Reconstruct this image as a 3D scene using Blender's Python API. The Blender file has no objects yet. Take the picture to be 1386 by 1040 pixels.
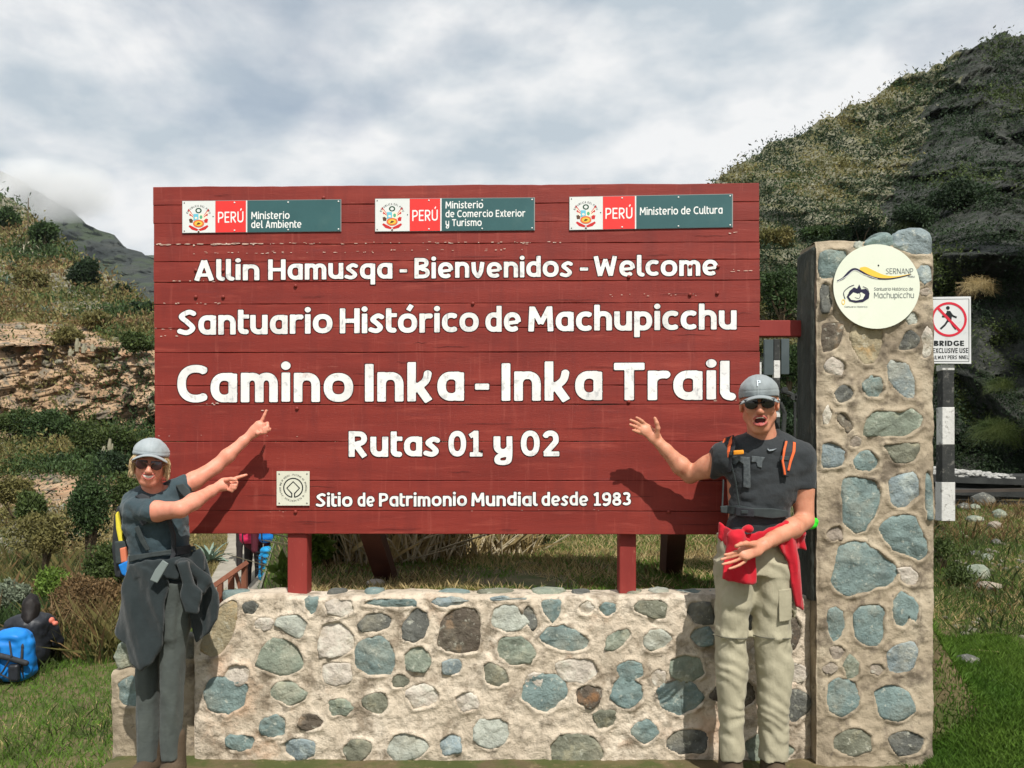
import bpy, bmesh, math, random
import numpy as np
from mathutils import Vector, Matrix
from mathutils.geometry import tessellate_polygon

scene = bpy.context.scene
col = scene.collection
R = math.radians
F = 1160.0; CX = 693.0; HY = 620.0; EYE = 1.5     # focal length in photo pixels, principal column, horizon row, eye height (m)

# ------------------------------------------------------------------ camera
cd = bpy.data.cameras.new('camera'); cam = bpy.data.objects.new('camera', cd); col.objects.link(cam)
cam.location = (0, 0, EYE); cam.rotation_euler = (R(90), 0, 0)
cd.sensor_width = 36; cd.lens = 36 * F / 1386; cd.shift_y = (HY - 520) / 1386; cd.clip_start = .05; cd.clip_end = 6000
scene.camera = cam
scene.cycles.volume_bounces = 3
# ------------------------------------------------------------------ sun, sky, exposure
SUN = Vector((.36, -1.0, 1.34)).normalized()
sd = bpy.data.lights.new('sun', 'SUN'); sd.energy = 4.8; sd.angle = R(.55); sd.color = (1, .955, .88)
so = bpy.data.objects.new('sun', sd); col.objects.link(so)
so.rotation_euler = (-SUN).to_track_quat('-Z', 'Y').to_euler(); so.location = SUN * 30
scene.view_settings.view_transform = 'Standard'; scene.view_settings.look = 'None'
scene.view_settings.gamma = 1; scene.view_settings.exposure = 0; scene.view_settings.use_curve_mapping = False
world = bpy.data.worlds.new('World'); scene.world = world; world.use_nodes = True
nt = world.node_tree; nt.nodes.clear()
def N(t, typ, **kw):
    n = t.nodes.new(typ)
    for k, v in kw.items(): setattr(n, k, v)
    return n
wo = N(nt, 'ShaderNodeOutputWorld'); b1 = N(nt, 'ShaderNodeBackground'); b2 = N(nt, 'ShaderNodeBackground'); mx = N(nt, 'ShaderNodeMixShader')
sky = N(nt, 'ShaderNodeTexSky'); sky.sky_type = 'NISHITA'; sky.sun_disc = False
sky.sun_elevation = math.asin(SUN.z); sky.sun_rotation = math.atan2(SUN.x, SUN.y)
nt.links.new(sky.outputs[0], b1.inputs[0]); b1.inputs[1].default_value = .10
tc = N(nt, 'ShaderNodeTexCoord'); mp = N(nt, 'ShaderNodeMapping'); mp.inputs['Scale'].default_value = (1.3, 1.3, 2.6); mp.inputs['Location'].default_value = (.4, 1.7, .3)
nz = N(nt, 'ShaderNodeTexNoise'); nz.inputs['Scale'].default_value = 2.6; nz.inputs['Detail'].default_value = 9; nz.inputs['Roughness'].default_value = .58; nz.inputs['Distortion'].default_value = .35
cr = N(nt, 'ShaderNodeValToRGB'); cr.color_ramp.elements[0].position = .30; cr.color_ramp.elements[1].position = .50
cr.color_ramp.elements[0].color = (.55, .55, .55, 1)
nz2 = N(nt, 'ShaderNodeTexNoise'); nz2.inputs['Scale'].default_value = 5.5; nz2.inputs['Detail'].default_value = 8
cr2 = N(nt, 'ShaderNodeValToRGB'); cr2.color_ramp.elements[0].position = .38; cr2.color_ramp.elements[0].color = (.56, .64, .71, 1)
cr2.color_ramp.elements[1].position = .62; cr2.color_ramp.elements[1].color = (1, 1, 1, 1)
nt.links.new(tc.outputs['Generated'], mp.inputs[0]); nt.links.new(mp.outputs[0], nz.inputs['Vector']); nt.links.new(mp.outputs[0], nz2.inputs['Vector'])
nt.links.new(nz.outputs[0], cr.inputs[0]); nt.links.new(nz2.outputs[0], cr2.inputs[0]); nt.links.new(cr2.outputs[0], b2.inputs[0]); b2.inputs[1].default_value = .92
nt.links.new(cr.outputs[0], mx.inputs[0]); nt.links.new(b1.outputs[0], mx.inputs[1]); nt.links.new(b2.outputs[0], mx.inputs[2]); nt.links.new(mx.outputs[0], wo.inputs[0])

# ------------------------------------------------------------------ helpers
def P(px, py, Y):                      # point of the place seen at that spot of the photograph, Y metres away
    return np.array(((px - CX) * Y / F, Y, EYE - (py - HY) * Y / F))
def zat(py, Y): return EYE - (py - HY) * Y / F
def xat(px, Y): return (px - CX) * Y / F

def _h(ix, iy, iz, s):
    n = (ix.astype(np.int64) * 374761393 + iy.astype(np.int64) * 668265263 + iz.astype(np.int64) * 2147483647 + s * 974711) & 0xffffffff
    n = ((n ^ (n >> 13)) * 1274126177) & 0xffffffff
    n = ((n ^ (n >> 16)) * 2246822519) & 0xffffffff
    return ((n ^ (n >> 15)) & 0xffffff) / float(0xffffff)
def vnoise(p, s=0):                    # value noise, 0..1, p (n,3)
    i = np.floor(p); f = p - i; f = f * f * (3 - 2 * f); x, y, z = i[..., 0], i[..., 1], i[..., 2]
    r = 0
    for a in (0, 1):
        for b in (0, 1):
            for c in (0, 1):
                w = (f[..., 0] if a else 1 - f[..., 0]) * (f[..., 1] if b else 1 - f[..., 1]) * (f[..., 2] if c else 1 - f[..., 2])
                r = r + w * _h(x + a, y + b, z + c, s)
    return r
def fbm(p, o=4, s=0, g=.5):            # about -1..1
    r = 0; a = 1; t = 0
    for k in range(o):
        r = r + a * (vnoise(p * 2.0 ** k + 17.3 * k, s + k) * 2 - 1); t += a; a *= g
    return r / t
def worley(p, s=0):                    # F1, F2, cell id
    i = np.floor(p); best = np.full(p.shape[:-1], 9.); sec = best.copy(); cid = np.zeros(p.shape[:-1])
    for a in (-1, 0, 1):
        for b in (-1, 0, 1):
            for c in (-1, 0, 1):
                x, y, z = i[..., 0] + a, i[..., 1] + b, i[..., 2] + c
                q = np.stack((x + _h(x, y, z, s), y + _h(x, y, z, s + 1), z + _h(x, y, z, s + 2)), -1)
                d = np.sqrt(((q - p) ** 2).sum(-1)); m = d < best
                sec = np.where(m, best, np.minimum(sec, d)); cid = np.where(m, _h(x, y, z, s + 5), cid); best = np.where(m, d, best)
    return best, sec, cid
def sm(x, a, b):
    t = np.clip((x - a) / (b - a), 0, 1); return t * t * (3 - 2 * t)

OFF = {}                               # world position of every object's origin
def tag(o, label=None, cat=None, group=None, kind=None):
    if label: o['label'] = label
    if cat: o['category'] = cat
    if group: o['group'] = group
    if kind: o['kind'] = kind
    return o
def thing(name, label, cat, loc=(0, 0, 0), group=None):
    o = bpy.data.objects.new(name, None); col.objects.link(o); o.location = loc; o.empty_display_size = .1
    OFF[o] = np.array(loc, float); return tag(o, label, cat, group)
def link_mesh(name, me, mats, parent, base):
    if mats is not None:
        for m in (mats if isinstance(mats, (list, tuple)) else [mats]): me.materials.append(m)
    o = bpy.data.objects.new(name, me); col.objects.link(o)
    if parent is not None: o.parent = parent; o.location = base - OFF[parent]
    else: o.location = base
    OFF[o] = base; return o
def mesh(name, v, f, m, parent=None, base=None, smooth=False, mi=None):
    v = np.asarray(v, float).reshape(-1, 3)
    if base is None:
        base = OFF[parent] if parent is not None else np.array(((v[:, 0].min() + v[:, 0].max()) / 2, (v[:, 1].min() + v[:, 1].max()) / 2, v[:, 2].min()))
    base = np.asarray(base, float)
    me = bpy.data.meshes.new(name); w = v - base
    if isinstance(f, np.ndarray):
        n, k = f.shape
        me.vertices.add(len(w)); me.vertices.foreach_set('co', w.astype(np.float32).ravel())
        me.loops.add(n * k); me.loops.foreach_set('vertex_index', f.astype(np.int32).ravel())
        me.polygons.add(n); me.polygons.foreach_set('loop_start', np.arange(0, n * k, k, dtype=np.int32))
        me.update(calc_edges=True)
    else:
        me.from_pydata([tuple(a) for a in w], [], f); me.update()
    if mi is not None: me.polygons.foreach_set('material_index', np.asarray(mi, np.int32))
    me.polygons.foreach_set('use_smooth', [smooth] * len(me.polygons)); me.update()
    return link_mesh(name, me, m, parent, base)
class MB:                              # mesh collector
    def __init__(s): s.v = []; s.f = []; s.mi = []
    def add(s, v, f, mi=0):
        n = len(s.v); s.v += [tuple(map(float, a)) for a in v]; s.f += [[i + n for i in q] for q in f]; s.mi += [mi] * len(f)
    def box(s, lo, hi, ch=0, mi=0):
        x0, y0, z0 = lo; x1, y1, z1 = hi
        if ch <= 0:
            s.add([(x0, y0, z0), (x1, y0, z0), (x1, y1, z0), (x0, y1, z0), (x0, y0, z1), (x1, y0, z1), (x1, y1, z1), (x0, y1, z1)],
                  [(0, 3, 2, 1), (4, 5, 6, 7), (0, 1, 5, 4), (1, 2, 6, 5), (2, 3, 7, 6), (3, 0, 4, 7)], mi)
        else:
            bm = bmesh.new(); bmesh.ops.create_cube(bm, size=1)
            for v in bm.verts: v.co = Vector(((x0 + x1) / 2 + v.co.x * (x1 - x0), (y0 + y1) / 2 + v.co.y * (y1 - y0), (z0 + z1) / 2 + v.co.z * (z1 - z0)))
            bmesh.ops.bevel(bm, geom=bm.edges[:], offset=ch, segments=1, affect='EDGES')
            bm.verts.index_update(); s.add([v.co for v in bm.verts], [[v.index for v in q.verts] for q in bm.faces], mi); bm.free()
    def tube(s, pts, rs, n=8, mi=0, cap=True):
        pts = [np.asarray(p, float) for p in pts]
        if not hasattr(rs, '__len__'): rs = [rs] * len(pts)
        rings = []; up = np.array((.123, .31, .94))
        for i, p in enumerate(pts):
            d = pts[min(i + 1, len(pts) - 1)] - pts[max(i - 1, 0)]; d = d / (np.linalg.norm(d) + 1e-9)
            a = np.cross(d, up); 
            if np.linalg.norm(a) < .05: a = np.cross(d, (1, 0, 0))
            a /= np.linalg.norm(a); b = np.cross(d, a)
            rings.append([p + rs[i] * (math.cos(t) * a + math.sin(t) * b) for t in [2 * math.pi * k / n for k in range(n)]])
        v = [q for r in rings for q in r]; f = []
        for i in range(len(pts) - 1):
            for k in range(n): f.append((i * n + k, i * n + (k + 1) % n, (i + 1) * n + (k + 1) % n, (i + 1) * n + k))
        if cap: f.append(list(range(n))[::-1]); f.append([(len(pts) - 1) * n + k for k in range(n)])
        s.add(v, f, mi)
    def quadbox(s, p0, p1, w, h, mi=0):     # beam between two points with width along x-ish and height
        p0 = np.asarray(p0, float); p1 = np.asarray(p1, float); d = p1 - p0; d /= np.linalg.norm(d)
        a = np.cross(d, (0, 1, 0)) if abs(d[1]) < .9 else np.cross(d, (0, 0, 1)); a /= np.linalg.norm(a); b = np.cross(d, a)
        v = []
        for p in (p0, p1):
            for i, j in ((-1, -1), (1, -1), (1, 1), (-1, 1)): v.append(p + a * w / 2 * i + b * h / 2 * j)
        s.add(v, [(3, 2, 1, 0), (4, 5, 6, 7), (0, 1, 5, 4), (1, 2, 6, 5), (2, 3, 7, 6), (3, 0, 4, 7)], mi)
    def build(s, name, m, parent=None, base=None, smooth=False):
        return mesh(name, s.v, s.f, m, parent, base, smooth, s.mi)
def grid_faces(nu, nv):                # nu x nv vertices, row-major over v then u
    i = np.arange(nv - 1)[:, None] * nu + np.arange(nu - 1)[None, :]
    return np.stack((i, i + 1, i + 1 + nu, i + nu), -1).reshape(-1, 4)

# ------------------------------------------------------------------ materials
def mat(name, cols, scale=4, rough=.85, bump=.3, bscale=60, spec=.3, stretch=(1, 1, 1), detail=6, island=0., layers=(), dist=.02, metal=0, fine=None, sheen=0, trans=0, nrough=.6, bstretch=None):
    """procedural surface: noise through a ramp of colours, optional second colour layers (scale, lo, hi, colour, amount), bump, per-island variation"""
    m = bpy.data.materials.new(name); m.use_nodes = True; t = m.node_tree; t.nodes.clear(); L = t.links.new
    o = N(t, 'ShaderNodeOutputMaterial'); p = N(t, 'ShaderNodeBsdfPrincipled'); L(p.outputs[0], o.inputs[0])
    p.inputs['Roughness'].default_value = rough; p.inputs['Specular IOR Level'].default_value = spec; p.inputs['Metallic'].default_value = metal
    if sheen: p.inputs['Sheen Weight'].default_value = sheen
    tcn = N(t, 'ShaderNodeTexCoord'); mpn = N(t, 'ShaderNodeMapping'); mpn.inputs['Scale'].default_value = stretch; L(tcn.outputs['Object'], mpn.inputs[0])
    n = N(t, 'ShaderNodeTexNoise'); n.inputs['Scale'].default_value = scale; n.inputs['Detail'].default_value = detail; n.inputs['Roughness'].default_value = nrough
    L(mpn.outputs[0], n.inputs['Vector'])
    r = N(t, 'ShaderNodeValToRGB'); e = r.color_ramp.elements
    k = len(cols)
    for i, c in enumerate(cols):
        pos = .3 + .4 * i / max(k - 1, 1)
        q = e[0] if i == 0 else (e[1] if i == 1 else e.new(pos)); q.position = pos; q.color = (*c, 1)
    if k == 1: e[1].color = (*cols[0], 1)
    L(n.outputs[0], r.inputs[0]); c = r.outputs[0]
    for lay_ in layers:
        ls, lo, hi, lc, am = lay_[:5]; src = mpn.outputs[0]
        if len(lay_) > 5: m3 = N(t, 'ShaderNodeMapping'); m3.inputs['Scale'].default_value = lay_[5]; L(tcn.outputs['Object'], m3.inputs[0]); src = m3.outputs[0]
        n2 = N(t, 'ShaderNodeTexNoise'); n2.inputs['Scale'].default_value = ls; n2.inputs['Detail'].default_value = 9; n2.inputs['Roughness'].default_value = .65
        L(src, n2.inputs['Vector'])
        mr = N(t, 'ShaderNodeMapRange'); mr.inputs[1].default_value = lo; mr.inputs[2].default_value = hi; mr.inputs[4].default_value = am; L(n2.outputs[0], mr.inputs[0])
        x = N(t, 'ShaderNodeMix', data_type='RGBA'); L(mr.outputs[0], x.inputs[0]); L(c, x.inputs[6]); x.inputs[7].default_value = (*lc, 1); c = x.outputs[2]
    if island:
        g = N(t, 'ShaderNodeNewGeometry'); mr = N(t, 'ShaderNodeMapRange'); mr.inputs[3].default_value = 1 - island; mr.inputs[4].default_value = 1 + island; L(g.outputs['Random Per Island'], mr.inputs[0])
        x = N(t, 'ShaderNodeMix', data_type='RGBA', blend_type='MULTIPLY'); x.inputs[0].default_value = 1; L(c, x.inputs[6]); L(mr.outputs[0], x.inputs[7]); c = x.outputs[2]
    L(c, p.inputs['Base Color'])
    if bump:
        nb = N(t, 'ShaderNodeTexNoise'); nb.inputs['Scale'].default_value = bscale; nb.inputs['Detail'].default_value = 7; nb.inputs['Roughness'].default_value = .65
        if bstretch:
            m2 = N(t, 'ShaderNodeMapping'); m2.inputs['Scale'].default_value = bstretch; L(tcn.outputs['Object'], m2.inputs[0]); L(m2.outputs[0], nb.inputs['Vector'])
        else: L(mpn.outputs[0], nb.inputs['Vector'])
        bn = N(t, 'ShaderNodeBump'); bn.inputs['Strength'].default_value = bump; bn.inputs['Distance'].default_value = dist; L(nb.outputs[0], bn.inputs['Height']); L(bn.outputs[0], p.inputs['Normal'])
    if trans:
        tr = N(t, 'ShaderNodeBsdfTranslucent'); L(c, tr.inputs[0]); ms = N(t, 'ShaderNodeMixShader'); ms.inputs[0].default_value = trans
        L(p.outputs[0], ms.inputs[1]); L(tr.outputs[0], ms.inputs[2]); L(ms.outputs[0], o.inputs[0])
    return m
def srgb(r, g, b):
    return tuple(((c / 255 + .055) / 1.055) ** 2.4 if c > 10 else c / 3294.6 for c in (r, g, b))

# ------------------------------------------------------------------ flat print and polygons
def poly_faces(poly):
    return [list(t) for t in tessellate_polygon([[Vector((p[0], p[1], 0)) for p in poly]])]
def pip_orient(v, f, toward=(0, -1, 0)):
    out = []
    v = np.asarray(v)
    for q in f:
        n = np.cross(v[q[1]] - v[q[0]], v[q[2]] - v[q[0]])
        out.append(list(q) if np.dot(n, toward) >= 0 else list(q)[::-1])
    return out
def circle(cx, cy, r, n=28, ry=None, a0=0, a1=360):
    ry = ry or r; m = n if a1 - a0 >= 360 else n + 1
    return [(cx + r * math.cos(R(a0 + (a1 - a0) * k / n)), cy + ry * math.sin(R(a0 + (a1 - a0) * k / n))) for k in range(m)]
class Print:                            # flat shapes on a plane; pt(px, py, off) gives the world point
    def __init__(s, pt): s.pt = pt; s.mb = MB()
    def poly(s, pts, off, mi=0):
        v = [s.pt(x, y, off) for x, y in pts]; s.mb.add(v, pip_orient(v, poly_faces(pts)), mi)
    def ring(s, cx, cy, r0, r1, off, mi=0, n=40, ry=1, a0=0, a1=360):
        m = n + 1
        v = []
        for k in range(m):
            a = R(a0 + (a1 - a0) * k / n); v.append(s.pt(cx + r0 * math.cos(a), cy + r0 * ry * math.sin(a), off)); v.append(s.pt(cx + r1 * math.cos(a), cy + r1 * ry * math.sin(a), off))
        f = [(2 * k, 2 * k + 1, 2 * k + 3, 2 * k + 2) for k in range(n)]
        s.mb.add(v, pip_orient(v, f), mi)
    def stroke(s, pts, w, off, mi=0):
        L_, R_ = [], []
        for i, p in enumerate(pts):
            a = pts[max(i - 1, 0)]; b = pts[min(i + 1, len(pts) - 1)]; dx, dy = b[0] - a[0], b[1] - a[1]; l = math.hypot(dx, dy) + 1e-9
            ww = w[i] if hasattr(w, '__len__') else w
            L_.append((p[0] - dy / l * ww / 2, p[1] + dx / l * ww / 2)); R_.append((p[0] + dy / l * ww / 2, p[1] - dx / l * ww / 2))
        v = [s.pt(x, y, off) for q in zip(L_, R_) for x, y in q]
        s.mb.add(v, pip_orient(v, [(2 * k, 2 * k + 1, 2 * k + 3, 2 * k + 2) for k in range(len(pts) - 1)]), mi)
    def build(s, name, m, parent): return s.mb.build(name, m, parent)

# ------------------------------------------------------------------ a lettering face drawn with broad strokes
XH = .78
def arc(cx, cy, rx, ry, a0, a1, n=14, e=2.3):
    o = []
    for k in range(n + 1):
        a = R(a0 + (a1 - a0) * k / n); c, s_ = math.cos(a), math.sin(a)
        o.append((cx + rx * math.copysign(abs(c) ** (2 / e), c), cy + ry * math.copysign(abs(s_) ** (2 / e), s_)))
    return o
def spl(pts, n=6):
    o = []; p = [pts[0]] + list(pts) + [pts[-1]]
    for i in range(1, len(p) - 2):
        for k in range(n):
            t = k / n; a, b, c, d = p[i - 1], p[i], p[i + 1], p[i + 2]
            o.append(tuple(.5 * ((2 * b[j]) + (-a[j] + c[j]) * t + (2 * a[j] - 5 * b[j] + 4 * c[j] - d[j]) * t * t + (-a[j] + 3 * b[j] - 3 * c[j] + d[j]) * t ** 3) for j in (0, 1)))
    return o + [pts[-1]]
def glyph(ch, h):                       # strokes ([points], width factor), dots (x, y, r), advance
    X = XH; S = []; D = []
    def st(*p, w=1): S.append((list(p), w))
    def ar(*a, w=1, **k): S.append((arc(*a, **k), w))
    acc = None
    if ch == 'ó': acc, ch = (.37, .90, .50, 1.12), 'o'
    if ch == 'Ú': acc, ch = (.34, 1.08, .48, 1.27), 'U'
    g = .09
    if ch == 'o': ar(.35, X / 2, .35 - h, X / 2 - h, 0, 360, n=28); adv = .70
    elif ch == 'a': ar(.33, X / 2, .33 - h, X / 2 - h, 20, 340, n=24); st((.63 - h, 0), (.63 - h, X - .02)); st((.38, X - h), (.63 - h, X - h)); adv = .63
    elif ch == 'd': ar(.33, X / 2, .33 - h, X / 2 - h, 20, 340, n=24); st((.63 - h, 0), (.63 - h, 1.04)); adv = .63
    elif ch == 'q': ar(.33, X / 2, .33 - h, X / 2 - h, 20, 340, n=24); st((.63 - h, -.27), (.63 - h, X - .02)); st((.38, X - h), (.63 - h, X - h)); adv = .63
    elif ch == 'b': ar(.30, X / 2, .33 - h, X / 2 - h, -160, 160, n=24); st((h, 0), (h, 1.04)); adv = .63
    elif ch == 'p': ar(.30, X / 2, .33 - h, X / 2 - h, -160, 160, n=24); st((h, -.27), (h, X)); adv = .63
    elif ch == 'c': ar(.34, X / 2, .34 - h, X / 2 - h, 52, 308, n=20); adv = .56
    elif ch == 'e': ar(.34, X / 2, .33 - h, X / 2 - h, 0, 310, n=24); st((h, X / 2 - .05), (.66 - h, X / 2 - .0), w=.72); adv = .67
    elif ch == 'n': st((h, 0), (h, X)); S.append((arc(.31, X - h - .24, .31 - h, .24, 165, 0) + [(.62 - h, 0)], 1)); adv = .62
    elif ch == 'h': st((h, 0), (h, 1.04)); S.append((arc(.31, X - h - .24, .31 - h, .24, 165, 0) + [(.62 - h, 0)], 1)); adv = .62
    elif ch == 'm':
        st((h, 0), (h, X)); a = .27
        S.append((arc(a, X - h - .22, a - h, .22, 165, 0) + [(2 * a - h, 0)], 1)); S.append((arc(3 * a - 2 * h, X - h - .22, a - h, .22, 180, 0) + [(4 * a - 3 * h, 0)], 1)); adv = 4 * a - 2 * h
    elif ch == 'u': st((.62 - h, 0), (.62 - h, X)); S.append(([(h, X)] + arc(.31, h + .24, .31 - h, .24, 180, 345), 1)); adv = .62
    elif ch == 'r': st((h, 0), (h, X)); S.append((arc(.34, X - h - .24, .34 - h, .24, 170, 68, n=8), 1)); adv = .46
    elif ch == 's': S.append((spl([(.49 - h * .3, X - h - .05), (.30, X - h + .01), (h + .02, X * .70), (.27, X * .5), (.50 - h, X * .28), (.26, h - .01), (.02, h + .05)]), .92)); adv = .52
    elif ch in 'iı': st((h, 0), (h, X)); D.append((h, X + h * .55 + .13, h * 1.12)); adv = 2 * h
    elif ch == 'l': S.append(([(h, 1.04), (h, .28)] + spl([(h, .2), (h + .05, h + .01), (h + .16, h - .02)], 4), 1)); adv = 2 * h + .09
    elif ch == 't': S.append(([(h, .98), (h, .28)] + spl([(h, .2), (h + .06, h + .01), (h + .22, h - .01)], 4), 1)); st((h, X - h * .8), (h + .30, X - h * .8), w=.8); adv = 2 * h + .16
    elif ch == 'k': st((h, 0), (h, 1.04)); S.append((spl([(h + .02, .36), (.30, .42), (.44, .56), (.49, X - .01)], 4), .9)); st((.24, .42), (.60 - h * .9, 0)); adv = .62
    elif ch == 'v': S.append(([(h, X), (h + .02, .40)] + spl([(h + .04, .30), (.30, h * .9), (.52 - h, .34)], 5) + [(.58 - h, X)], 1)); adv = .58
    elif ch == 'x': st((h * .8, 0), (.58 - h, X), w=.9); st((h * .8, X), (.58 - h, 0), w=.9); adv = .56
    elif ch == 'y': S.append(([(h, X)] + arc(.29, .42, .29 - h, .24, 180, 340), 1)); S.append((spl([(.58 - h, X), (.58 - h, .0), (.40, -.27 + h * .4), (.14, -.22), (.16, .0), (.52, .10)], 6), .85)); adv = .58
    elif ch == '-': st((0, .38), (.34, .38), w=.8); adv = .34
    elif ch == ' ': adv = .22
    elif ch == 'A': st((h * .9, 0), (.36, 1 - h * .2)); st((.74 - h * .9, 0), (.38, 1 - h * .2)); st((.2, .27), (.54, .27), w=.8); adv = .74
    elif ch == 'H': st((h, 0), (h, 1)); st((.72 - h, 0), (.72 - h, 1)); st((h, .5), (.72 - h, .5), w=.85); adv = .72
    elif ch == 'B': st((h, 0), (h, 1)); S.append(([(h, 1 - h), (.34, 1 - h)] + arc(.34, .75, .28 - h, .25 - h, 90, -90, n=8) + [(h, .5)], .95)); S.append(([(h, .5), (.36, .5)] + arc(.36, .27, .31 - h, .27 - h, 90, -90, n=8) + [(h, h)], .95)); adv = .66
    elif ch == 'W': st((h * .8, 1), (.26, h * .4)); st((.26, h * .4), (.48, .85), w=.85); st((.48, .85), (.70, h * .4), w=.85); st((.70, h * .4), (.96 - h * .8, 1)); adv = .98
    elif ch == 'S': S.append((spl([(.60 - h * .3, 1 - h - .06), (.38, 1 - h + .01), (h + .02, .74), (.32, .52), (.62 - h, .27), (.32, h - .01), (.03, h + .06)]), .95)); adv = .64
    elif ch == 'M': st((h, 0), (h + .04, 1)); st((.88 - h, 0), (.84 - h, 1)); st((h + .05, 1 - h * .4), (.44, .30), w=.9); st((.44, .30), (.83 - h, 1 - h * .4), w=.9); adv = .88
    elif ch == 'C': ar(.44, .5, .44 - h, .5 - h, 52, 308, n=24); adv = .70
    elif ch == 'G': ar(.44, .5, .44 - h, .5 - h, 48, 340, n=24); st((.48, .42), (.84 - h, .42), w=.8); adv = .82
    elif ch == 'D': st((h, 0), (h, 1)); S.append(([(h, 1 - h), (.32, 1 - h)] + arc(.32, .5, .40 - h, .5 - h, 90, -90, n=12) + [(h, h)], 1)); adv = .74
    elif ch == 'I': st((h, 0), (h, 1)); adv = 2 * h
    elif ch == 'T': st((0, 1 - h), (.66, 1 - h), w=.95); st((.33, 0), (.33, 1 - h)); adv = .64
    elif ch == 'R': st((h, 0), (h, 1)); S.append(([(h, 1 - h), (.34, 1 - h)] + arc(.34, .71, .30 - h, .29 - h, 90, -90, n=8) + [(h, .42)], .95)); st((.28, .42), (.64 - h * .8, 0)); adv = .66
    elif ch == 'P': st((h, 0), (h, 1)); S.append(([(h, 1 - h), (.34, 1 - h)] + arc(.34, .69, .31 - h, .31 - h, 90, -90, n=10) + [(h, .38)], .95)); adv = .64
    elif ch == 'E': st((h, 0), (h, 1)); st((h, 1 - h * .9), (.56, 1 - h * .9), w=.9); st((h, .5), (.52, .5), w=.9); st((h, h * .9), (.56, h * .9), w=.9); adv = .57
    elif ch == 'L': st((h, 0), (h, 1)); st((h, h * .9), (.54, h * .9), w=.9); adv = .54
    elif ch == 'N': st((h, 0), (h, 1)); st((.74 - h, 0), (.74 - h, 1)); st((h, 1 - h * .3), (.74 - h, h * .3)); adv = .74
    elif ch == 'U': S.append(([(h, 1)] + arc(.35, .34, .35 - h, .34 - h, 180, 360, n=12) + [(.70 - h, 1)], 1)); adv = .70
    elif ch == 'V': st((h * .8, 1), (.36, 0)); st((.72 - h * .8, 1), (.36, 0)); adv = .7
    elif ch == 'X': st((h * .8, 1), (.68 - h * .8, 0)); st((.68 - h * .8, 1), (h * .8, 0)); adv = .66
    elif ch == 'Y': st((h * .8, 1), (.35, .45)); st((.70 - h * .8, 1), (.35, .45)); st((.35, .5), (.35, 0)); adv = .68
    elif ch == '0': ar(.35, .5, .35 - h, .5 - h, 0, 360, n=28); adv = .70
    elif ch == '1': st((.30, 0), (.30, 1)); st((.30, 1 - h * .6), (.06, .78), w=.9); st((.06, h * .8), (.56, h * .8), w=.8); adv = .56
    elif ch == '2': S.append((arc(.31, 1 - h - .24, .31 - h, .24, 160, -20, n=10) + [(h * 1.1, h * .9)], 1)); st((h * .6, h * .9), (.64, h * .9), w=.9); adv = .64
    elif ch == '3': S.append((arc(.28, .74, .30 - h, .26 - h, 150, -85, n=10), .95)); S.append((arc(.28, .29, .34 - h, .29 - h, 88, -150, n=10), .95)); adv = .62
    elif ch == '8': ar(.33, .745, .29 - h, .255 - h, 0, 360, w=.95, n=24); ar(.33, .28, .33 - h, .28 - h, 0, 360, w=.95, n=24); adv = .66
    elif ch == '9': ar(.33, .67, .33 - h, .33 - h, 0, 360, n=24); S.append((spl([(.66 - h, .68), (.62 - h, .25), (.30, h - .02), (.12, h + .02)], 5), 1)); adv = .66
    else: adv = .4
    if acc: st((acc[0], acc[1]), (acc[2], acc[3]), w=.9)
    return S, D, adv
def glyph_sdf(ch, h, res):
    S, D, adv = glyph(ch, h); x = np.arange(-.16, adv + .30, res); y = np.arange(-.46, 1.42, res); X, Y = np.meshgrid(x, y)
    d = np.full(X.shape, 9.)
    for pts, wf in S:
        r = h * wf; n = len(pts); closed = n > 3 and math.hypot(pts[0][0] - pts[-1][0], pts[0][1] - pts[-1][1]) < 1e-6
        for i in range(n - 1):
            ax, ay = pts[i]; bx, by = pts[i + 1]; dx, dy = bx - ax, by - ay; l = math.hypot(dx, dy)
            if l < 1e-6: continue
            dx /= l; dy /= l; u = (X - ax) * dx + (Y - ay) * dy; v = np.abs(-(X - ax) * dy + (Y - ay) * dx)
            q = np.maximum(np.maximum(-u, u - l), v - r)          # butt ends
            d = np.minimum(d, q)
            if i > 0 or closed: d = np.minimum(d, np.hypot(X - ax, Y - ay) - r)
    for cx, cy, r in D: d = np.minimum(d, np.hypot(X - cx, Y - cy) - r)
    return x, y, d, adv
def iso_polys(x, y, d):                # inside d < 0 as polygons
    out = []; ins = d < 0; ny, nx = d.shape
    c = ins[:-1, :-1].astype(int) + ins[1:, :-1] + ins[:-1, 1:] + ins[1:, 1:]
    for j in range(ny - 1):
        row = c[j]; i = 0
        if not row.any(): continue
        nzr = np.nonzero(row)[0]; k = 0
        while k < len(nzr):
            i = nzr[k]
            if row[i] == 4:
                e = i
                while e + 1 < nx - 1 and row[e + 1] == 4: e += 1; k += 1
                out.append([(x[i], y[j]), (x[e + 1], y[j]), (x[e + 1], y[j + 1]), (x[i], y[j + 1])])
            else:
                q = [(i, j), (i + 1, j), (i + 1, j + 1), (i, j + 1)]; p = []
                for a in range(4):
                    (i0, j0), (i1, j1) = q[a], q[(a + 1) % 4]; d0, d1 = d[j0, i0], d[j1, i1]
                    if d0 < 0: p.append((x[i0], y[j0]))
                    if (d0 < 0) != (d1 < 0):
                        t = d0 / (d0 - d1); p.append((x[i0] + (x[i1] - x[i0]) * t, y[j0] + (y[j1] - y[j0]) * t))
                if len(p) > 2: out.append(p)
            k += 1
    return out
_gc = {}
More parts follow.
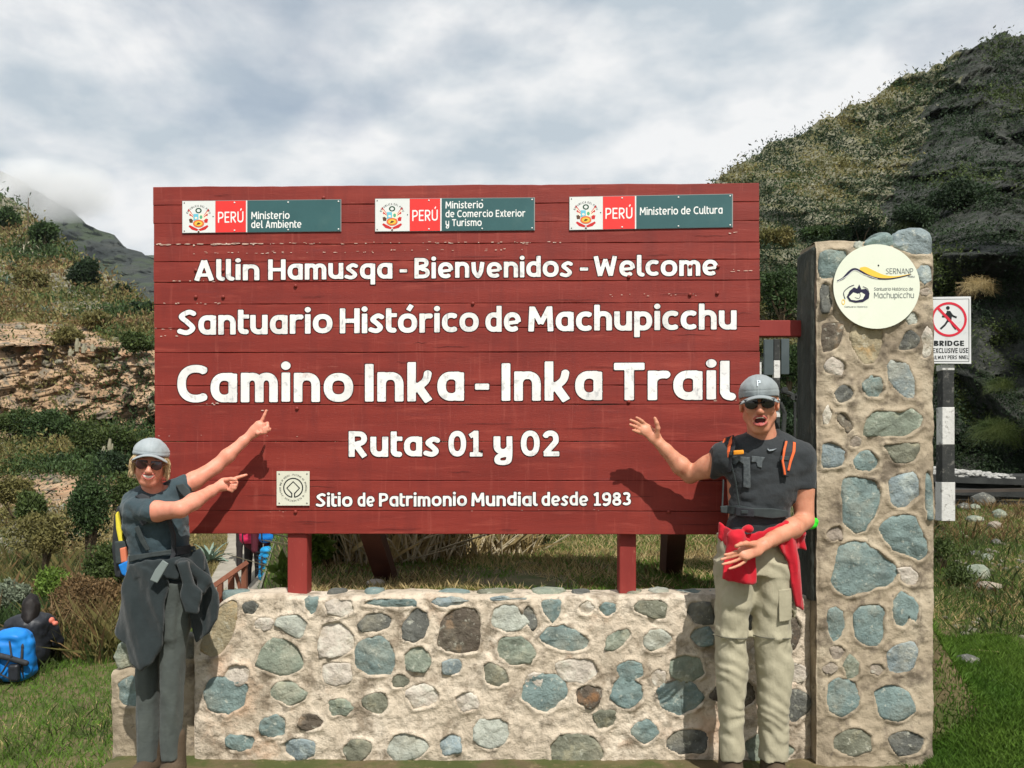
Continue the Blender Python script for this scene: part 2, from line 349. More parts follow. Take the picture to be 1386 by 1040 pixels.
def text_polys(s, h, gap, res, grow=0.):
    out = []; cx = 0
    for ch in s:
        key = (ch, h, res)
        if key not in _gc: _gc[key] = glyph_sdf(ch, h, res)
        x, y, d, adv = _gc[key]
        if ch != ' ':
            gk = (ch, h, res, grow)
            if gk not in _gc: _gc[gk] = iso_polys(x, y, d - grow)
            out.append((cx, _gc[gk]))
        cx += adv + gap
    return out, cx - gap
def text(pt, s, x0, x1, yb0, yb1, cap, mats_, parent, name='lettering', h=.112, gap=.085, off=.002, outline=.02, res=.03, jit=0, wob=0):
    """lettering between columns x0..x1 with baseline yb0->yb1 and cap height in photo pixels; an outline lies just behind it"""
    for lay, (grow, of) in enumerate(((0., off), (outline, off - .0012))[:2 if outline else 1]):
        gl, wd = text_polys(s, h, gap, res, grow); mb = MB(); sx = (x1 - x0) / wd; rng = random.Random(5)
        for cx, polys in gl:
            dy = rng.uniform(-jit, jit); sc = 1 + rng.uniform(-wob, wob)
            for p in polys:
                v = []
                for a, b in p:
                    px = x0 + (cx + a) * sx; v.append(pt(px, yb0 + (yb1 - yb0) * (px - x0) / (x1 - x0) - b * cap * sc + dy, of))
                mb.add(v, [list(range(len(v)))], 0)
        mb.build(name if lay == 0 else name + '_outline', mats_[lay], parent)
# ================================================================== GROUND
def G(x, y):
    x = np.asarray(x, float); y = np.asarray(y, float)
    p = np.stack((x, y, np.zeros_like(x)), -1)
    mid = np.where(y < 8, .80 + .02 * (y - 4.5), .87 + .03 * (y - 8)); mid = mid + .035 * fbm(p * 1.3, 3, 3)
    right = .2 * sm(y, 3.7, 4.4) + .15 * np.maximum(0, np.minimum(y, 9.3) - 4.4) + .02 * np.maximum(0, y - 9.3) + .04 * fbm(p * 1.1, 4, 7)
    left = np.interp(y, [-60, 3, 4.4, 9.7, 13, 15, 20, 30, 60, 700], [-1.3, -1.2, -1.05, -.84, -1.0, -1.05, -.6, .3, 1, 1]) + .05 * fbm(p * .5, 4, 9)
    back = sm(y, 4.34, 4.44)
    l = sm(x, -2.35, -1.45 - .0 * y); r = sm(x, 2.0, 2.5)
    behind = mid * (1 - r) + right * r
    edge = sm(x, -.262 * y - .08 - .6 * sm(y, 8, 12), -.250 * y)
    behind = left * (1 - edge) + behind * edge
    front = right * r + 0 * x; fe = sm(x, -2.45, -1.98); front = front * fe + (left) * (1 - fe)
    h = front * (1 - back) + behind * back
    return h + .006 * fbm(p * 9, 2, 5)
gx = np.concatenate((np.linspace(-400, -30, 20)[:-1], np.linspace(-30, -7, 70)[:-1], np.linspace(-7, 5, 260)[:-1], np.linspace(5, 30, 60)[:-1], np.linspace(30, 400, 20)))
gy = np.concatenate((np.linspace(-60, 2, 20)[:-1], np.linspace(2, 4.3, 30)[:-1], np.linspace(4.3, 4.5, 12)[:-1], np.linspace(4.5, 12, 150)[:-1], np.linspace(12, 40, 90)[:-1], np.linspace(40, 700, 30)))
XX, YY = np.meshgrid(gx, gy); ZZ = G(XX, YY); ZZ = np.where(YY > 30, ZZ.clip(-2, 3) , ZZ)
earth = mat('dry_earth', [srgb(70, 62, 44), srgb(104, 92, 66), srgb(84, 86, 48)], scale=1.4, bump=.5, bscale=14, dist=.03, layers=[(3.2, .46, .56, srgb(68, 80, 36), .8), (14, .57, .64, srgb(140, 126, 94), .5)])
g = mesh('ground', np.stack((XX, YY, ZZ), -1).reshape(-1, 3), grid_faces(len(gx), len(gy)), earth, base=(0, 0, 0), smooth=True); tag(g, kind='structure')

# ================================================================== STONE WALL AND PILLAR
mortar = mat('lime_mortar', [srgb(172, 158, 138), srgb(206, 192, 172), srgb(224, 212, 194)], scale=3.4, bump=.8, bscale=20, dist=.03, detail=12, nrough=.7,
             layers=[(6.5, .50, .62, srgb(132, 118, 100), .8), (14, .56, .66, srgb(108, 100, 88), .6), (1.8, .56, .68, srgb(206, 170, 140), .7), (30, .60, .68, srgb(92, 84, 74), .6)])
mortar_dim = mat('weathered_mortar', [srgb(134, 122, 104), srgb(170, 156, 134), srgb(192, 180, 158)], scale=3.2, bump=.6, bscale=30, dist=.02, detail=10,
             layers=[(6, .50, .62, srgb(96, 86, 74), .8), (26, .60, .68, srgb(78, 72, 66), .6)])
def stone_mat(n, c, patch, am=.7, sc=7):
    gr = sum(c) / 3; c = tuple(v * .60 + gr * .40 for v in c)
    return mat(n, [tuple(v * .55 for v in c), c, tuple(min(v * 1.35, .7) for v in c)], scale=sc, bump=.8, bscale=24, dist=.025, detail=11, nrough=.7, rough=.88, layers=[(9, .55, .66, patch, am), (34, .58, .66, srgb(206, 206, 190), .5), (4.5, .50, .66, srgb(176, 170, 150), .45)])
SM = {'t': stone_mat('teal_slate', srgb(112, 142, 138), srgb(84, 112, 118)), 'b': stone_mat('blue_slate', srgb(128, 150, 154), srgb(188, 202, 200)),
      'p': stone_mat('pale_stone', srgb(176, 182, 164), srgb(120, 128, 118)), 'y': stone_mat('ochre_stone', srgb(170, 152, 104), srgb(190, 148, 84)),
      'o': stone_mat('olive_stone', srgb(122, 124, 98), srgb(156, 152, 124)), 'd': stone_mat('dark_stone', srgb(100, 102, 94), srgb(74, 76, 72)),
      'r': stone_mat('rust_brown_stone', srgb(98, 84, 66), srgb(142, 98, 58)), 'g': stone_mat('greenish_stone', srgb(132, 146, 122), srgb(176, 180, 156)),
      'w': stone_mat('cream_stone', srgb(206, 190, 168), srgb(168, 152, 130), .6), 'm': stone_mat('buff_stone', srgb(158, 140, 118), srgb(130, 118, 100), .6)}
REG = {}
def stone(poly, kind, Y, parent, proud=.007, seed=0, tone=None):
    """a stone whose face outline (photo pixels) is set in mortar at distance Y"""
    rng = random.Random(seed + int(poly[0][0] * 7 + poly[0][1])); pts = []
    n = len(poly)
    for i in range(n):                                  # break the outline into uneven short edges
        a, b, c, d = poly[i - 1], poly[i], poly[(i + 1) % n], poly[(i + 2) % n]
        for t in (0, .33, .66):
            q = [.5 * (2 * b[j] + (-a[j] + c[j]) * t + (2 * a[j] - 5 * b[j] + 4 * c[j] - d[j]) * t * t + (-a[j] + 3 * b[j] - 3 * c[j] + d[j]) * t ** 3) for j in (0, 1)]
            l = [b[j] + (c[j] - b[j]) * t for j in (0, 1)]
            pts.append((.5 * q[0] + .5 * l[0] + rng.uniform(-1, 1), .5 * q[1] + .5 * l[1] + rng.uniform(-1, 1)))
    w = np.array([(xat(x, Y), zat(y, Y)) for x, y in pts]); REG.setdefault(parent, []).append(w); c = w.mean(0); m = len(w); V = []; tl = (rng.uniform(-.012, .012), rng.uniform(-.012, .012))
    size = np.abs(w - c).max()
    for k, (s, dep) in enumerate(((1.08, .03), (1.03, .004), (.97, -proud * .6), (.80, -proud * 1.0), (.42, -proud * 1.1))):
        q = c + (w - c) * s; p3 = np.stack((q[:, 0], np.zeros(m), q[:, 1]), -1)
        z = dep + (.014 * fbm(p3 * 16, 3, 41) + .010 * fbm(p3 * 45, 2, 4)) * (k > 1) * min(1, size / .08)
        z = z + ((q[:, 0] - c[0]) * tl[0] + (q[:, 1] - c[1]) * tl[1]) / max(size, .01) * (k > 1)
        V += [(a, Y + dz, b) for (a, b), dz in zip(q, z)]
    V.append((c[0], Y - proud * 1.35, c[1])); Fc = []
    for k in range(4):
        for i in range(m): Fc.append((k * m + i, (k + 1) * m + i, (k + 1) * m + (i + 1) % m, k * m + (i + 1) % m))
    for i in range(m): Fc.append((4 * m + i, 5 * m, 4 * m + (i + 1) % m))
    area = sum(w[i, 0] * w[(i + 1) % m, 1] - w[(i + 1) % m, 0] * w[i, 1] for i in range(m))
    if area < 0: Fc = [q[::-1] for q in Fc]
    o = mesh('stone', V, Fc, SM[kind], parent, smooth=True)
    o.data.polygons.foreach_set('use_smooth', [True] * len(o.data.polygons)); return o
WY = 4.26; PY = 4.17                                     # front faces of wall and pillar
def slab_front(name, x0, x1, z0, z1f, Y, thick, m, parent, step=.0085, amp=.008, seed=1, left_slope=None):
    nx = int((x1 - x0) / step) + 1; V = []
    xs = np.linspace(x0, x1, nx); nz_ = int((max(z1f(xs)) - z0) / step) + 2
    top = z1f(xs); T = np.linspace(0, 1, nz_)[:, None]; Z = z0 + (top[None, :] - z0) * T; X = np.repeat(xs[None, :], nz_, 0)
    p = np.stack((X, np.zeros_like(X), Z), -1); D = amp * 1.1 * fbm(p * 7, 4, seed) + amp * 1.1 * fbm(p * 26, 3, seed + 3) - amp * .9 * (np.clip(worley(p * 9, seed)[1] - worley(p * 9, seed)[0], 0, .35))
    if parent in REG:
        sd_ = np.full(X.shape, 1.)
        for w in REG[parent]:
            lo, hi = w.min(0) - .05, w.max(0) + .05; mk = (X > lo[0]) & (X < hi[0]) & (Z > lo[1]) & (Z < hi[1])
            if not mk.any(): continue
            x_, z_ = X[mk], Z[mk]; d = np.full(x_.shape, 9.); ins = np.zeros(x_.shape, bool); nw = len(w)
            for i_ in range(nw):
                a, b = w[i_], w[(i_ + 1) % nw]; e = b - a; tt = np.clip(((x_ - a[0]) * e[0] + (z_ - a[1]) * e[1]) / (e @ e + 1e-12), 0, 1); d = np.minimum(d, np.hypot(x_ - a[0] - tt * e[0], z_ - a[1] - tt * e[1]))
                cc = (a[1] <= z_) != (b[1] <= z_); ins ^= cc & (x_ < a[0] + (z_ - a[1]) * e[0] / (e[1] if abs(e[1]) > 1e-9 else 1e-9))
            sd_[mk] = np.minimum(sd_[mk], np.where(ins, -d, d))
        sd_ = sd_ + .0055 * fbm(p * 22, 3, seed + 40) + .004
        D = D - .0085 * np.exp(-((sd_ - .006) / .011) ** 2) * (.6 + .8 * vnoise(p * 8, seed + 4)) + .028 * (1 - sm(sd_, -.010, .001))
    rnd = .02 * sm(T, .975, 1.0) ** 2 + .0 * X; edge = .012 * (np.exp(-(X - x0) / .012) + np.exp(-(x1 - X) / .012)) * (1 + fbm(p * 9, 2, 8))
    Yf = Y + D + rnd + edge
    A = np.stack((X, Yf, Z), -1).reshape(-1, 3); f = [tuple(q) for q in grid_faces(nx, nz_)]
    V = [tuple(a) for a in A]
    def strip(idx, depth_n, dz=lambda u, X: 0, dx=0):     # carry an edge back to the rear of the slab
        nonlocal V, f
        prev = idx
        for k in range(1, depth_n + 1):
            u = k / depth_n; cur = []
            for i in idx:
                a = V[i]; pp = np.array([[a[0] * 6, u * thick * 6, a[2] * 6]]); nn = float(fbm(pp, 3, seed + 9)[0]) * .014
                cur.append(len(V)); V.append((a[0] + (nn if dx else 0), a[1] + (Y + thick - a[1]) * u, a[2] + (0 if dx else nn)))
            for j in range(len(idx) - 1): f.append((prev[j], prev[j + 1], cur[j + 1], cur[j]))
            prev = cur
        return prev
    strip([(nz_ - 1) * nx + i for i in range(nx)], 10)
    strip([j * nx for j in range(nz_ - 1, -1, -1)], 8, dx=1)
    strip([j * nx + nx - 1 for j in range(nz_)], 8, dx=1)
    b = len(V); V += [(x0, Y + thick, z0), (x1, Y + thick, z0), (x1, Y + thick, top[-1]), (x0, Y + thick, top[0])]; f.append((b + 1, b, b + 3, b + 2))
    return mesh(name, V, f, m, parent, smooth=True)

wall = thing('stone_wall', 'low mortared stone wall of teal, brown and cream rocks under the red board', 'wall', (0.1, WY, 0))
xl = xat(262, WY); xr = xat(1098, WY)
def wtop(x): 
    p = np.stack((x * 5, np.zeros_like(x), np.zeros_like(x)), -1)
    return .817 + .012 * fbm(p, 4, 77) - .16 * sm(-x, 1.36, 1.60) ** 1.3
stub = thing('rock_footing', 'lichened grey rock footing at the left end of the low stone wall', 'footing', (-1.8, 4.3, 0))
WS = [('y', [(271,880),(275,860),(290,830),(310,812),(321,815),(322,840),(315,865),(300,885),(285,892)]), ('p', [(371,845),(380,833),(405,832),(418,843),(412,860),(402,865)]),
 ('g', [(345,900),(360,870),(370,862),(395,868),(410,885),(412,905),(380,915)]), ('w', [(430,870),(435,845),(460,840),(480,860),(478,880),(455,890),(432,890)]),
 ('d', [(484,845),(495,832),(515,828),(530,836),(528,850),(510,856),(490,855)]), ('t', [(480,880),(490,865),(512,859),(528,868),(537,890),(530,912),(500,916),(482,905)]),
 ('g', [(547,887),(555,878),(570,874),(580,882),(585,898),(575,910),(550,907)]), ('d', [(543,850),(555,828),(565,822),(578,828),(582,845),(575,865),(560,871),(545,866)]),
 ('t', [(490,820),(497,811),(530,810),(560,811),(565,820),(540,824)]), ('b', [(582,815),(590,809),(610,808),(625,810),(640,814),(615,821),(600,823)]),
 ('r', [(590,875),(595,845),(605,827),(625,822),(645,823),(652,838),(650,860),(648,882),(630,886),(605,882)]), ('p', [(663,842),(668,822),(690,816),(700,819),(705,830),(718,842),(705,853),(685,856),(668,850)]),
 ('b', [(663,813),(665,808),(712,808),(713,813)]), ('g', [(671,872),(680,861),(705,861),(720,872),(727,885),(720,898),(690,900),(673,890)]),
 ('t', [(729,862),(740,850),(762,845),(785,855),(798,868),(795,878),(775,884),(750,878),(735,870)]), ('t', [(807,820),(820,814),(833,818),(833,828),(822,836),(812,830)]),
 ('o', [(855,820),(865,813),(895,812),(903,820),(902,838),(885,838),(862,830)]), ('g', [(818,878),(822,862),(835,853),(850,850),(855,860),(845,872),(828,882)]),
 ('p', [(870,862),(880,852),(900,853),(910,865),(900,880),(880,882),(871,873)]), ('d', [(928,830),(935,815),(960,814),(967,830),(965,846),(940,845)]),
 ('t', [(933,862),(940,851),(960,848),(968,860),(965,872),(945,876)]), ('b', [(598,897),(610,891),(622,893),(628,902),(620,914),(600,912)]),
 ('t', [(412,812),(420,808),(432,809),(430,825),(422,836),(414,826)]), ('w', [(440,815),(456,811),(476,813),(480,828),(462,836),(444,830)]), ('d', [(328,817),(342,813),(352,820),(344,832),(332,830)]),
 ('w', [(436,900),(450,896),(474,898),(478,920),(455,930),(438,922)]), ('o', [(655,900),(664,895),(684,906),(690,925),(668,930),(655,920)]),
 ('d', [(706,828),(713,818),(722,822),(728,842),(722,855),(712,846)]), ('t', [(732,815),(745,810),(760,814),(758,836),(748,845),(736,832)]), ('g', [(905,893),(925,886),(948,890),(955,912),(930,925),(908,915)]),
 ('w', [(750,898),(770,890),(800,893),(812,910),(790,926),(760,920)]), ('t', [(834,902),(850,893),(868,898),(872,915),(852,926),(838,918)]), ('r', [(1040,835),(1055,826),(1075,830),(1086,850),(1078,880),(1050,885),(1042,862)]),
 ('d', [(985,820),(1010,812),(1024,822),(1022,850),(1000,858),(986,842)])]
for i, (k, p) in enumerate(WS): stone(p, k, WY, wall, seed=i)
def filler(S, x0, x1, y0, y1, Y, parent, n, kinds, smin, smax, seed):
    r_ = random.Random(seed); C_ = [(sum(q[0] for q in p) / len(p), sum(q[1] for q in p) / len(p), max(math.hypot(q[0] - sum(a[0] for a in p) / len(p), q[1] - sum(a[1] for a in p) / len(p)) for q in p)) for k, p in S]
    for _ in range(n * 60):
        if n <= 0: break
        x, y, s = r_.uniform(x0, x1), r_.uniform(y0, y1), r_.uniform(smin, smax)
        if all(math.hypot(x - a, y - b) > (s + c * .88) for a, b, c in C_):
            C_.append((x, y, s)); n -= 1; an = r_.uniform(.65, 1.0); ph = r_.uniform(0, 3)
            stone([(x + s * math.cos(2 * math.pi * a / 8 + ph) * r_.uniform(.8, 1.1), y - s * an * math.sin(2 * math.pi * a / 8 + ph) * r_.uniform(.8, 1.1)) for a in range(8)], r_.choice(kinds), Y, parent, proud=.005, seed=n)
filler(WS, 290, 1090, 818, 925, WY, wall, 46, 'wwwwwpmwo', 13, 28, 5)
rngw = random.Random(12)                                 # the part of the wall below the photographed strip
occupied = []
WS2 = []
for _ in range(400):
    x, y, r__ = rngw.uniform(290, 1080), rngw.uniform(935, 1022), rngw.uniform(18, 40)
    if all(math.hypot(x - a, (y - b) * 1.2) > (r__ + c) * 1.0 for a, b, c in WS2) and len(WS2) < 30:
        WS2.append((x, y, r__)); an = rngw.uniform(.6, .9); stone([(x + r__ * math.cos(2 * math.pi * a / 9) * rngw.uniform(.75, 1.1), y - r__ * an * math.sin(2 * math.pi * a / 9) * rngw.uniform(.75, 1.15)) for a in range(9)], rngw.choice('tpgwodtbwr'), WY, wall, seed=7)
for p, k in (([(154,890),(160,872),(172,868),(180,880),(178,900),(160,905)], 'g'), ([(196,905),(205,880),(222,872),(238,885),(236,910),(212,920)], 'o'), ([(240,868),(255,858),(268,866),(266,890),(246,892)], 'd'), ([(160,925),(180,912),(200,930),(192,955),(165,955)], 't')): stone(p, k, 4.32, stub, seed=3)
slab_front('mortar_body', xl, xr, -.05, wtop, WY, .20, mortar, wall)
slab_front('mortar_body', xat(150, 4.32), xat(266, 4.32), -.3, lambda x: .44 + .10 * fbm(np.stack((x * 4, 0 * x, 0 * x), -1), 3, 5) + .1 * sm(x, -1.75, -1.55), 4.32, .22, mortar_dim, stub, seed=21)
# flat cap stones lying on the top of the wall
for i, (xa, xb, k) in enumerate(((300, 338, 't'), (442, 470, 'd'), (492, 520, 't'), (588, 640, 't'), (646, 700, 'o'), (716, 768, 'g'), (772, 800, 'd'), (838, 872, 'o'), (878, 908, 'p'), (915, 968, 't'), (980, 1040, 'd'), (1048, 1084, 'o'))):
    x0, x1 = xat(xa, 4.38), xat(xb, 4.38); n = 12; V = []; r_ = random.Random(i); zt = .806 + .004 * (i % 3)
    ang = [2 * math.pi * a / n for a in range(n)]; rad = [r_.uniform(.82, 1.05) for a in range(n)]
    for s, z in ((1.02, zt - .03), (1., zt + .004), (.9, zt + .014), (.5, zt + .018)):
        for a, q in zip(ang, rad): V.append(((x0 + x1) / 2 + (x1 - x0) / 2 * math.cos(a) * q * s, 4.395 + .075 * math.sin(a) * q * s, z + r_.uniform(-.003, .003)))
    V.append(((x0 + x1) / 2, 4.39, zt + .018)); f = [(k_ * n + a, k_ * n + (a + 1) % n, (k_ + 1) * n + (a + 1) % n, (k_ + 1) * n + a) for k_ in range(3) for a in range(n)] + [(3 * n + a, 3 * n + (a + 1) % n, 4 * n) for a in range(n)]
    mesh('cap_stone', V, f, SM[k], wall, smooth=True)

pillar = thing('stone_pillar', 'tall mortared stone pillar carrying a round cream emblem board', 'pillar', (xat(1184, PY), PY, 0))
px0, px1 = xat(1106, PY), xat(1263, PY)
def ptop(x):
    p = np.stack((x * 7, np.zeros_like(x), np.zeros_like(x)), -1)
    return zat(327, PY) + .012 * fbm(p, 4, 7) - .02 * sm(x, px1 - .06, px1)
PS = [('b', [(1111,601),(1128,599),(1141,607),(1145,620),(1140,632),(1112,634)]), ('t', [(1154,622),(1163,611),(1180,611),(1190,622),(1188,635),(1172,640),(1156,634)]),
 ('o', [(1192,602),(1215,599),(1243,600),(1244,612),(1235,626),(1212,628),(1203,618)]), ('g', [(1167,590),(1170,565),(1185,555),(1215,557),(1235,553),(1250,565),(1246,580),(1225,592),(1190,592)]),
 ('t', [(1139,650),(1150,644),(1172,647),(1188,651),(1194,668),(1187,690),(1178,708),(1170,720),(1158,722),(1139,708),(1138,680)]), ('b', [(1201,650),(1215,642),(1235,639),(1243,650),(1243,672),(1230,685),(1215,690),(1202,680)]),
 ('t', [(1250,642),(1258,637),(1262,660),(1261,705),(1251,698)]), ('t', [(1188,715),(1202,701),(1220,696),(1238,700),(1245,715),(1255,732),(1256,750),(1244,760),(1225,752),(1207,745),(1195,730)]),
 ('t', [(1122,785),(1131,752),(1135,738),(1152,731),(1170,734),(1195,750),(1213,765),(1217,780),(1205,792),(1180,800),(1150,808),(1130,800)]), ('t', [(1117,837),(1120,824),(1130,820),(1139,827),(1142,848),(1138,865),(1127,871),(1121,855)]),
 ('t', [(1154,832),(1163,820),(1180,818),(1196,822),(1198,845),(1194,870),(1182,877),(1165,872),(1155,862)]), ('t', [(1208,812),(1220,800),(1235,808),(1243,820),(1240,845),(1232,838),(1226,848),(1212,850),(1208,832)]),
 ('b', [(1200,882),(1212,872),(1232,868),(1242,877),(1237,903),(1215,915),(1200,905)]), ('t', [(1165,520),(1178,508),(1192,512),(1199,528),(1190,539),(1175,538),(1167,530)]),
 ('b', [(1199,495),(1205,488),(1225,491),(1233,505),(1240,520),(1240,540),(1228,541),(1215,532),(1202,515)]), ('d', [(1214,470),(1224,447),(1235,448),(1245,458),(1243,470),(1230,475),(1218,476)]),
 ('y', [(1150,452),(1155,440),(1190,444),(1198,455),(1190,480),(1183,493),(1172,496),(1158,482),(1150,466)]), ('r', [(1111,442),(1125,437),(1140,440),(1138,465),(1125,478),(1111,476)]),
 ('w', [(1113,494),(1125,484),(1138,487),(1146,500),(1140,510),(1118,506)]), ('d', [(1128,532),(1140,520),(1150,522),(1157,532),(1148,544),(1133,546)]),
 ('r', [(1131,567),(1137,557),(1150,565),(1155,580),(1148,588),(1138,578)]), ('d', [(1109,387),(1115,382),(1122,385),(1126,410),(1120,425),(1110,423)]),
 ('t', [(1109,342),(1130,338),(1147,340),(1148,365),(1130,378),(1109,376)]), ('t', [(1170,330),(1180,322),(1195,318),(1206,322),(1211,330),(1200,335),(1180,335)]),
 ('b', [(1208,332),(1213,316),(1225,311),(1245,318),(1257,323),(1261,340),(1255,345),(1235,346),(1215,338)]), ('b', [(1240,365),(1250,358),(1260,360),(1260,380),(1250,386),(1242,378)]),
 ('p', [(1222,430),(1235,421),(1245,430),(1243,440),(1228,441)]), ('g', [(1140,900),(1150,884),(1162,898),(1164,915),(1146,920)]), ('w', [(1112,560),(1120,548),(1126,560),(1122,576),(1113,574)]),
 ('w', [(1246,455),(1254,440),(1260,450),(1260,480),(1250,486)]), ('p', [(1156,300 + 30),(1160,327),(1168,328),(1166,336),(1156,337)]), ('w', [(1214,770),(1232,768),(1244,780),(1238,794),(1222,790)]),
 ('t', [(1118,930),(1134,915),(1158,925),(1164,955),(1140,972),(1120,962)]), ('t', [(1182,935),(1204,925),(1230,936),(1238,962),(1214,978),(1188,968)]), ('o', [(1130,995),(1156,984),(1180,994),(1178,1016),(1150,1024),(1128,1014)]),
 ('d', [(1200,998),(1224,988),(1250,998),(1246,1020),(1214,1024)])]
for i, (k, p) in enumerate(PS): stone(p, k, PY, pillar, seed=i)
filler(PS, 1116, 1252, 345, 1020, PY, pillar, 12, 'mmmm', 9, 17, 8)
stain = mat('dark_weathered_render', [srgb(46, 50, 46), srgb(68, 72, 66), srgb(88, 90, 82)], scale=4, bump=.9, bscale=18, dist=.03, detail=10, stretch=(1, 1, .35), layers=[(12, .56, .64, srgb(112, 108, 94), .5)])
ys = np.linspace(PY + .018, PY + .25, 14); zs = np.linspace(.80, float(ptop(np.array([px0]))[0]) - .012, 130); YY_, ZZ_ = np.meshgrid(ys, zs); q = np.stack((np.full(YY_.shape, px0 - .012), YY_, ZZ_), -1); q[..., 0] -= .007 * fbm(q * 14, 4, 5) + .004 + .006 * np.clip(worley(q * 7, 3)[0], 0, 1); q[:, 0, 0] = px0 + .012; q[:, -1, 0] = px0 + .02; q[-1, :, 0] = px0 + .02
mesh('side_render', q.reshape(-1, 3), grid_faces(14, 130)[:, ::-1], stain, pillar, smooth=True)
# two rough stones set on the pillar's crown have depth of their own
for (cxp, cyp, wx, wz, k, sd_) in ((1190, 330, 17, 12, 't', 4), (1234, 330, 26, 19, 'b', 5)):
    c = P(cxp, cyp, PY + .11); n = 14; V = []; r_ = random.Random(sd_)
    for j in range(7):
        th = math.pi * (j + .3) / 7.4 - math.pi / 2
        for a in range(n):
            q = 2 * math.pi * a / n; rr = 1 + .25 * (vnoise(np.array([[math.cos(q) * 1.5 + sd_, math.sin(q) * 1.5, th * 1.3]]), sd_)[0] - .5)
            V.append((c[0] + wx / F * PY * math.cos(th) ** .6 * math.cos(q) * rr, c[1] + .112 * math.cos(th) ** .6 * math.sin(q) * rr, c[2] + wz / F * PY * math.sin(th) * rr))
    V += [(c[0], c[1], V[0][2]), (c[0], c[1], V[-1][2] + .004)]
    f = [(j * n + a, j * n + (a + 1) % n, (j + 1) * n + (a + 1) % n, (j + 1) * n + a) for j in range(6) for a in range(n)] + [((a + 1) % n, a, 7 * n) for a in range(n)] + [(6 * n + a, 6 * n + (a + 1) % n, 7 * n + 1) for a in range(n)]
    mesh('crown_stone', V, f, SM[k], pillar, smooth=True)

slab_front('mortar_body', px0, px1 + .006, -.05, ptop, PY, .235, mortar_dim, pillar, seed=31, amp=.0085)
# ================================================================== THE RED BOARD
b_ = -.01965; a_ = 4.3043
def bp(px, py, off=0.):
    dx = (px - CX) / F; Y = (a_ - off) / (1 - b_ * dx); return np.array((dx * Y, Y, EYE - (py - HY) * Y / F))
sgn = thing('welcome_signboard', 'large red plank board with white painted trail welcome lettering on posts', 'signboard', (-.29, 4.36, .82))
red = mat('red_board_paint', [srgb(114, 35, 27), srgb(127, 41, 32), srgb(139, 50, 39)], scale=2.2, rough=.62, spec=.35, stretch=(.6, 1, 5), bump=.22, bscale=22, dist=.008, bstretch=(1.2, 8, 16), detail=10,
          layers=[(3.5, .60, .74, srgb(112, 52, 54), .45), (16, .66, .72, srgb(186, 118, 100), .35), (5, .56, .74, srgb(168, 78, 64), .5), (4, .50, .72, srgb(104, 34, 30), .5, (3, 1, .5)), (9, .58, .74, srgb(166, 84, 72), .4, (5, 1, .35))])
red_post = mat('red_post_paint', [srgb(126, 44, 40), srgb(142, 54, 48)], scale=3, rough=.6, stretch=(4, 4, .8), bump=.2, bscale=20, dist=.006, layers=[(22, .63, .70, srgb(176, 110, 92), .5)])
brown_post = mat('dark_brace_paint', [srgb(64, 34, 28), srgb(86, 48, 38)], scale=4, rough=.7, bump=.2)
white_paint = mat('white_lettering_paint', [srgb(214, 214, 212), srgb(232, 232, 230), srgb(240, 240, 238)], scale=5, rough=.6, bump=.2, bscale=40, dist=.004, layers=[(26, .55, .64, srgb(172, 174, 176), .65), (9, .62, .70, srgb(190, 150, 140), .4), (14, .62, .68, srgb(150, 152, 156), .7, (3, 1, .6))])
outline_m = mat('letter_outline_paint', [srgb(52, 26, 28)], bump=0)
chip_m = mat('bare_chipped_wood', [srgb(170, 130, 112), srgb(224, 204, 190)], scale=30, bump=.3)
seams = [250.5, 276, 301, 330, 353, 381, 411, 444, 477, 522, 548, 598, 651, 692, 723.5]
rng = random.Random(4)
def board_z(py): return EYE - (py - HY) * 4.31 / F
for i in range(len(seams) - 1):
    z1, z0 = board_z(seams[i]) - .0006, board_z(seams[i + 1]) + .0006; n = 70; mb = MB()
    xa, xb = bp(207.5, 500)[0] + rng.uniform(-.0018, .0018) + .00003 * (seams[i] - 250), bp(1028, 500)[0] + rng.uniform(-.003, .004); po = rng.uniform(-.0011, .0011); V = []
    for k in range(n + 1):
        x = xa + (xb - xa) * k / n; Yb = a_ + b_ * x + po; w0 = .0022 * math.sin(x * 9 + i) * rng.random(); w1 = .0020 * rng.random()
        V += [(x, Yb + .034, z0), (x, Yb + .0022, z0 + w1 * .6), (x, Yb, z0 + .0022 + w1), (x, Yb + .0008 * math.sin(3 * x + i), (z0 + z1) / 2), (x, Yb, z1 - .0024 - w0), (x, Yb + .0024, z1 - w0), (x, Yb + .034, z1)]
    f = [(k * 7 + j, (k + 1) * 7 + j, (k + 1) * 7 + j + 1, k * 7 + j + 1) for k in range(n) for j in range(6)] + [(k * 7 + 6, (k + 1) * 7 + 6, (k + 1) * 7, k * 7) for k in range(n)]
    f += [list(range(7)), [n * 7 + j for j in range(7)][::-1]]
    mesh('plank', V, f, red, sgn)
pc = Print(bp)                                            # chips of bare wood along the joints
for (yy, xa, xb, n, sz) in ((331, 212, 360, 26, 2.6), (331, 360, 760, 46, 1.3), (343, 250, 520, 30, 1.1), (341, 520, 740, 14, 1.1), (381, 225, 300, 10, 1.2), (411, 218, 300, 14, 1.1), (371, 980, 1024, 5, 1.6), (404, 800, 960, 12, .9), (547, 268, 300, 5, 1.6), (546, 960, 1020, 9, 1.3), (320, 975, 1000, 3, 1.5), (590, 215, 700, 7, .7), (445, 210, 250, 6, 1.0), (455, 215, 240, 4, 1.2), (694, 300, 900, 10, .6), (556, 355, 362, 2, 1.6)):
    for _ in range(n):
        x = rng.uniform(xa, xb); y = yy + rng.gauss(0, .8) - (x - 207) * .006; a = sz * rng.uniform(.4, 2.4); b = sz * rng.uniform(.25, .6)
        pc.poly([(x + a * math.cos(t) * rng.uniform(.6, 1.2), y + b * math.sin(t) * rng.uniform(.5, 1.2)) for t in [k * math.pi / 3.5 for k in range(7)]], .0040, 0)
